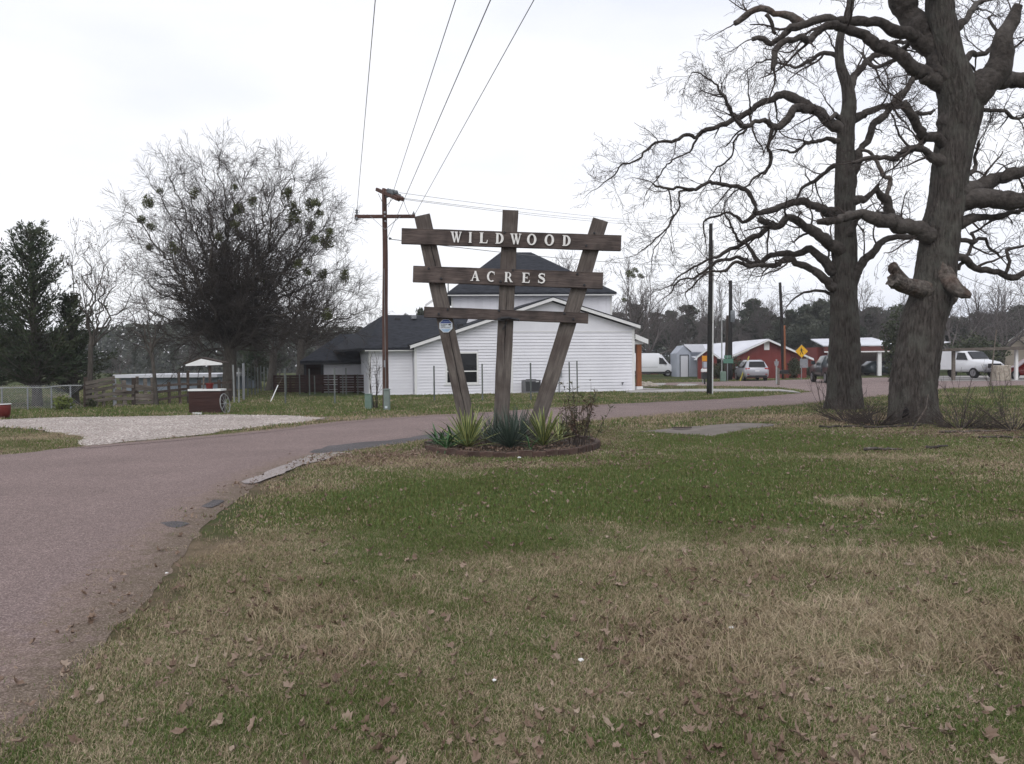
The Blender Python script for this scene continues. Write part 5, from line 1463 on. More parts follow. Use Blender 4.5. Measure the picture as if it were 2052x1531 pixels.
for s in (-1, 1):
    quad('headlight', [(2.86, s * .72, .80), (2.90, s * .5, .80), (2.80, s * .5, 1.0), (2.70, s * .80, 1.02)], 'head_glass', van, .04, (1, 0, 0))
    for x in (-1.75, 2.0): wheel(van, x, s * .90, .36)
# dark pickup, from behind
Yv = 57
tr = empty('dark_pickup', vloc(1699, Yv) + Vector((0, 2.7, 0)), R(90 - 6), 'dark blue green pickup seen from behind the left oak trunk', 'pickup truck')
body('bed', [(-2.85, .55, 1.1, 1.40, 1.0, .97), (-2.78, .50, 1.1, 1.42, 1.02, .97), (-.95, .48, 1.1, 1.42, 1.02, .97)], 'car_dark', tr)
body('cab', [(-.93, .48, 1.38, 1.88, 1.02, .76), (-.80, .46, 1.38, 1.97, 1.02, .76), (.55, .46, 1.36, 1.95, 1.02, .76), (1.15, .46, 1.34, 1.40, 1.0, .80), (2.6, .5, 1.18, 1.25, .98, .84), (2.8, .55, .95, 1.02, .92, .80)], 'car_dark', tr)
quad('rear_window', [(-.945, -.68, 1.46), (-.945, .68, 1.46), (-.90, .62, 1.84), (-.90, -.62, 1.84)], 'glass_dark', tr, .02, (-1, 0, .1))
for s in (-1, 1):
    quad('tail_light', [(-2.88, s * .98, .95), (-2.89, s * .82, .95), (-2.89, s * .82, 1.35), (-2.88, s * .98, 1.35)], 'tail_red', tr, .03, (-1, 0, 0))
    MB().box(.75, .95, s * 1.04, s * 1.30, 1.32, 1.58).build('side_mirror', M['car_dark'], tr)
    for x in (-1.8, 1.85): wheel(tr, x, s * .88, .42, .28)
MB().box(-2.98, -2.86, -.95, .95, .52, .70).build('bumper', M['galv'], tr, bevel=.02)
quad('number_plate', [(-2.87, -.17, .80), (-2.87, .17, .80), (-2.87, .17, .92), (-2.87, -.17, .92)], 'plate_white', tr, .015, (-1, 0, 0))
# white service truck facing us, turned right
Yv = 71
sv_ = empty('white_service_truck', vloc(1936, Yv), R(-73), 'white utility truck with tall box body and dark grille behind the flat carport', 'truck')
sv_.scale = (1.12, 1.12, 1.14)
body('cab', [(-.2, .5, 1.35, 2.0, 1.0, .82), (.1, .48, 1.35, 2.05, 1.02, .82), (.75, .48, 1.33, 1.98, 1.02, .80), (1.35, .48, 1.28, 1.40, 1.0, .82), (2.35, .5, 1.12, 1.22, .98, .84), (2.55, .55, .9, .98, .95, .82)], 'car_white', sv_)
MB().box(-3.2, -.22, -1.06, 1.06, .62, 2.22).build('box_body', M['car_white'], sv_, bevel=.04)
MB().box(-.21, .2, -.9, .9, 2.06, 2.22).build('box_overhang', M['car_white'], sv_, bevel=.03)
quad('windscreen', [(1.33, -.78, 1.44), (1.33, .78, 1.44), (.80, .70, 1.95), (.80, -.70, 1.95)], 'glass_dark', sv_, .06, (1, 0, .6))
for s in (-1, 1):
    quad('side_window', [(.05, s * .99, 1.38), (1.1, s * .99, 1.36), (.70, s * .84, 1.88), (.05, s * .85, 1.92)], 'glass_dark', sv_, .04, (0, s, .2))
    quad('headlight', [(2.55, s * .92, .86), (2.57, s * .68, .86), (2.54, s * .68, 1.04), (2.50, s * .92, 1.04)], 'head_glass', sv_, .04, (1, 0, 0))
    for x in (-2.2, 1.6): wheel(sv_, x, s * .88, .40, .26)
MB().box(2.55, 2.61, -.62, .62, .78, 1.08).build('grille', M['plastic_black'], sv_, bevel=.02)
MB().box(2.5, 2.66, -.98, .98, .46, .70).build('bumper', M['galv'], sv_, bevel=.03)
for x in (-2.6, -1.9, -1.2): MB().box(x - .3, x + .3, -1.075, -1.062, .9, 1.9).build('locker_door', M['car_white'], sv_)
# red car at the right edge
Yv = 66
rc = empty('red_car', vloc(2062, Yv), R(172), 'red car cut by the right edge under the flat carport', 'car')
body('body', [(-2.2, .40, .95, 1.02, .84, .78), (-2.05, .30, .98, 1.15, .9, .76), (-1.6, .28, .98, 1.60, .92, .66), (.2, .28, .96, 1.62, .92, .64), (1.0, .28, .94, 1.02, .9, .74), (2.0, .32, .82, .88, .86, .7), (2.2, .38, .62, .70, .78, .62)], 'car_red', rc)
for s in (-1, 1):
    quad('side_window', [(-1.6, s * .905, 1.02), (.75, s * .9, 1.0), (.1, s * .67, 1.52), (-1.4, s * .69, 1.52)], 'glass_dark', rc, .03, (0, s, .3))
    quad('headlight', [(2.12, s * .74, .66), (2.19, s * .5, .66), (2.12, s * .5, .80), (2.04, s * .76, .80)], 'head_glass', rc, .03, (1, 0, 0))
    for x in (-1.35, 1.4): wheel(rc, x, s * .82)
# dark car in the carport between the oaks
Yv = 86
dc = empty('parked_car', vloc(1770, Yv), R(15), 'dark car parked inside the carport between the oaks', 'car')
body('body', [(-2.2, .40, .95, 1.02, .84, .78), (-2.05, .30, .98, 1.15, .9, .76), (-1.6, .28, .98, 1.50, .92, .66), (.2, .28, .96, 1.52, .92, .64), (1.0, .28, .94, 1.02, .9, .74), (2.0, .32, .82, .88, .86, .7), (2.2, .38, .62, .70, .78, .62)], 'car_dark', dc)
for s in (-1, 1):
    quad('side_window', [(-1.6, s * .905, 1.02), (.75, s * .9, 1.0), (.1, s * .67, 1.44), (-1.4, s * .69, 1.44)], 'glass_dark', dc, .012, (0, s, .3))
    for x in (-1.35, 1.4): wheel(dc, x, s * .82)
# ------------------------------------------------------------------ trees
def strands_mesh(name, strands, mats, cap_sides=None, smooth=True):
    """strands: list of (points, radii, sides, material index) -> one mesh of tapering tubes"""
    groups = {}
    for st in strands:
        groups.setdefault((st[2], st[3]), []).append(st)
    allv, allf, allm = [], [], []
    base = 0
    for (n, mi), sts in groups.items():
        P = np.array([tuple(p) for st in sts for p in st[0]], float)
        Rr = np.array([r for st in sts for r in st[1]], float)
        ln = np.array([len(st[0]) for st in sts])
        sid = np.repeat(np.arange(len(sts)), ln)
        N = len(P)
        nxt = np.minimum(np.arange(N) + 1, N - 1); nxt = np.where(sid[nxt] == sid, nxt, np.arange(N))
        prv = np.maximum(np.arange(N) - 1, 0); prv = np.where(sid[prv] == sid, prv, np.arange(N))
        T = P[nxt] - P[prv]; T /= np.maximum(np.linalg.norm(T, axis=1, keepdims=True), 1e-9)
        # one reference axis per strand, so that a tube does not twist
        first = np.concatenate([[0], np.cumsum(ln)[:-1]])
        mean = P[first + ln - 1] - P[first]; mean /= np.maximum(np.linalg.norm(mean, axis=1, keepdims=True), 1e-9)
        refs = np.where(np.abs(mean[:, 2:3]) > .75, np.array([[1., .2, 0]]), np.array([[0, 0.1, 1.]]))
        ref = refs[sid]
        U = np.cross(T, ref); U /= np.maximum(np.linalg.norm(U, axis=1, keepdims=True), 1e-6)
        V = np.cross(T, U)
        ang = np.arange(n) * 2 * np.pi / n
        ring = P[:, None, :] + Rr[:, None, None] * (np.cos(ang)[None, :, None] * U[:, None, :] + np.sin(ang)[None, :, None] * V[:, None, :])
        allv.append(ring.reshape(-1, 3))
        seg = np.where(nxt != np.arange(N))[0]
        k = np.arange(n)
        a = seg[:, None] * n + k; b_ = seg[:, None] * n + (k + 1) % n
        f = np.stack([a, b_, b_ + n, a + n], 2).reshape(-1, 4) + base
        allf.append(f); allm.append(np.full(len(f), mi))
        base += N * n
    me = np_mesh(name, np.concatenate(allv), np.concatenate(allf), mats, smooth, np.concatenate(allm))
    return me
def nsides(r):
    return 14 if r > .14 else 8 if r > .05 else 5 if r > .02 else 3
def rvec(rs):
    while True:
        v = Vector((rs.uniform(-1, 1), rs.uniform(-1, 1), rs.uniform(-1, 1)))
        if .05 < v.length < 1: return v.normalized()
def grow(out, rs, p, d, L, r, lvl, prm):
    q = prm[lvl]
    n = max(2, int(round(L / q['seg'])))
    pts, rad, dirs = [p.copy()], [r], [d.copy()]
    rt = q.get('tip', .45)
    for i in range(n):
        d = (d + rvec(rs) * q['wig'] + Vector((0, 0, q['up']))).normalized()
        p = p + d * (L / n)
        pts.append(p); rad.append(max(q.get('rmin', .004), r * (1 - (1 - rt) * (i + 1) / n))); dirs.append(d)
    out.append((pts, rad, nsides(r), 0))
    if lvl + 1 < len(prm):
        c = prm[lvl + 1]
        k = L * q['dens']
        k = int(k) + (rs.random() < k - int(k))
        for j in range(k):
            t_ = rs.uniform(q.get('t0', .15), 1.0)
            i = min(n - 1, int(t_ * n)); f_ = t_ * n - i
            pp = pts[i].lerp(pts[i + 1], f_); dd = dirs[i + 1]
            ax = dd.cross(rvec(rs)).normalized()
            a = rs.uniform(*q['ang'])
            nd = dd * math.cos(a) + ax * math.sin(a)
            Lc = c['len'] * rs.uniform(.55, 1.25) * (1 - .35 * t_)
            grow(out, rs, pp, nd, Lc, max(.004, rad[i] * c['rr'] * rs.uniform(.7, 1)), lvl + 1, prm)
def resample(pts, rad, step, amp, rs, seed):
    """Catmull-Rom through traced points, with the crooked wander of an oak limb"""
    out, ro = [], []
    n = len(pts)
    for i in range(n - 1):
        p0 = pts[max(i - 1, 0)]; p1 = pts[i]; p2 = pts[i + 1]; p3 = pts[min(i + 2, n - 1)]
        L = (p2 - p1).length
        k = max(1, int(L / step))
        for j in range(k):
            u = j / k
            q = .5 * ((2 * p1) + (-p0 + p2) * u + (2 * p0 - 5 * p1 + 4 * p2 - p3) * u * u + (-p0 + 3 * p1 - 3 * p2 + p3) * u ** 3)
            r = rad[i] + (rad[i + 1] - rad[i]) * u
            out.append(q); ro.append(r)
    out.append(pts[-1].copy()); ro.append(rad[-1])
    for i, q in enumerate(out):
        s = q * 1.7 + Vector((seed * 3.1, 0, 0))
        f = min(1, i / 4)
        q += Vector((noise.noise(s), noise.noise(s + Vector((0, 50, 0))), noise.noise(s + Vector((0, 0, 90))))) * amp * f
        if amp > 0:
            q += Vector((noise.noise(s * 3.3), noise.noise(s * 3.3 + Vector((0, 50, 0))), noise.noise(s * 3.3 + Vector((0, 0, 90))))) * amp * .38 * f
            ro[i] *= .88 + .16 * noise.noise(q * 4.0 + Vector((seed, 0, 0))) + .10 * noise.noise(q * 11)
    return out, ro
def bark_tube(name, pts, rad, m, parent, sides=40, ridge=.07, flare=None, seed=0, step=.07, cap=True, jag=False):
    """thick limb or trunk with furrowed, uneven surface built as real relief"""
    P, Rr = resample([Vector(p) for p in pts], rad, step, 0.0, None, seed)
    n = len(P)
    v = []; u = Vector((1, 0, 0)); arc = 0
    for i in range(n):
        t_ = (P[min(i + 1, n - 1)] - P[max(i - 1, 0)]).normalized()
        u = (u - t_ * u.dot(t_)).normalized(); w_ = t_.cross(u)
        if i: arc += (P[i] - P[i - 1]).length
        for k in range(sides):
            a = 2 * pi * k / sides
            ca, sa = math.cos(a), math.sin(a)
            tw = arc * .25
            fq = 2.6 + min(5.0, Rr[0] * 11)
            q = Vector((math.cos(a + tw) * fq, math.sin(a + tw) * fq, arc * .9 + seed * 7))
            big = noise.noise(Vector((ca * .9, sa * .9, arc * .45 + seed)))
            rd = 1 - abs(noise.noise(q)) * 2
            fine = noise.noise(Vector((math.cos(a + tw) * 11, math.sin(a + tw) * 11, arc * 3.0 + seed)))
            rr = Rr[i] * (1 + .16 * big + ridge * rd + ridge * .5 * fine)
            rr *= .91
            if jag and i >= n - 5: rr *= 1 + .5 * noise.noise(Vector((ca * 2.5, sa * 2.5, seed + 3 * i)))
            if flare:
                h = P[i].z
                lob = max(0, math.cos(a * flare[2] + seed)) ** 2 + .35
                rr += flare[0] * lob * math.exp(-max(0, h) / flare[1])
            v.append(P[i] + (u * ca + w_ * sa) * rr)
    idx_ = np.arange(n * sides).reshape(n, sides)
    nx2 = np.roll(idx_, -1, 1)
    f = np.stack([idx_[:-1].ravel(), nx2[:-1].ravel(), nx2[1:].ravel(), idx_[1:].ravel()], 1)
    me = np_mesh(name, np.array([tuple(x) for x in v]), f, [m], True)
    if cap:
        bm = bmesh.new(); bm.from_mesh(me); bm.verts.ensure_lookup_table()
        last = [bm.verts[int(idx_[-1, k])] for k in range(sides)]
        c = bm.verts.new(P[-1] - (P[-1] - P[-2]).normalized() * Rr[-1] * (.5 if jag else -.3))
        for k in range(sides): bm.faces.new((last[k], last[(k + 1) % sides], c))
        bm.to_mesh(me); bm.free()
    o = link(name, me, parent)
    o.location = -parent.location
    return o

OAKP = [dict(),
        dict(len=1.55, seg=.16, wig=.34, up=.03, dens=4.2, ang=(.5, 1.2), rr=.50, tip=.35, t0=.12),
        dict(len=.80, seg=.12, wig=.36, up=.02, dens=5.5, ang=(.4, 1.2), rr=.50, tip=.4, t0=.1),
        dict(len=.42, seg=.10, wig=.34, up=.01, dens=5.0, ang=(.4, 1.1), rr=.6, tip=.6, t0=.1, rmin=.0045),
        dict(len=.20, seg=.08, wig=.25, up=.0, dens=0, ang=(.3, 1), rr=.7, tip=.7, rmin=.004)]
def oak(name, label, Y, trunk, limbs, seed, seedlab):
    rs = random.Random(seed)
    b_ = G(trunk[0][0], trunk[0][1]); Y0 = Y
    e = empty(name, (W(trunk[0][0], trunk[0][1], Y).x, Y, 0), 0, label, 'tree')
    s = mpp(Y)
    def T3(l, drift=0.0, ph=0):
        out, rr = [], []
        tot = sum(math.hypot(l[i + 1][0] - l[i][0], l[i + 1][1] - l[i][1]) for i in range(len(l) - 1)); acc = 0
        for i, (x, y, hw_) in enumerate(l):
            if i: acc += math.hypot(l[i][0] - l[i - 1][0], l[i][1] - l[i - 1][1])
            f = acc / max(tot, 1)
            yy = Y + drift * tot * s * f + .25 * math.sin(f * 5 + ph) * min(1, tot * s / 4) * f
            out.append(W(x, y, yy)); rr.append(max(.006, hw_ * mpp(yy)))
        return out, rr
    tp_, tr_ = T3(trunk)
    base = tp_[0].copy(); base.z = -.15
    tp_ = [base] + tp_[1:]
    bark_tube('trunk', tp_, tr_, M['bark_oak'], e, 84, .085, (tr_[0] * .22, .40, 5), seed)
    tw = []
    for li, (drift, dead, tdens, pts) in enumerate(limbs):
        P, rr = T3(pts, drift, li)
        if rr[0] > .07:      # root the limb inside the stem, with a swollen collar
            d0 = (P[0] - P[1]).normalized(); P = [P[0] + d0 * rr[0] * 1.5] + P; rr = ([rr[0] * .8, rr[0] * 1.22] if rr[0] < .17 else [rr[0] * .6, rr[0] * 1.0]) + rr[1:]
        if dead == 2 or rr[0] > .30:
            bark_tube('limb', P, rr, M['dead_wood'] if dead else M['bark_oak'], e, 48, .085, None, seed + li, .06, True, dead == 2)
            Pr, Rr = resample([p.copy() for p in P], rr, .2, .0, rs, li)
        else:
            Pr, Rr = resample([p.copy() for p in P], rr, .09, .17 if rr[0] < .2 else .09, rs, li + seed)
            me = strands_mesh('limb', [(Pr, Rr, 12 if rr[0] > .08 else 8, 0)], [M['dead_wood'] if dead else M['bark_limb']])
            bm = bmesh.new(); bm.from_mesh(me); bmesh.ops.holes_fill(bm, edges=[x for x in bm.edges if x.is_boundary]); bm.to_mesh(me); bm.free()
            o = link('limb', me, e); o.location = -e.location
        if tdens <= 0: continue
        # side shoots along the limb
        for i in range(2, len(Pr) - 1):
            r = Rr[i]
            frac = i / len(Pr)
            stepl = (Pr[i] - Pr[i - 1]).length
            prob = stepl * tdens * 1.55 * (0.3 + 2.5 * frac)
            while prob > 0:
                if rs.random() < prob:
                    dd = (Pr[i + 1] - Pr[i - 1]).normalized()
                    ax = dd.cross(rvec(rs)).normalized(); a = rs.uniform(.5, 1.35)
                    nd = dd * math.cos(a) + ax * math.sin(a)
                    L = rs.uniform(.5, 1.9) * (1.15 - .45 * frac)
                    grow(tw, rs, Pr[i].copy(), nd, L, min(r * .55, .045) * rs.uniform(.5, 1), 1, OAKP)
                prob -= 1
        grow(tw, rs, Pr[-1].copy(), (Pr[-1] - Pr[-2]).normalized(), .9, min(Rr[-1], .02), 1, OAKP)
    me = strands_mesh('crown', tw, [M['twig']])
    o = link('crown', me, e); o.location = -e.location; o['kind'] = 'stuff'
    return e, tw
trunkL = [(1694,832,34),(1693,760,31.5),(1692,700,30),(1691,620,28),(1691,560,27),(1694,500,22),(1693,440,20),(1693,380,20),(1694,320,19),(1696,260,17),(1702,210,14),(1697,170,11),(1684,130,9),(1682,90,8),(1690,50,7),(1703,20,7),(1708,-20,6),(1715,-90,4)]
limbsL = [
 (.12,0,.9,[(1682,268,14),(1655,240,12),(1625,215,11),(1600,200,10),(1580,188,10),(1555,195,8),(1520,212,7),(1485,228,7),(1455,245,6),(1425,258,5),(1400,268,4),(1375,265,4),(1355,280,3.5),(1320,287,3),(1300,300,3),(1285,320,2.2),(1250,330,2),(1225,355,1.5),(1208,372,1)]),
 (-.3,0,1.3,[(1620,216,10),(1592,218,9),(1577,235,9),(1557,252,8),(1545,240,6),(1525,240,5),(1500,248,5),(1485,240,5),(1470,225,4),(1455,205,4),(1442,185,3.5),(1430,165,2),(1405,150,1.5),(1385,155,1)]),
 (-.1,0,.9,[(1552,255,5),(1545,283,4),(1543,310,4),(1530,340,3.5),(1515,355,3),(1495,375,2),(1470,385,1.5),(1450,405,1.2)]),
 (.2,0,.9,[(1400,268,3),(1390,300,2.2),(1370,310,2),(1350,320,2),(1325,345,1.6),(1310,370,1.3)]),
 (.1,0,.8,[(1500,248,3.5),(1490,265,3),(1475,280,2.4),(1468,300,2),(1455,330,2),(1440,337,2),(1425,360,1.5)]),
 (-.15,0,.8,[(1682,430,13),(1650,420,10),(1620,410,9),(1595,408,8),(1570,415,8),(1545,425,7),(1515,428,6),(1508,410,5),(1500,390,5),(1480,382,5),(1455,375,4.5),(1435,368,4),(1420,366,4),(1390,380,3.5),(1365,375,3),(1340,382,3),(1312,378,2.5),(1305,370,1.5)]),
 (.2,0,.9,[(1515,428,5),(1490,438,4),(1465,430,3),(1445,425,3),(1430,440,2.5),(1410,450,2),(1410,470,1.5)]),
 (-.1,0,.9,[(1390,380,3),(1358,390,2.5),(1355,420,2.2),(1340,450,2),(1320,475,2),(1305,492,1.5),(1285,505,1)]),
 (.3,0,.8,[(1340,382,2),(1345,410,1.6),(1342,440,1.5),(1318,480,1.2),(1310,520,1)]),
 (-.35,0,.7,[(1678,497,15),(1650,480,12),(1620,455,10),(1600,445,9),(1575,442,8),(1545,450,8),(1518,445,7)]),
 (.15,0,1.1,[(1545,450,6),(1520,470,6),(1495,480,5),(1465,495,4.5),(1440,508,4),(1415,520,3),(1390,535,2.5),(1370,550,2),(1345,575,1.5)]),
 (.25,0,.9,[(1672,540,12),(1640,515,9),(1610,505,8),(1580,508,7),(1545,515,6),(1525,530,6),(1500,520,5),(1470,520,4),(1440,530,4),(1415,545,3),(1395,558,2.5),(1365,565,2),(1345,590,1.6)]),
 (-.2,0,.9,[(1525,530,5),(1500,500,4),(1480,470,3),(1460,440,2.5),(1450,425,1.5)]),
 (-.2,0,.9,[(1672,575,12),(1645,548,9),(1610,532,8),(1578,520,7),(1555,530,6),(1525,532,5),(1480,525,4),(1440,540,3),(1400,565,2),(1375,590,1.2)]),
 (.3,0,.9,[(1708,248,12),(1735,232,8),(1755,225,7),(1775,218,6),(1800,212,5),(1830,222,5),(1855,230,4),(1875,215,3)]),
 (.1,0,.6,[(1702,380,12),(1712,330,9),(1730,290,8),(1755,250,8),(1775,220,7),(1800,190,7),(1825,165,6),(1850,140,5),(1870,110,4)]),
 (.4,0,1.0,[(1703,172,11),(1722,145,8),(1745,118,7),(1770,105,6),(1785,90,5),(1815,75,4)]),
 (-.3,0,.5,[(1706,560,15),(1722,535,11),(1740,515,9),(1760,498,8),(1790,482,7),(1815,478,7),(1840,480,6)]),
 (.1,0,.5,[(1706,402,10),(1735,395,8),(1752,385,5),(1760,372,2)]),
 (-.4,1,.0,[(1716,302,2),(1735,305,3.5),(1755,322,4.5),(1772,345,5),(1780,372,5),(1776,392,5),(1772,405,4)]),
 (.5,0,1.1,[(1688,330,7),(1660,345,5),(1630,365,4),(1610,385,3),(1590,400,2)]),
 (-.5,0,1.1,[(1685,285,6),(1660,278,5),(1620,285,4),(1590,300,3),(1560,305,2)]),
 (-.6,0,1.1,[(1690,240,7),(1675,225,5),(1660,235,5),(1645,225,4)]),
 (.7,0,1.2,[(1682,120,6),(1650,110,5),(1620,125,4),(1580,130,3),(1540,120,2),(1510,130,1.5)]),
 (-.7,0,1.1,[(1690,470,8),(1720,440,5),(1750,425,4),(1790,430,3)]),
 (.6,0,1.0,[(1700,600,5),(1670,590,4),(1630,580,3),(1600,590,2),(1580,610,1.5)]),
]
oakL, twL = oak('bare_oak', 'big bare oak nearest the road, slimmer straight trunk right of the sign', 26.6, trunkL, limbsL, 5, '')
trunkR = [(1830,852,46),(1830,780,44),(1841,700,41),(1852,640,41),(1872,581,42),(1882,500,39),(1888,450,38),(1898,400,36),(1907,330,36),(1919,270,36),(1926,220,40),(1915,170,38),(1900,120,32),(1889,60,29),(1883,0,27),(1890,-120,22),(1900,-260,14)]
limbsR = [
 (.1,0,.3,[(1900,150,30),(1870,95,30),(1838,50,29),(1800,-5,27),(1780,-70,24),(1760,-180,16)]),
 (-.15,0,.3,[(1930,215,36),(1965,180,30),(1992,148,28),(2008,110,25),(2010,80,21),(2028,40,14),(2040,8,9)]),
 (.2,0,.6,[(1985,160,24),(2010,158,20),(2040,152,18),(2080,160,17),(2140,140,14)]),
 (-.1,0,.4,[(1862,92,19),(1840,75,16),(1800,60,13),(1760,48,11),(1720,40,10),(1680,38,9),(1640,42,9),(1600,45,9),(1580,62,8),(1560,78,7),(1535,85,6),(1505,86,5)]),
 (.15,1,.5,[(1602,45,8),(1575,35,8),(1555,28,7),(1520,28,7),(1490,38,7),(1465,47,6)]),
 (.1,0,.3,[(1535,28,5),(1550,42,4),(1562,62,3.5)]),
 (-.25,0,.3,[(1885,178,19),(1860,155,17),(1825,130,15),(1790,108,14),(1755,85,12),(1720,68,11),(1690,60,10),(1660,58,9),(1625,70,8),(1590,85,7),(1565,95,7),(1550,115,7),(1546,138,5)]),
 (-.3,0,.6,[(1905,292,14),(1858,280,11),(1836,255,10),(1820,230,10),(1813,210,10)]),
 (-.2,0,.9,[(1900,330,12),(1845,302,8),(1820,308,7),(1790,320,6),(1765,315,5),(1735,318,5),(1712,328,3.5)]),
 (-.35,0,.35,[(1878,474,20),(1825,458,17),(1790,440,16),(1755,440,14),(1735,432,12),(1700,440,10),(1660,440,9),(1638,443,7)]),
 (-.5,0,.5,[(1800,446,14),(1780,420,11),(1765,392,9),(1758,378,4)]),
 (-.5,2,.0,[(1885,592,22),(1838,578,18),(1808,570,16),(1788,560,13)]),
 (-.6,2,.0,[(1815,572,12),(1800,552,12),(1790,537,10),(1795,528,5)]),
 (-.5,2,.0,[(1872,505,20),(1890,545,18),(1912,576,15),(1932,589,10),(1946,594,4)]),
 (.1,0,.6,[(1925,385,24),(1965,370,18),(2000,355,14),(2052,350,13),(2110,335,10)]),
 (-.2,0,.4,[(1925,405,30),(1970,398,23),(2010,396,21),(2060,399,19),(2130,388,15)]),
 (.1,0,.8,[(1922,450,12),(1960,432,8),(2000,425,7),(2040,418,5),(2080,408,4)]),
 (.1,0,.6,[(1905,500,10),(1932,515,9),(1948,535,8),(1965,544,7),(1990,544,7),(2010,550,7),(2035,556,7),(2060,540,6),(2090,520,4)]),
 (.3,0,.9,[(2015,548,4),(2020,520,3.5),(2018,500,3.5),(2040,492,3),(2060,480,2)]),
 (.3,0,.9,[(1935,350,6),(1958,340,4),(1962,310,3.5),(1960,285,2.5)]),
 (.2,0,1.0,[(1950,215,6),(1985,225,4),(2015,230,4),(2060,235,3)]),
 (.7,0,1.1,[(1930,130,8),(1950,110,6),(1985,100,5),(2000,70,4),(1985,30,3)]),
 (.9,0,1.1,[(1900,60,10),(1935,40,7),(1960,10,6),(1990,-20,5),(2010,-60,4)]),
 (.8,0,1.1,[(1850,60,8),(1820,90,6),(1790,120,5),(1750,130,4),(1720,110,3)]),
 (-.9,0,.9,[(1895,10,10),(1860,-30,8),(1830,-70,6),(1780,-100,4)]),
 (.6,0,1.1,[(1905,470,6),(1935,480,5),(1965,475,4),(1990,500,3),(2010,520,2)]),
 (.5,0,.9,[(1920,540,5),(1945,500,4),(1955,460,3),(1990,450,2)]),
]
oakR, twR = oak('bare_oak', 'biggest bare oak at the right with broken stubs and very thick trunk', 20.8, trunkR, limbsR, 9, '')
# sunken hole at the foot of the big oak
h0 = W(1814, 838, 20.1)

# ------------------------------------------------------------------ dense fine branched tree (elm) at left
EL = [dict(),
      dict(len=3.6, seg=.35, wig=.13, up=.035, dens=3.0, ang=(.30, .75), rr=.42, tip=.22, t0=.15),
      dict(len=1.9, seg=.22, wig=.24, up=.018, dens=4.6, ang=(.3, .8), rr=.5, tip=.3, t0=.1),
      dict(len=.95, seg=.22, wig=.24, up=.01, dens=3.9, ang=(.3, .9), rr=.55, tip=.6, t0=.1, rmin=.006),
      dict(len=.45, seg=.2, wig=.15, up=0, dens=0, ang=(.3, .8), rr=.7, tip=.7, rmin=.005)]
def vase_tree(name, label, base, Y, fork, targets, seed, tr, m_trunk, m_twig, prm, dens=1.0, stemr=.14, pull=1.0):
    rs = random.Random(seed)
    b_ = Vector((W(base[0], base[1], Y).x, Y, 0))
    e = empty(name, b_, 0, label, 'tree')
    fk = W(fork[0], fork[1], Y)
    bark_tube('trunk', [b_ + Vector((0, 0, -.1)), b_.lerp(fk, .5) + Vector((.03, 0, 0)), fk, fk + (fk - b_) * .12], [tr, tr * .9, tr * .85, tr * .5], M[m_trunk], e, 28, .05, (tr * .35, .5, 4), seed, .12)
    tw = []
    for (tx, ty, dy) in targets:
        t_ = W(tx, ty, Y + dy)
        t_ = fk + (t_ - fk) * pull
        s0 = b_.lerp(fk, rs.uniform(.75, 1.0))
        mid = s0.lerp(t_, .45) + Vector((rs.uniform(-.2, .2), rs.uniform(-.3, .3), rs.uniform(.1, .6)))
        pts = [s0, s0.lerp(mid, .5) + Vector((0, 0, .12)), mid, mid.lerp(t_, .5) + rvec(rs) * .25, t_]
        L = sum((pts[i + 1] - pts[i]).length for i in range(4))
        r0 = stemr * rs.uniform(.7, 1.2)
        Pr, Rr = resample(pts, [r0, r0 * .85, r0 * .6, r0 * .36, r0 * .12], .25, .42, rs, seed + tx)
        me = strands_mesh('limb', [(Pr, Rr, 8, 0)], [M[m_trunk]]); o = link('limb', me, e); o.location = -e.location
        for i in range(2, len(Pr) - 1):
            fr = i / len(Pr)
            pr = .3 * 3.0 * dens * (.4 + .9 * fr)
            while pr > 0:
                if rs.random() < pr:
                    dd = (Pr[i + 1] - Pr[i - 1]).normalized(); ax = dd.cross(rvec(rs)).normalized(); a = rs.uniform(.35, 1.15)
                    L_ = rs.uniform(1.0, 3.4) * (1.15 - .85 * fr)
                    grow(tw, rs, Pr[i].copy(), dd * math.cos(a) + ax * math.sin(a), L_, min(.035, Rr[i] * .5), 2, prm)
                pr -= 1
    me = strands_mesh('crown', tw, [M[m_twig]]); o = link('crown', me, e); o.location = -e.location; o['kind'] = 'stuff'
    return e, tw
tg = [(228,385,-1),(262,460,2),(285,330,1),(318,285,-2),(350,320,3),(385,280,0),(428,262,-1),(455,300,3),(490,285,-3),(530,310,2),(575,300,0),(610,300,-2),(640,325,2),(672,355,-1),(700,400,2),(728,430,-2),(715,500,3),(245,540,-3),(300,420,4),(400,360,-4),(500,370,4),(560,380,-4),(650,430,4),(735,560,0),(690,600,-3),(260,600,1),(225,640,-1),(250,680,2),(720,650,-1),(540,440,-3),(420,450,3),(345,440,-4),(450,400,0),(600,480,-3),(330,560,3)]
elm, twE = vase_tree('mistletoe_tree', 'large bare spreading tree with mistletoe clumps behind the roofed planter', (457, 797), 41, (462, 690), tg, 3, .37, 'bark_elm', 'twig_elm', EL, 2.0, .085, .94)
def leaf_cloud(n, size, rs_, spread, flat=0.0):
    """n small leaf faces through an ellipsoidal volume; returns vertices, faces"""
    r = np.random.default_rng(rs_)
    d = r.normal(size=(n, 3)); d /= np.linalg.norm(d, axis=1, keepdims=True)
    rad = r.random(n) ** .45
    c = d * rad[:, None] * np.array(spread)
    return leaf_faces(c, size, r)
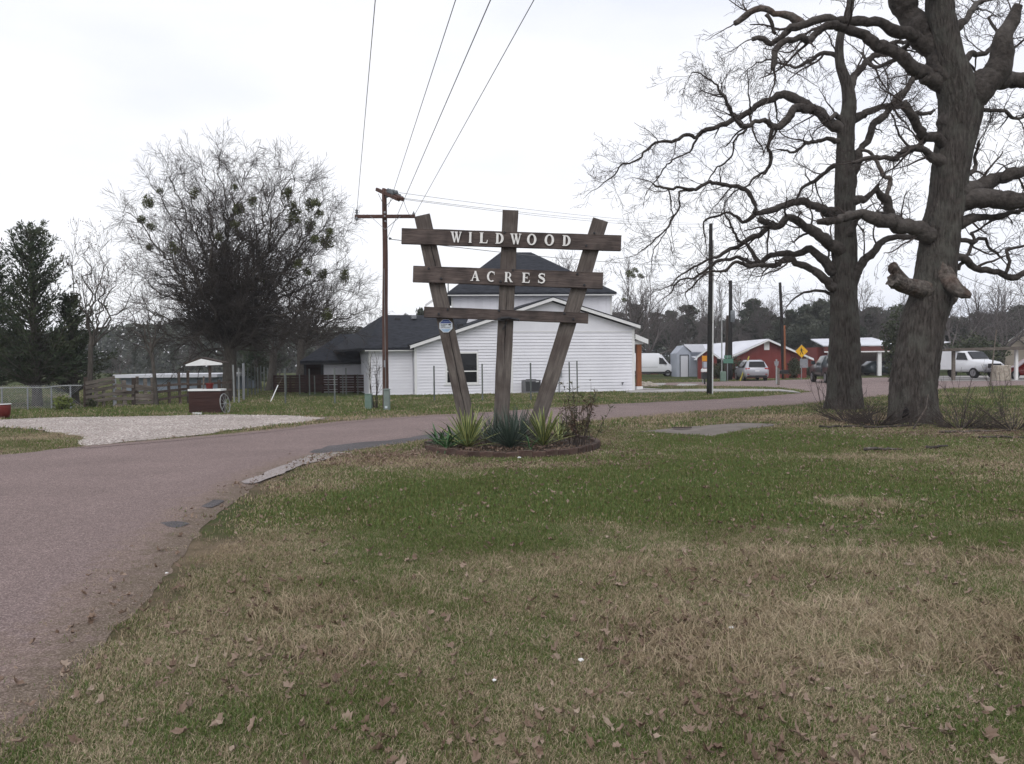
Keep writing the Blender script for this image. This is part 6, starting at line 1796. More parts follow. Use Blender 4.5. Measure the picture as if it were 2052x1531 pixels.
def leaf_faces(c, size, r, aspect=.45, dirs=None):
    n = len(c)
    if dirs is None:
        a = r.normal(size=(n, 3))
    else:
        a = dirs + r.normal(size=(n, 3)) * .35
    a /= np.linalg.norm(a, axis=1, keepdims=True)
    b_ = np.cross(a, r.normal(size=(n, 3))); b_ /= np.maximum(np.linalg.norm(b_, axis=1, keepdims=True), 1e-6)
    s = (size * (.6 + .8 * r.random(n)))[:, None]
    v = np.stack([c - a * s * .5, c + b_ * s * aspect * .5, c + a * s * .5, c - b_ * s * aspect * .5], 1).reshape(-1, 3)
    f = np.arange(n * 4).reshape(n, 4)
    return v, f
mist = []
for k in range(3):
    v, f = leaf_cloud(420, .12, 30 + k, (.46, .40, .36)); v2, f2 = leaf_cloud(170, .12, 40 + k, (.26, .24, .22)); v = np.concatenate([v, v2 + np.array([.34 - .3 * k, .1, -.22])]); f = np.concatenate([f, f2 + len(v) - len(v2)])
    mist.append(np_mesh('mistletoe_clump', v, f, [M['mistletoe']]))
rs = random.Random(17)
for (px, py, r_) in [(296,405,9),(322,382,5),(285,440,7),(305,455,7),(450,500,9),(452,545,9),(440,475,6),(478,470,8),(478,420,9),(470,375,5),(505,405,7),(390,385,7),(575,390,9),(590,425,10),(585,440,8),(620,410,9),(632,405,6),(640,430,7),(622,450,9),(632,480,7),(655,485,11),(660,465,6),(595,530,7),(645,552,8),(615,545,6),(690,555,8),(350,500,8),(300,495,6),(420,575,9),(505,570,7),(530,560,7),(460,640,9),(445,620,8),(655,630,8),(470,450,6)]:
    p = W(px, py, 41 + rs.uniform(-2, 2)); k = r_ * mpp(41) / .42 * 1.5
    o = link('mistletoe_clump', mist[rs.randrange(3)], elm, p - elm.location, (rs.uniform(0, 6), rs.uniform(0, 6), rs.uniform(0, 6))); o.scale = (k, k, k)
tg2 = [(500,560,0),(540,520,2),(590,500,-1),(640,520,1),(690,540,0),(735,560,1),(758,610,-1),(760,650,1),(700,640,-2),(640,600,2),(560,620,-1),(740,690,0),(520,650,1),(610,560,3)]
elm2, tw2 = vase_tree('bare_tree', 'lower dense bare tree right behind the mistletoe tree, spreading over the house roof', (600, 775), 58, (604, 690), tg2, 8, .34, 'bark_elm', 'twig_elm', EL, 1.7, .10)
tg3 = [(480,640,0),(505,600,1),(540,590,-1),(560,640,1),(590,660,0),(500,690,-1),(620,640,2)]
elm3, tw3 = vase_tree('bare_tree', 'third bare tree, standing between the mistletoe tree and the brown board fence', (543, 785), 52, (548, 710), tg3, 12, .28, 'bark_elm', 'twig_elm', EL, 1.9, .08)

# ------------------------------------------------------------------ cedar at the left edge and slim trees
def conifer(name, label, base, Y, top, width_px, seed, n_br, leaf, size, mname, cat='tree', shape=1.0, dens=1):
    rs_ = random.Random(seed); r = np.random.default_rng(seed)
    b_ = Vector((W(base[0], base[1], Y).x, Y, 0)); tp_ = W(top[0], top[1], Y)
    h = tp_.z; wd = width_px * mpp(Y)
    e = empty(name, b_, 0, label, cat)
    bark_tube('trunk', [b_ + Vector((0, 0, -.1)), b_.lerp(tp_, .5), tp_], [.22, .13, .02], M['bark_elm'], e, 16, .05, None, seed, .3)
    C, D = [], []
    br = []
    for i in range(n_br):
        t_ = rs_.random() ** 1.15
        z = h * (.10 + .88 * t_)
        prof = (1 - t_) ** .62 * (0.72 + .28 * math.sin(3 + i)) * shape + .06
        L = wd * prof * rs_.uniform(.5, 1.15) * (.75 + .6 * abs(noise.noise(Vector((t_ * 5, rs_.random(), seed)))))
        az = rs_.uniform(0, 2 * pi); d = Vector((math.cos(az), math.sin(az), rs_.uniform(.0, .75) + t_ * .7)).normalized()
        p = b_.lerp(tp_, z / h); pts = [p.copy()]; n = max(3, int(L / .22))
        for k in range(n):
            d = (d + rvec(rs_) * .12 + Vector((0, 0, .03))).normalized(); p = p + d * (L / n); pts.append(p.copy())
            f_ = (k + 1) / n
            m_ = int(leaf * dens * (.35 + .9 * f_))
            for q in range(m_):
                dd = (d + rvec(rs_) * .75 + Vector((0, 0, .15))).normalized()
                ln = rs_.uniform(.05, .38) * (1.25 - .5 * f_)
                C.append(tuple(p + dd * ln)); D.append(tuple(dd))
        br.append((pts, [max(.008, .045 * (1 - j / (n + 1)) * (1 - .5 * t_)) for j in range(n + 1)], 3, 0))
    o = link('branches', strands_mesh('branches', br, [M['bark_elm']]), e); o.location = -e.location; o['kind'] = 'stuff'
    v, f = leaf_faces(np.array(C), size, r, .24, np.array(D))
    o = link('crown', np_mesh('crown', v, f, [M[mname]]), e); o.location = -e.location; o['kind'] = 'stuff'
    return e
conifer('cedar_tree', 'dense dark cedar tree behind the chain link fence at the left edge', (75, 806), 33.5, (60, 458), 185, 4, 330, 10, .17, 'cedar_leaf', shape=1.0)
conifer('cedar_tree', 'shorter dark cedar leaning out of the left edge of the photo', (-30, 808), 34, (-12, 510), 125, 6, 190, 13, .16, 'cedar_leaf')
conifer('cedar_tree', 'low dark cedar right of the tall cedar, over the end of the chain link fence', (150, 803), 35, (140, 600), 110, 7, 190, 13, .15, 'cedar_leaf')
conifer('evergreen_tree', 'dark evergreen bush tree between the bare trunks behind the fence posts', (520, 782), 56, (505, 660), 62, 8, 120, 10, .24, 'cedar_leaf', shape=1.0)
SL = [dict(), dict(),
      dict(len=1.5, seg=.2, wig=.2, up=.10, dens=3.2, ang=(.3, .9), rr=.55, tip=.35, t0=.25),
      dict(len=.7, seg=.15, wig=.2, up=.08, dens=2.2, ang=(.3, .9), rr=.6, tip=.6, t0=.2, rmin=.006),
      dict(len=.3, seg=.12, wig=.15, up=.02, dens=0, ang=(.3, .8), rr=.7, tip=.7, rmin=.005)]
slim, twS = vase_tree('seedhead_tree', 'slim bare tree with brown seed heads between the cedar and the mistletoe tree', (176, 800), 33, (182, 690), [(150,480,0),(172,470,.5),(205,480,-.4),(225,520,.4),(258,515,-.5),(270,560,.4),(215,590,0),(245,640,.6),(190,540,-.6)], 15, .12, 'bark_elm', 'twig_elm', SL, .55, .05)
slim2, twS2 = vase_tree('bare_sapling', 'thin leaning bare tree rising behind the weathered rail fence', (313, 806), 34, (303, 700), [(238,595,0),(262,640,.5),(275,560,-.5),(330,610,.5),(352,640,-.4),(290,540,.3),(250,700,.2)], 16, .085, 'bark_elm', 'twig_elm', SL, .5, .045)
def tip_clusters(twigs, name, parent, n, num, size, m, seed, sp=.09):
    r = np.random.default_rng(seed); tips = [s[0][-1] for s in twigs if len(s[0]) > 2]
    rs_ = random.Random(seed); sel = rs_.sample(tips, min(num, len(tips)))
    c = np.concatenate([np.array(tuple(p))[None, :] + r.normal(size=(n, 3)) * sp for p in sel])
    v, f = leaf_faces(c, size, r, .7)
    o = link(name, np_mesh(name, v, f, [M[m]]), parent); o.location = -parent.location; o['kind'] = 'stuff'
tip_clusters(twS, 'seed_heads', slim, 10, 75, .055, 'seed_brown', 2)
tip_clusters(twS2, 'dry_leaves', slim2, 3, 60, .05, 'seed_brown', 3)

# ------------------------------------------------------------------ far trees
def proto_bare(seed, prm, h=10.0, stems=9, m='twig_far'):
    rs_ = random.Random(seed); tw = []
    tr_ = [([Vector((0, 0, -.1)), Vector((.05, 0, h * .12)), Vector((.0, .05, h * .26))], [.24, .2, .17], 8, 0)]
    for i in range(stems):
        az = 2 * pi * i / stems + rs_.uniform(-.4, .4); el = rs_.uniform(.45, 1.45)
        d = Vector((math.cos(az) * math.cos(el), math.sin(az) * math.cos(el), math.sin(el)))
        grow(tw, rs_, Vector((0, 0, h * rs_.uniform(.16, .26))), d, h * rs_.uniform(.5, .72), .085, 1, prm)
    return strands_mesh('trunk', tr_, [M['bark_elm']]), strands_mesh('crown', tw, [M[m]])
FP = [dict(), dict(len=6, seg=.7, wig=.16, up=.05, dens=2.2, ang=(.3, .8), rr=.5, tip=.25, t0=.25),
      dict(len=2.3, seg=.45, wig=.17, up=.04, dens=2.9, ang=(.3, .9), rr=.55, tip=.35, t0=.1, rmin=.012),
      dict(len=1.0, seg=.4, wig=.17, up=.02, dens=2.4, ang=(.3, .9), rr=.6, tip=.6, t0=.1, rmin=.010),
      dict(len=.5, seg=.4, wig=.1, up=0, dens=0, ang=(.3, .8), rr=.8, tip=.8, rmin=.008)]
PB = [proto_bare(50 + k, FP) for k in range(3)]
def put_tree(name, meshes, px, Y, pyt, sx, label, group=None, cat='tree', h0=10.0, rz=0, pnames=('trunk', 'crown'), kinds=(None, 'stuff')):
    b_ = Vector((W(px, 740, Y).x, Y, 0)); h = W(px, pyt, Y).z
    e = empty(name, b_, rz, label, cat, group)
    for me, pn_, kd in zip(meshes, pnames, kinds):
        o = link(pn_, me, e)
        if kd: o['kind'] = kd
    k = h / h0; e.scale = (k * sx, k * sx, k)
    return e
def proto_ever(seed, kind='pine'):
    r = np.random.default_rng(seed); rs_ = random.Random(seed)
    tr_ = []; C = []
    if kind == 'pine':
        tr_.append(([Vector((0, 0, 0)), Vector((.1, 0, 4)), Vector((0, .1, 9.0))], [.2, .16, .07], 6, 0))
        blobs = []
        for i in range(26):
            z = rs_.uniform(4.2, 9.6); w_ = (10.4 - z) * .38 + .25; az = rs_.uniform(0, 2 * pi); q = rs_.uniform(.2, 1) * w_
            c = Vector((math.cos(az) * q, math.sin(az) * q, z)); blobs.append((c, rs_.uniform(.45, 1.0)))
            tr_.append(([Vector((0, 0, z - .8)), c], [.05, .02], 3, 0))
    else:
        tr_.append(([Vector((0, 0, 0)), Vector((.1, 0, 2)), Vector((0, .1, 5.0))], [.3, .25, .12], 6, 0))
        blobs = []
        for i in range(34):
            th_ = rs_.uniform(0, 2 * pi); ph = rs_.uniform(-.15, 1.5); R_ = rs_.uniform(2.6, 4.4)
            c = Vector((math.cos(th_) * math.cos(ph) * R_, math.sin(th_) * math.cos(ph) * R_, 4.6 + math.sin(ph) * R_ * 1.1)); blobs.append((c, rs_.uniform(.8, 1.6)))
            tr_.append(([Vector((0, 0, 3.0)), c * .6 + Vector((0, 0, 1)), c], [.1, .06, .02], 3, 0))
    for c, rr in blobs:
        n = int(190 * rr * (1.2 if kind == 'pine' else 1.0))
        d = r.normal(size=(n, 3)); d /= np.linalg.norm(d, axis=1, keepdims=True)
        C.append(np.array(tuple(c)) + d * (r.random(n) ** .5)[:, None] * rr * np.array([1, 1, .62]))
    v, f = leaf_faces(np.concatenate(C), .33, r, .75)
    return strands_mesh('trunk', tr_, [M['bark_elm']]), np_mesh('crown', v, f, [M['pine_leaf']])
PP = [proto_ever(60 + k, 'pine') for k in range(3)]
PO = [proto_ever(70 + k, 'oak') for k in range(2)]
rs = random.Random(31)
# (px, Y, top py, width factor, kind)
far_list = [
 (1150, 95, 500, 1.2, 'b'), (1185, 90, 515, 1.0, 'b'), (1262, 72, 505, 1.0, 'bm'), (1300, 105, 560, 1.1, 'b'), (1345, 120, 590, 1.0, 'b'),
 (1400, 120, 575, 1.0, 'b'), (1440, 110, 560, 1.0, 'b'), (1490, 125, 560, 1.1, 'b'), (1530, 118, 590, 1.0, 'b'), (1600, 130, 600, 1.0, 'b'), (1660, 120, 575, 1.0, 'b'),
 (1720, 115, 560, 1.1, 'b'), (1790, 110, 575, 1.1, 'b'), (1905, 95, 560, 1.2, 'b'), (1955, 100, 540, 1.3, 'b'), (2010, 95, 560, 1.3, 'b'), (2070, 100, 540, 1.3, 'b'), (1860, 105, 590, 1.1, 'b'),
 (1240, 115, 626, 1.5, 'p'), (1275, 118, 604, 1.3, 'p'), (1315, 122, 626, 1.4, 'p'), (1345, 130, 618, 1.3, 'p'), (1380, 125, 608, 1.4, 'p'), (1415, 135, 631, 1.5, 'p'), (1450, 130, 641, 1.5, 'p'),
 (1505, 120, 594, 1.3, 'p'), (1540, 125, 611, 1.3, 'o'), (1480, 128, 636, 1.3, 'o'), (1585, 115, 611, 1.0, 'o'), (1620, 112, 600, 1.1, 'o'), (1650, 110, 588, 1.0, 'o'), (1680, 112, 596, 1.0, 'o'),
 (1735, 120, 611, 1.2, 'o'), (1775, 125, 621, 1.3, 'o'), (1815, 120, 601, 1.2, 'o'), (1870, 112, 626, 1.2, 'o'), (1915, 105, 626, 1.2, 'o'), (1960, 108, 626, 1.3, 'p'), (2005, 120, 616, 1.3, 'o'), (2050, 118, 606, 1.3, 'o'), (2100, 110, 600, 1.3, 'o'),
 (350, 110, 690, 1.2, 'p'), (300, 112, 706, 1.3, 'p'), (270, 125, 700, 1.3, 'p'), (395, 105, 672, 1.2, 'p'), (425, 115, 680, 1.4, 'p'), (225, 120, 712, 1.4, 'o'), (190, 118, 715, 1.4, 'o'), (140, 120, 700, 1.3, 'o'), (60, 118, 690, 1.3, 'o'), (-20, 120, 690, 1.3, 'o'),
 (480, 100, 690, 1.2, 'o'), (560, 98, 690, 1.1, 'o'), (620, 100, 690, 1.1, 'o'), (640, 120, 650, 1.0, 'b'), (845, 70, 606, .5, 'o'), (812, 75, 624, .45, 'o'), (700, 90, 690, 1.1, 'o'), (240, 90, 690, 1.0, 'b'), (380, 100, 660, 1.0, 'b'),
 (910, 130, 640, 1.2, 'o'), (1000, 140, 640, 1.2, 'o'), (1100, 140, 640, 1.3, 'p'), (1190, 130, 630, 1.2, 'p'),
]
DB = ['broad', 'slender', 'wide topped', 'upright', 'open crowned']
def where(px):
    for lim, s_ in ((120, 'behind the tall cedar'), (260, 'behind the chain link fence end'), (330, 'behind the rail fence'), (400, 'behind the long low building'), (500, 'behind the roofed planter'), (660, 'behind the brown board fence'), (760, 'behind the lower house roof'), (900, 'over the left house roof'), (1120, 'behind the two storey house'), (1235, 'above the right end of the house roof'), (1300, 'just right of the house gable'), (1365, 'behind the white van'), (1420, 'behind the grey shed'), (1475, 'behind the twin poles'), (1550, 'behind the red building'), (1640, 'behind the crossing sign'), (1700, 'behind the left oak trunk'), (1800, 'between the two oaks'), (1890, 'behind the biggest oak trunk'), (1950, 'behind the white truck'), (2020, 'behind the flat carport'), (3000, 'behind the tan house')):
        if px < lim: return s_
seen = {}
for (px, Y, pt, sx, k) in far_list:
    ms = PB[rs.randrange(3)] if k[0] == 'b' else PP[rs.randrange(3)] if k == 'p' else PO[rs.randrange(2)]
    nm = 'far_bare_tree' if k[0] == 'b' else 'far_pine_tree' if k == 'p' else 'far_evergreen_tree'
    desc = 'bare' if k[0] == 'b' else 'dark pine' if k == 'p' else 'dark round evergreen'
    key = (desc, where(px)); seen[key] = seen.get(key, 0) + 1
    order = ['', 'second ', 'third ', 'fourth ', 'fifth '][seen[key] - 1]
    lab = order + desc + ' tree in the distance ' + where(px) if k[0] != 'p' else order + 'dark pine in the distance ' + where(px)
    e = put_tree(nm, ms, px, Y, pt, sx * (.9 if k[0] == 'b' else .8), lab, {'b': 'bare trees in the distance', 'p': 'pines in the distance', 'o': 'evergreens in the distance'}[k[0]], rz=rs.uniform(0, 6))
    if k == 'bm':
        for (mx_, my_, mr) in ((1262, 548, 9), (1283, 552, 6), (1272, 540, 6), (1250, 600, 5)):
            p = W(mx_, my_, Y); kk = mr * mpp(Y) / .42
            o = link('mistletoe_clump', mist[0], None, p); o.scale = (kk, kk, kk)
            o.parent = e; o.matrix_parent_inverse = Matrix.LocRotScale(e.location, e.rotation_euler, e.scale).inverted()
# a far wood closing the view behind everything
r = np.random.default_rng(5)
C = []
for px in range(-700, 2800, 26):
    Y = 190 + 25 * math.sin(px * .01)
    p = W(px, 740, Y); h = 8.5 + 3.5 * fbm(np.array([px * .02]), np.array([3.0]))[0] + 1.5 * r.random()
    n = 1100
    a = r.normal(size=(n, 3)) * np.array([2.2, 3, 1]); a[:, 2] = r.random(n) ** 1.1 * h
    C.append(np.array([p.x, Y, 0]) + a)
v, f = leaf_faces(np.concatenate(C), .75, r, .9)
tag(link('distant_wood', np_mesh('distant_wood', v, f, [M['pine_leaf']])), 'dark far wood along the horizon behind all the houses', 'wood', kind='stuff')
# hedges beside the red building
def bush(name, px, py, Yb, wpx, hpx, label, m='hedge_leaf', n=1500, size=.16, cat='bush', base=None):
    b_ = Vector((W(px, py, Yb).x, Yb, 0)) if base is None else base
    e = empty(name, b_, 0, label, cat)
    wx, hz = wpx * mpp(b_.y) / 2, hpx * mpp(b_.y)
    r = np.random.default_rng(int(px) + int(py))
    d = r.normal(size=(n, 3)); d /= np.linalg.norm(d, axis=1, keepdims=True)
    nz_ = np.array([noise.noise(Vector(x) * 1.8 + Vector((px, 0, 0))) for x in d])
    c = d * ((r.random(n) ** .4) * (1 + .5 * nz_))[:, None] * np.array([wx, wx * .8, hz * .5]); c[:, 2] = np.abs(c[:, 2] + hz * .48) + .03
    v, f = leaf_faces(c, size, r, .55)
    o = link('foliage', np_mesh('foliage', v, f, [M[m]]), e); o['kind'] = 'stuff'
    rs_ = random.Random(int(px)); st = []
    for i in range(9):
        a = rs_.uniform(0, 6.28); st.append(([Vector((0, 0, 0)), Vector((math.cos(a) * wx * .4, math.sin(a) * wx * .3, hz * .45)), Vector((math.cos(a) * wx * .75, math.sin(a) * wx * .5, hz * .85))], [.02, .014, .006], 4, 0))
    o = link('stems', strands_mesh('stems', st, [M['twig']]), e); o['kind'] = 'stuff'
    return e
bush('hedge', 1479, 756, 74.5, 46, 42, 'dark hedge before the red gable wall left of the silver car')
bush('hedge', 1440, 756, 75, 36, 34, 'dark hedge below the white metal roof behind the street name sign')
bush('hedge', 1592, 756, 74, 30, 42, 'dark hedge at the right corner of the red building')
bush('hedge', 1625, 757, 84, 40, 20, 'low dark shrubs behind the crossing sign post')
bush('yellow_bush', 127, 822, 0, 44, 28, 'small yellow green bush in the grass before the chain link fence', 'yellow_leaf', 500, .10, base=G(127, 822))
bush('low_bush', 185, 818, 0, 22, 18, 'small brownish green bush where chain link and rail fence meet', 'hedge_leaf', 250, .08, base=G(185, 818))
bush('magnolia_bush', 1795, 700, 60, 60, 150, 'leafy small evergreen seen left of the biggest oak trunk', 'hedge_leaf', 1500, .24)
bush('dark_bush', 1955, 700, 80, 110, 85, 'dark green bushy tree behind the white truck', 'hedge_leaf', 2600, .3)
# ------------------------------------------------------------------ plants of the flower bed
def leaf_mesh(name, L, wd, droop, mats, stripe=False, seed=0, n=7):
    rs_ = random.Random(seed); v, f, mi = [], [], []
    for i in range(n + 1):
        t_ = i / n; w_ = wd * math.sin(pi * min(1, (t_ * .93 + .07))) ** .6 * (1 - t_ * .25) / 2 if i < n else .0008
        y = L * t_; z = -droop * L * t_ * t_
        fold = w_ * .35
        row = [(-w_, y, z + fold), (-w_ * .45, y, z + fold * .3), (w_ * .45, y, z + fold * .3), (w_, y, z + fold)]
        v += row
    for i in range(n):
        for k in range(3):
            f.append((i * 4 + k, i * 4 + k + 1, (i + 1) * 4 + k + 1, (i + 1) * 4 + k)); mi.append(1 if (stripe and k == 1) else 0)
    me = bpy.data.meshes.new(name); me.from_pydata(v, [], f)
    for m in mats: me.materials.append(m)
    me.polygons.foreach_set('material_index', mi); me.polygons.foreach_set('use_smooth', [True] * len(f)); me.update()
    return me
def rosette(name, label, loc, meshes, n, el, rs_, sc=(.8, 1.15), group=None, z0=.06, cat='plant'):
    e = empty(name, loc, 0, label, cat, group)
    for i in range(n):
        me = meshes[rs_.randrange(len(meshes))]
        az = i * 2.399 + rs_.uniform(-.2, .2); t_ = i / n
        a = el[0] + (el[1] - el[0]) * (t_ ** .8) + rs_.uniform(-.12, .12)
        o = link('leaf', me, e, (math.sin(-az) * .04, math.cos(az) * .04, z0 + .02 + .05 * t_), (a, rs_.uniform(-.25, .25), az))
        k = rs_.uniform(*sc); o.scale = (k, k, k)
    return e
rs = random.Random(77)
var = [leaf_mesh('leaf', .58, .042, d_, [M['yucca_yellow'], M['yucca_green']], True, k) for k, d_ in enumerate((.02, .12, .25))]
var2 = [leaf_mesh('leaf', .58, .040, d_, [M['yucca_green'], M['yucca_yellow']], True, k) for k, d_ in enumerate((.05, .15))]
def bedp(px, py): 
    p = G(px, py); return Vector((p.x, p.y, .0))
rosette('variegated_yucca', 'yellow striped yucca at the foot of the left leaning post', bedp(938, 906), var + var2[:1], 60, (.2, 1.5), rs, (.95, 1.35))
rosette('variegated_yucca', 'yellow striped yucca in front of the right leaning post', bedp(1090, 902), var + var2, 60, (.2, 1.5), rs, (.9, 1.35))
rosette('variegated_yucca', 'smaller yellow green yucca behind, between the left post and the blue green clump', bedp(972, 893), var2 + var[:1], 30, (.1, 1.2), rs, (.7, 1.0))
rosette('variegated_yucca', 'darker yellow green yucca behind the right one, beside the reedy shrub', bedp(1120, 893), var2, 30, (.1, 1.2), rs, (.7, 1.05))
blue = [leaf_mesh('leaf', .80, .017, d_, [M['blue_leaf'], M['blue_leaf']], False, k) for k, d_ in enumerate((.0, .06, .14))]
rosette('blue_green_yucca', 'large blue green grassy yucca clump at the foot of the centre post', bedp(1022, 906), blue, 300, (.04, 1.5), rs, (.5, 1.0))
rosette('blue_green_yucca', 'third, lower blue green grassy clump between left and centre posts', bedp(992, 897), blue, 130, (.1, 1.5), rs, (.5, .95))
rosette('blue_green_yucca', 'second blue green grassy clump behind it, right of the centre post', bedp(1042, 893), blue, 200, (.04, 1.4), rs, (.6, 1.0))
grn = [leaf_mesh('leaf', .42, .04, d_, [M['green_leaf'], M['green_leaf']], False, k) for k, d_ in enumerate((.2, .5, .9))]
for k, (px, py, l) in enumerate([(896, 908, 'low strap leaved green plant, left end of the flower bed'), (912, 902, 'second green strap leaved plant, against the left yucca'), (880, 902, 'outermost small green plant drooping over the left edging bricks'), (1062, 912, 'small green tuft in front of the blue green clump')]):
    rosette('green_plant', l, bedp(px, py), grn, 26 if k < 3 else 10, (.35, 1.5), rs, (.7, 1.1) if k < 3 else (.4, .7))
# reedy shrub at the right end
nb_ = bedp(1160, 900)
nd = empty('reedy_shrub', nb_, 0, 'thin stemmed brownish green shrub with narrow leaves, right end of the flower bed', 'shrub')
st, C, D = [], [], []
rs = random.Random(41)
for i in range(26):
    az = rs.uniform(0, 6.28); p = Vector((math.cos(az) * rs.uniform(0, .30), math.sin(az) * rs.uniform(0, .25), .05)); d = Vector((math.cos(az) * rs.uniform(.02, .42), math.sin(az) * rs.uniform(.02, .25), 1)).normalized()
    L = rs.uniform(.55, 1.05) if i > 2 else 1.22; n = 9; pts = [p.copy()]
    for k in range(n):
        d = (d + rvec(rs) * .10).normalized(); p = p + d * L / n; pts.append(p.copy())
        if k > 1:
            for q in range(rs.randrange(1, 4)):
                dd = (d * .4 + rvec(rs)).normalized(); st.append(([p.copy(), p + dd * .07], [.0025, .0015], 3, 0)) if rs.random() < .5 else None
                for z_ in range(3):
                    d3 = (dd + rvec(rs) * .5).normalized(); C.append(tuple(p + d3 * rs.uniform(.03, .11))); D.append(tuple(d3))
    st.append((pts, [.007 * (1 - .6 * k / n) for k in range(n + 1)], 4, 0))
o = link('stems', strands_mesh('stems', st, [M['twig']]), nd); o['kind'] = 'stuff'
r = np.random.default_rng(3); v, f = leaf_faces(np.array(C), .085, r, .20, np.array(D)); o = link('foliage', np_mesh('foliage', v, f, [M['nandina_leaf']]), nd); o['kind'] = 'stuff'
# bare shrub at the utility pole
def bare_shrub(name, label, loc, n, hgt, spread, seed, r0=.02, m='twig', prm=None, cat='shrub'):
    rs_ = random.Random(seed); tw = []
    PR = prm or [dict(), dict(len=1, seg=.14, wig=.09, up=.03, dens=3.0, ang=(.25, .7), rr=.5, tip=.3, t0=.3), dict(len=.5 * hgt / 1.8, seg=.1, wig=.12, up=.05, dens=2.5, ang=(.3, .7), rr=.6, tip=.4, t0=.2, rmin=.003), dict(len=.25, seg=.1, wig=.1, up=.03, dens=0, ang=(.3, .7), rr=.6, tip=.6, rmin=.0025)]
    for i in range(n):
        az = rs_.uniform(0, 6.28); k = rs_.uniform(.1, 1) * spread
        grow(tw, rs_, Vector((math.cos(az) * .06, math.sin(az) * .06, -.02)), Vector((math.cos(az) * k, math.sin(az) * k, 1)).normalized(), hgt * rs_.uniform(.6, 1), r0 * rs_.uniform(.6, 1), 1, PR)
    o = link(name, strands_mesh(name, tw, [M[m]]), None, loc); tag(o, label, cat); return o
bare_shrub('bare_shrub', 'leafless upright shrub between the green pedestal and the utility pole', G(753, 819), 8, 1.95, .34, 5, .022)
# brush and sticks round the oaks
bare_shrub('brush_pile', 'tangle of dead sticks at the foot of the slimmer oak', G(1700, 846), 60, 1.1, 5.0, 6, .014, 'twig', cat='brush')
bare_shrub('brush_pile', 'tangle of dead sticks between the two oak trunks', G(1755, 853), 75, 1.2, 6.5, 7, .014, 'twig', cat='brush')
bare_shrub('brush_pile', 'low dead brush right of the biggest oak trunk', G(1925, 860), 70, 1.2, 7.0, 8, .012, 'twig', cat='brush')
bare_shrub('brush_pile', 'low dead brush at the far right edge of the lawn', G(2030, 862), 60, 1.2, 7.0, 18, .012, 'twig', cat='brush')
bare_shrub('bare_sapling', 'thin bare sapling shoots right of the biggest oak trunk', G(1925, 838), 9, 1.5, .55, 9, .008, cat='sapling')
bare_shrub('bare_sapling', 'thin bare sapling shoots left of the slimmer oak trunk', G(1650, 822), 7, 2.1, .45, 10, .012, cat='sapling')
bare_shrub('bare_sapling', 'sparse bare shoots at the right edge beyond the lawn', G(2010, 835), 9, 1.6, .6, 11, .008, cat='sapling')
b0 = G(1828, 862); p1 = W(1856, 818, b0.y + .05) - b0; p2 = W(1860, 790, b0.y + .1) - b0
m_ = MB(); m_.tube([(0, 0, -.02), p1 * .5, p1, p2], [.022, .02, .017, .012], 6)
tag(m_.build('pale_stick', M['dead_wood'], None, b0, smooth=True), 'pale broken stick leaning against the biggest oak trunk', 'stick')
for k, (px, py, L, a) in enumerate([(1790, 858, 1.6, .3), (1740, 846, 1.9, -.3), (1690, 858, 1.2, .2), (1960, 868, 1.8, .1), (2010, 880, .9, -.2), (1770, 905, .7, .15), (1880, 900, .6, .5)]):
    m_ = MB(); rs = random.Random(k); pts = [Vector((L * (t_ - .5), rs.uniform(-.05, .05), .03 + rs.uniform(0, .03))) for t_ in np.linspace(0, 1, 7)]; m_.tube(pts, [.03 * (1 - .5 * t_) for t_ in np.linspace(0, 1, 7)], 7)
    l = ['grey dead branch lying at the left foot of the biggest oak', 'grey dead branch lying between the two oaks', 'dead branch lying before the slimmer oak', 'dead branch lying right of the biggest oak', 'short dead branch lying at the right edge of the lawn', 'short stick lying in the bright grass before the oaks', 'crooked stick lying on the lawn below the biggest oak'][k]
    tag(m_.build('fallen_branch', M['dead_wood'] if k % 2 else M['bark_limb'], None, G(px, py), (0, 0, a), smooth=True), l, 'branch')
# dark tree hole
m_ = MB(); m_.tube([(0, 0, 0), (0, -.02, .12), (0, -.03, .25), (0, 0, .34)], [.08, .10, .07, .02], 10); hole = m_.build('trunk_hollow', M['crack'], oakR); hole.location = W(1815, 843, 20.05) - oakR.location; hole.scale = (1, .6, 1)

# ------------------------------------------------------------------ grass, dry grass and fallen leaves
def tuft(name, seed, nblade, hmin, hmax, spread, wd, dryf, flat=.35):
    rs_ = random.Random(seed); v, f, mi = [], [], []
    for i in range(nblade):
        a = rs_.uniform(0, 6.28); q = rs_.random() ** .5 * spread
        x, y = math.cos(a) * q, math.sin(a) * q
        h = rs_.uniform(hmin, hmax); la = rs_.uniform(0, 6.28); ln = rs_.uniform(.15, 1.0) * h * flat * 2
        dx, dy = math.cos(la) * ln, math.sin(la) * ln
        wa = rs_.uniform(0, 6.28); wx, wy = math.cos(wa) * wd / 2, math.sin(wa) * wd / 2
        b = len(v)
        v += [(x - wx, y - wy, -.005), (x + wx, y + wy, -.005), (x + dx * .35 + wx * .8, y + dy * .35 + wy * .8, h * .6), (x + dx * .35 - wx * .8, y + dy * .35 - wy * .8, h * .6), (x + dx, y + dy, h * rs_.uniform(.75, 1))]
        f += [(b, b + 1, b + 2, b + 3), (b + 3, b + 2, b + 4)]
        m_ = 1 if rs_.random() < dryf else 0
        if m_ == 0 and rs_.random() < .25: m_ = 2
        mi += [m_, m_]
    me = bpy.data.meshes.new(name); me.from_pydata(v, [], f)
    for m in ('blade_green', 'blade_straw', 'blade_dull'): me.materials.append(M[m])
    me.polygons.foreach_set('material_index', mi); me.update()
    return me
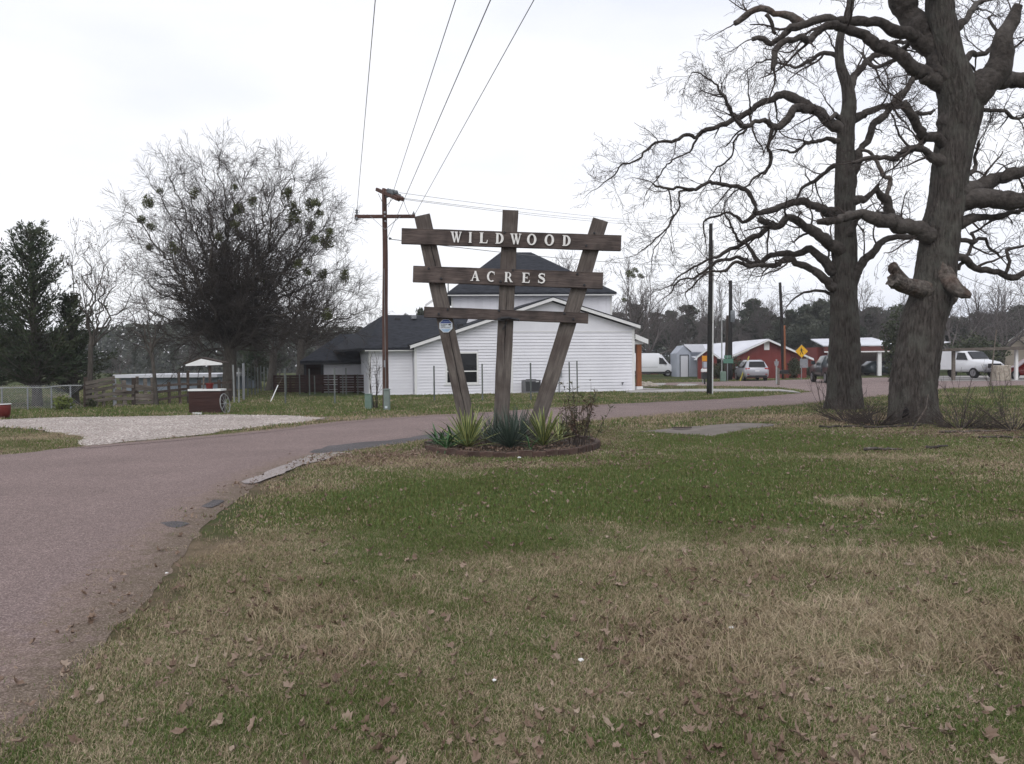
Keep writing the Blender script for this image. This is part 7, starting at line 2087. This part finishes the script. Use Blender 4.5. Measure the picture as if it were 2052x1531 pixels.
def blade_mat(name, cs):
    m = bpy.data.materials.new(name); m.use_nodes = True; t = m.node_tree; b = t.nodes['Principled BSDF']
    b.inputs['Roughness'].default_value = .7; b.inputs['Specular IOR Level'].default_value = .15
    oi = t.nodes.new('ShaderNodeObjectInfo'); g = t.nodes.new('ShaderNodeNewGeometry')
    nz = t.nodes.new('ShaderNodeTexNoise'); nz.inputs['Scale'].default_value = .8; nz.inputs['Detail'].default_value = 3
    t.links.new(g.outputs['Position'], nz.inputs['Vector'])
    ma = t.nodes.new('ShaderNodeMath'); ma.operation = 'MULTIPLY_ADD'; ma.inputs[1].default_value = .45
    t.links.new(oi.outputs['Random'], ma.inputs[0])
    mb2 = t.nodes.new('ShaderNodeMath'); mb2.operation = 'MULTIPLY_ADD'; mb2.inputs[1].default_value = 1.1; mb2.inputs[2].default_value = -.28
    t.links.new(nz.outputs['Fac'], mb2.inputs[0]); t.links.new(mb2.outputs[0], ma.inputs[2])
    rp = t.nodes.new('ShaderNodeValToRGB'); rp.color_ramp.elements[0].color = lin(cs[0]); rp.color_ramp.elements[1].color = lin(cs[-1])
    for k, c in enumerate(cs[1:-1]):
        x = rp.color_ramp.elements.new((k + 1) / (len(cs) - 1)); x.color = lin(c)
    t.links.new(ma.outputs[0], rp.inputs['Fac']); t.links.new(rp.outputs['Color'], b.inputs['Base Color'])
    M[name] = m
blade_mat('blade_green', [(0.076, 0.104, 0.032), (0.114, 0.146, 0.042), (0.106, 0.158, 0.048), (0.16, 0.192, 0.066)])
blade_mat('blade_dull', [(0.12, 0.12, 0.045), (0.165, 0.158, 0.065), (0.20, 0.172, 0.08)])
blade_mat('blade_straw', [(0.22, 0.168, 0.108), (0.31, 0.245, 0.162), (0.40, 0.325, 0.225), (0.50, 0.415, 0.295)])
blade_mat('leaf_brown', [(0.08, 0.05, 0.036), (0.17, 0.115, 0.085), (0.28, 0.21, 0.165), (0.48, 0.41, 0.33)])
def lobed_leaf(name, seed, s=.034):
    rs_ = random.Random(seed); n = 12; el_ = rs_.uniform(.8, 1.25); v = [(0, 0, .002)]; 
    for i in range(n):
        a = 2 * pi * i / n; rr = s * (.95 if i % 2 == 0 else .66) * rs_.uniform(.75, 1.15); x, y = math.cos(a) * rr * 1.35 * el_, math.sin(a) * rr * .75 / el_
        v.append((x, y, .004 + 18 * (x * x + .6 * y * y) * rs_.uniform(.2, 1.5) + rs_.uniform(-.004, .012)))
    f = [(0, i + 1, (i + 1) % n + 1) for i in range(n)]
    me = bpy.data.meshes.new(name); me.from_pydata(v, [], f); me.materials.append(M['leaf_brown']); me.update(); return me
hidden = {}
def source_collection(name, meshes):
    c = bpy.data.collections.new(name)
    for i, me in enumerate(meshes):
        o = bpy.data.objects.new('%s_%02d' % (name, i), me); c.objects.link(o)
    return c
def scatter(name, pos, rot, scl, var_, coll, label, cat):
    me = bpy.data.meshes.new(name)
    me.vertices.add(len(pos)); me.vertices.foreach_set('co', pos.astype(np.float32).ravel())
    a = me.attributes.new('rot', 'FLOAT_VECTOR', 'POINT'); a.data.foreach_set('vector', rot.astype(np.float32).ravel())
    a = me.attributes.new('scl', 'FLOAT_VECTOR', 'POINT'); a.data.foreach_set('vector', scl.astype(np.float32).ravel())
    a = me.attributes.new('pick', 'INT', 'POINT'); a.data.foreach_set('value', var_.astype(np.int32))
    o = link(name, me); tag(o, label, cat, kind='stuff')
    ng = bpy.data.node_groups.new(name + '_nodes', 'GeometryNodeTree')
    ng.interface.new_socket(name='Geometry', in_out='INPUT', socket_type='NodeSocketGeometry')
    ng.interface.new_socket(name='Geometry', in_out='OUTPUT', socket_type='NodeSocketGeometry')
    N = ng.nodes; gi = N.new('NodeGroupInput'); go = N.new('NodeGroupOutput'); ip = N.new('GeometryNodeInstanceOnPoints'); ci = N.new('GeometryNodeCollectionInfo')
    ci.inputs['Collection'].default_value = coll; ci.inputs['Separate Children'].default_value = True; ci.inputs['Reset Children'].default_value = True
    def na(nm, ty):
        x = N.new('GeometryNodeInputNamedAttribute'); x.data_type = ty; x.inputs['Name'].default_value = nm; return x.outputs['Attribute']
    ng.links.new(gi.outputs[0], ip.inputs['Points']); ng.links.new(ci.outputs[0], ip.inputs['Instance'])
    ip.inputs['Pick Instance'].default_value = True
    ng.links.new(na('pick', 'INT'), ip.inputs['Instance Index'])
    ng.links.new(na('rot', 'FLOAT_VECTOR'), ip.inputs['Rotation'])
    ng.links.new(na('scl', 'FLOAT_VECTOR'), ip.inputs['Scale'])
    ng.links.new(ip.outputs[0], go.inputs[0])
    md = o.modifiers.new('scatter', 'NODES'); md.node_group = ng
    return o
r = np.random.default_rng(99)
def wedge(n, y0, y1, half=.72, p=1.0):
    """points on the ground with density ~ 1/distance^p"""
    u = r.random(n)
    e = 2 - p
    y = (y0 ** e + u * (y1 ** e - y0 ** e)) ** (1 / e)
    x = (r.random(n) * 2 - 1) * (y * half + .6)
    return x, y
ellip = lambda x, y, g: ((x - BED_C[0]) / (BED_A + g)) ** 2 + ((y - BED_C[1]) / (BED_B + g)) ** 2 < 1
hx0 = Vector((A0.x, A0.y, 0))
def blocked(x, y):
    b_ = inside(road_poly, x, y) | inside(gravel_poly, x, y) | inside(slab_poly, x, y) | inside(walk_poly, x, y) | ellip(x, y, .06)
    lx = (x - A0.x) * HU.x + (y - A0.y) * HU.y; ly = (x - A0.x) * HN.x + (y - A0.y) * HN.y
    b_ |= (lx > -6) & (lx < Lw + 1.5) & (ly > -.02) & (ly < 14)
    return b_
NT = 7
SH_Y = [-9, -2, 1.5, 3, 4.6, 5.9, 7.1, 9.5, 11.9, 14]; SH_X = [1.0, -.7, -1.85, -2.15, -2.3, -2.35, -2.55, -3.0, -3.2, -3.2]
mn = [tuft('tuft', 100 + i, 27, .009, .031, .075, .0030, .08 + .84 * i / (NT - 1), .7) for i in range(NT)]
mf = [tuft('tuft', 200 + i, 24, .010, .036, .15, .008, .02 + .90 * i / (NT - 1), .6) for i in range(NT)]
mfar = [tuft('tuft', 300 + i, 20, .02, .065, .30, .018, .0 + .9 * i / (NT - 1), .45) for i in range(NT)]
cn = source_collection('near_tuft', mn); cm_ = source_collection('middle_tuft', mf); cfar = source_collection('far_tuft', mfar)
def lawn(name, n, y0, y1, coll, p, sc, label, half=.72, cov=1.0):
    x, y = wedge(n, y0, y1, half, p)
    k = ~blocked(x, y)
    # thin out on the worn strip next to the road
    sh = inside(sh_poly, x, y); dx = x - np.interp(y, SH_Y, SH_X)
    pr = np.clip((dx + .14) * 2.1 + (fbm(x * 2.5, y * 2.5, 3) - .5) * 1.0, .03, 1)
    k &= np.where(y < 14, r.random(n) < pr, ~(sh & (r.random(n) < .7)))
    x, y = x[k], y[k]
    d = dryness(x, y)
    keep = r.random(len(x)) < cov * (1.0 - .35 * np.clip(d - .55, 0, .45) / .45)
    x, y, d = x[keep], y[keep], d[keep]
    v = np.clip(np.round((d * 1.15 - .08) * (NT - 1) + r.normal(size=len(x)) * .9), 0, NT - 1)
    lush = np.clip(.5 - d, 0, .5) * 2
    s = sc * (.75 + .5 * r.random(len(x))) 
    hz = s * (1.0 + .7 * lush) * (.8 + .5 * fbm(x * 2.2, y * 2.2, 2))
    rot = np.stack([r.normal(size=len(x)) * .08, r.normal(size=len(x)) * .08, r.random(len(x)) * 6.283], 1)
    return scatter(name, np.stack([x, y, 0 * x], 1), rot, np.stack([s, s, hz], 1), v, coll, label, 'grass')
lawn('lawn_grass', 78000, 2.4, 8.0, cn, 1.0, 1.0, 'short mixed green and straw coloured winter lawn in the foreground')
lawn('lawn_grass', 52000, 8.0, 20.0, cm_, 1.2, 1.0, 'short winter lawn of the middle distance round the flower bed')
lawn('lawn_grass', 34000, 20.0, 75.0, cfar, 1.3, 1.0, 'short green grass verge and lawns beyond the road')
# taller straw
ms_ = [tuft('straw', 400 + i, 26, .03, .085, .10, .0036, 1.0 if i < 3 else .7, .8) for i in range(4)]
cs_ = source_collection('straw_tuft', ms_)
xs2, ys2 = [], []
for px, py, rx, ry, n in ((1650,1290,.42,.24,420),(1800,1250,.40,.22,330),(1560,1310,.35,.16,220),(1960,1290,.35,.2,260),(1480,1330,.3,.15,150),(2040,1250,.3,.2,150),(1450,1140,.9,.22,130),(1650,1115,.6,.15,90),(1850,1120,.6,.2,60),(1380,1240,.4,.15,80),(620,1230,.3,.2,110),(680,1290,.3,.2,90),(1750,920,.5,.3,90),(1730,1015,.3,.15,80)):
    g = G(px, py); xs2.append(g.x + r.normal(size=n) * rx); ys2.append(g.y + r.normal(size=n) * ry)
x, y = np.concatenate(xs2), np.concatenate(ys2); k = ~blocked(x, y) & ~inside(sh_poly, x, y); x, y = x[k], y[k]
s = .75 + .55 * r.random(len(x))
scatter('dry_straw', np.stack([x, y, 0 * x], 1), np.stack([r.normal(size=len(x)) * .2, r.normal(size=len(x)) * .2, r.random(len(x)) * 6.28], 1), np.stack([s, s, s], 1), r.integers(0, 4, len(x)), cs_, 'taller dry straw coloured grass patches on the foreground lawn', 'dry grass')
# fallen leaves
lv = source_collection('fallen_leaf', [lobed_leaf('leaf', 500 + i) for i in range(5)])
x, y = wedge(17000, 2.4, 26, .72, 1.15); k = (~blocked(x, y)) & (r.random(len(x)) < .14 + .62 * np.clip(fbm(x * .9, y * .9 + 8, 4) * 2.2 - .75, 0, 1) + .3 * (x > .2 * y)); x, y = x[k], y[k]
xs2, ys2 = [x, BED_C[0] + r.normal(size=900) * .8], [y, BED_C[1] - .6 + r.normal(size=900) * .6]
for px, py, rx, ry, n in ((790,915,1.0,.30,900),(700,930,.6,.3,220),(880,905,.5,.3,260),(1040,935,1.6,.3,500),(1210,905,.5,.8,160),(1700,845,1.6,.8,800),(1850,875,2.0,.7,900),(1960,870,1.6,.7,700),(1290,1000,1,.5,60),(1420,1310,.4,.2,130),(1330,1270,.35,.2,90),(500,975,.5,.4,60),(1180,870,.8,.8,200),(1500,1440,.6,.3,60),(1000,1480,.5,.2,60),(560,1330,.5,.3,50)):
    g = G(px, py); xs2.append(g.x + r.normal(size=n) * rx); ys2.append(g.y + r.normal(size=n) * ry)
x, y = np.concatenate(xs2), np.concatenate(ys2); k = ~inside(road_poly, x, y) & ~(ellip(x, y, .1) & ~ellip(x, y, -.12)); k |= r.random(len(x)) < .03; x, y = x[k], y[k]
s = .30 + .70 * r.random(len(x)) ** 1.6; z = np.where(ellip(x, y, 0), .065, .012) + .035 * r.random(len(x))
scatter('fallen_leaves', np.stack([x, y, z], 1), np.stack([r.normal(size=len(x)) * .5, r.normal(size=len(x)) * .5, r.random(len(x)) * 6.28], 1), np.stack([s, s, s], 1), r.integers(0, 5, len(x)), lv, 'brown curled oak leaves scattered over the lawn and bed', 'fallen leaves')
# loose stones on the road edge and white limestone driveway
def pebble(name, seed, m):
    rs_ = random.Random(seed); bm = bmesh.new(); bmesh.ops.create_icosphere(bm, subdivisions=1, radius=1)
    for v in bm.verts: v.co = Vector((v.co.x * rs_.uniform(.8, 1.2), v.co.y * rs_.uniform(.6, 1), v.co.z * rs_.uniform(.4, .6)))
    me = bpy.data.meshes.new(name); bm.to_mesh(me); bm.free(); me.materials.append(M[m]); return me
mat('pebble', (0.16, 0.12, 0.10), (0.42, 0.34, 0.30), .6, .9, world=True, rand=.3)
mat('limestone', (0.34, 0.30, 0.275), (0.60, 0.55, 0.52), .6, .9, world=True, rand=.2)
pc_ = source_collection('pebble_stone', [pebble('pebble', i, 'pebble') for i in range(3)])
lc_ = source_collection('lime_stone', [pebble('limestone', 10 + i, 'limestone') for i in range(3)])
x, y = wedge(20000, 2.6, 16, .75, 1.3); ins = inside(sh_poly, x, y) & ~inside(road_poly, x, y); rd = inside(road_poly, x, y)
k = ins | (rd & (r.random(len(x)) < .10)); x, y = x[k], y[k]; s = .003 + .006 * r.random(len(x)) ** 2
scatter('loose_gravel', np.stack([x, y, .012 + 0 * x], 1), np.stack([0 * x, 0 * x, r.random(len(x)) * 6.28], 1), np.stack([s, s, s], 1), r.integers(0, 3, len(x)), pc_, 'loose small stones along the road edge', 'gravel')
gp = np.array(gravel_poly); n = 20000
x = r.uniform(gp[:, 0].min(), gp[:, 0].max(), n); y = r.uniform(gp[:, 1].min(), gp[:, 1].max(), n); k = inside(gravel_poly, x, y); x, y = x[k], y[k]
s = .010 + .022 * r.random(len(x)) ** 2
scatter('limestone_gravel', np.stack([x, y, .018 + 0 * x], 1), np.stack([0 * x, 0 * x, r.random(len(x)) * 6.28], 1), np.stack([s, s, s], 1), r.integers(0, 3, len(x)), lc_, 'white crushed limestone of the driveway at left', 'gravel')
# bits of litter
for k, (px, py, s_, l) in enumerate([(1466, 1270, .022, 'small white scrap in the straw at right'), (1164, 1335, .02, 'pale flattened scrap right of the lawn middle'), (334, 1157, .014, 'tiny white stone at the road edge'), (990, 1377, .012, 'tiny white scrap in the middle of the foreground lawn'), (1935, 1300, .014, 'tiny white scrap in the straw patch at far right'), (1040, 921, .03, 'small white scrap before the flower bed bricks')]):
    bm = bmesh.new(); bmesh.ops.create_icosphere(bm, subdivisions=1, radius=s_)
    rs = random.Random(k)
    for v in bm.verts: v.co = Vector((v.co.x * rs.uniform(.6, 1.4), v.co.y * rs.uniform(.6, 1.2), v.co.z * rs.uniform(.3, .7)))
    me = bpy.data.meshes.new('litter'); bm.to_mesh(me); bm.free(); me.materials.append(M['litter_white'])
    g = G(px, py); g.z = .035; tag(link('litter', me, None, g), l, 'litter')
# ------------------------------------------------------------------ thin winter haze in the air
hz = bpy.data.materials.new('thin_haze'); hz.use_nodes = True
for n in list(hz.node_tree.nodes): hz.node_tree.nodes.remove(n)
ho = hz.node_tree.nodes.new('ShaderNodeOutputMaterial'); hv = hz.node_tree.nodes.new('ShaderNodeVolumePrincipled')
hv.inputs['Color'].default_value = (0.93, 0.95, 1.0, 1); hv.inputs['Density'].default_value = 0.0005
hz.node_tree.links.new(hv.outputs[0], ho.inputs['Volume'])
m_ = MB(); m_.box(-950, 950, -240, 750, -1.0, 26)
tag(m_.build('haze', hz), 'thin pale winter haze over the whole neighbourhood', 'haze', kind='stuff')
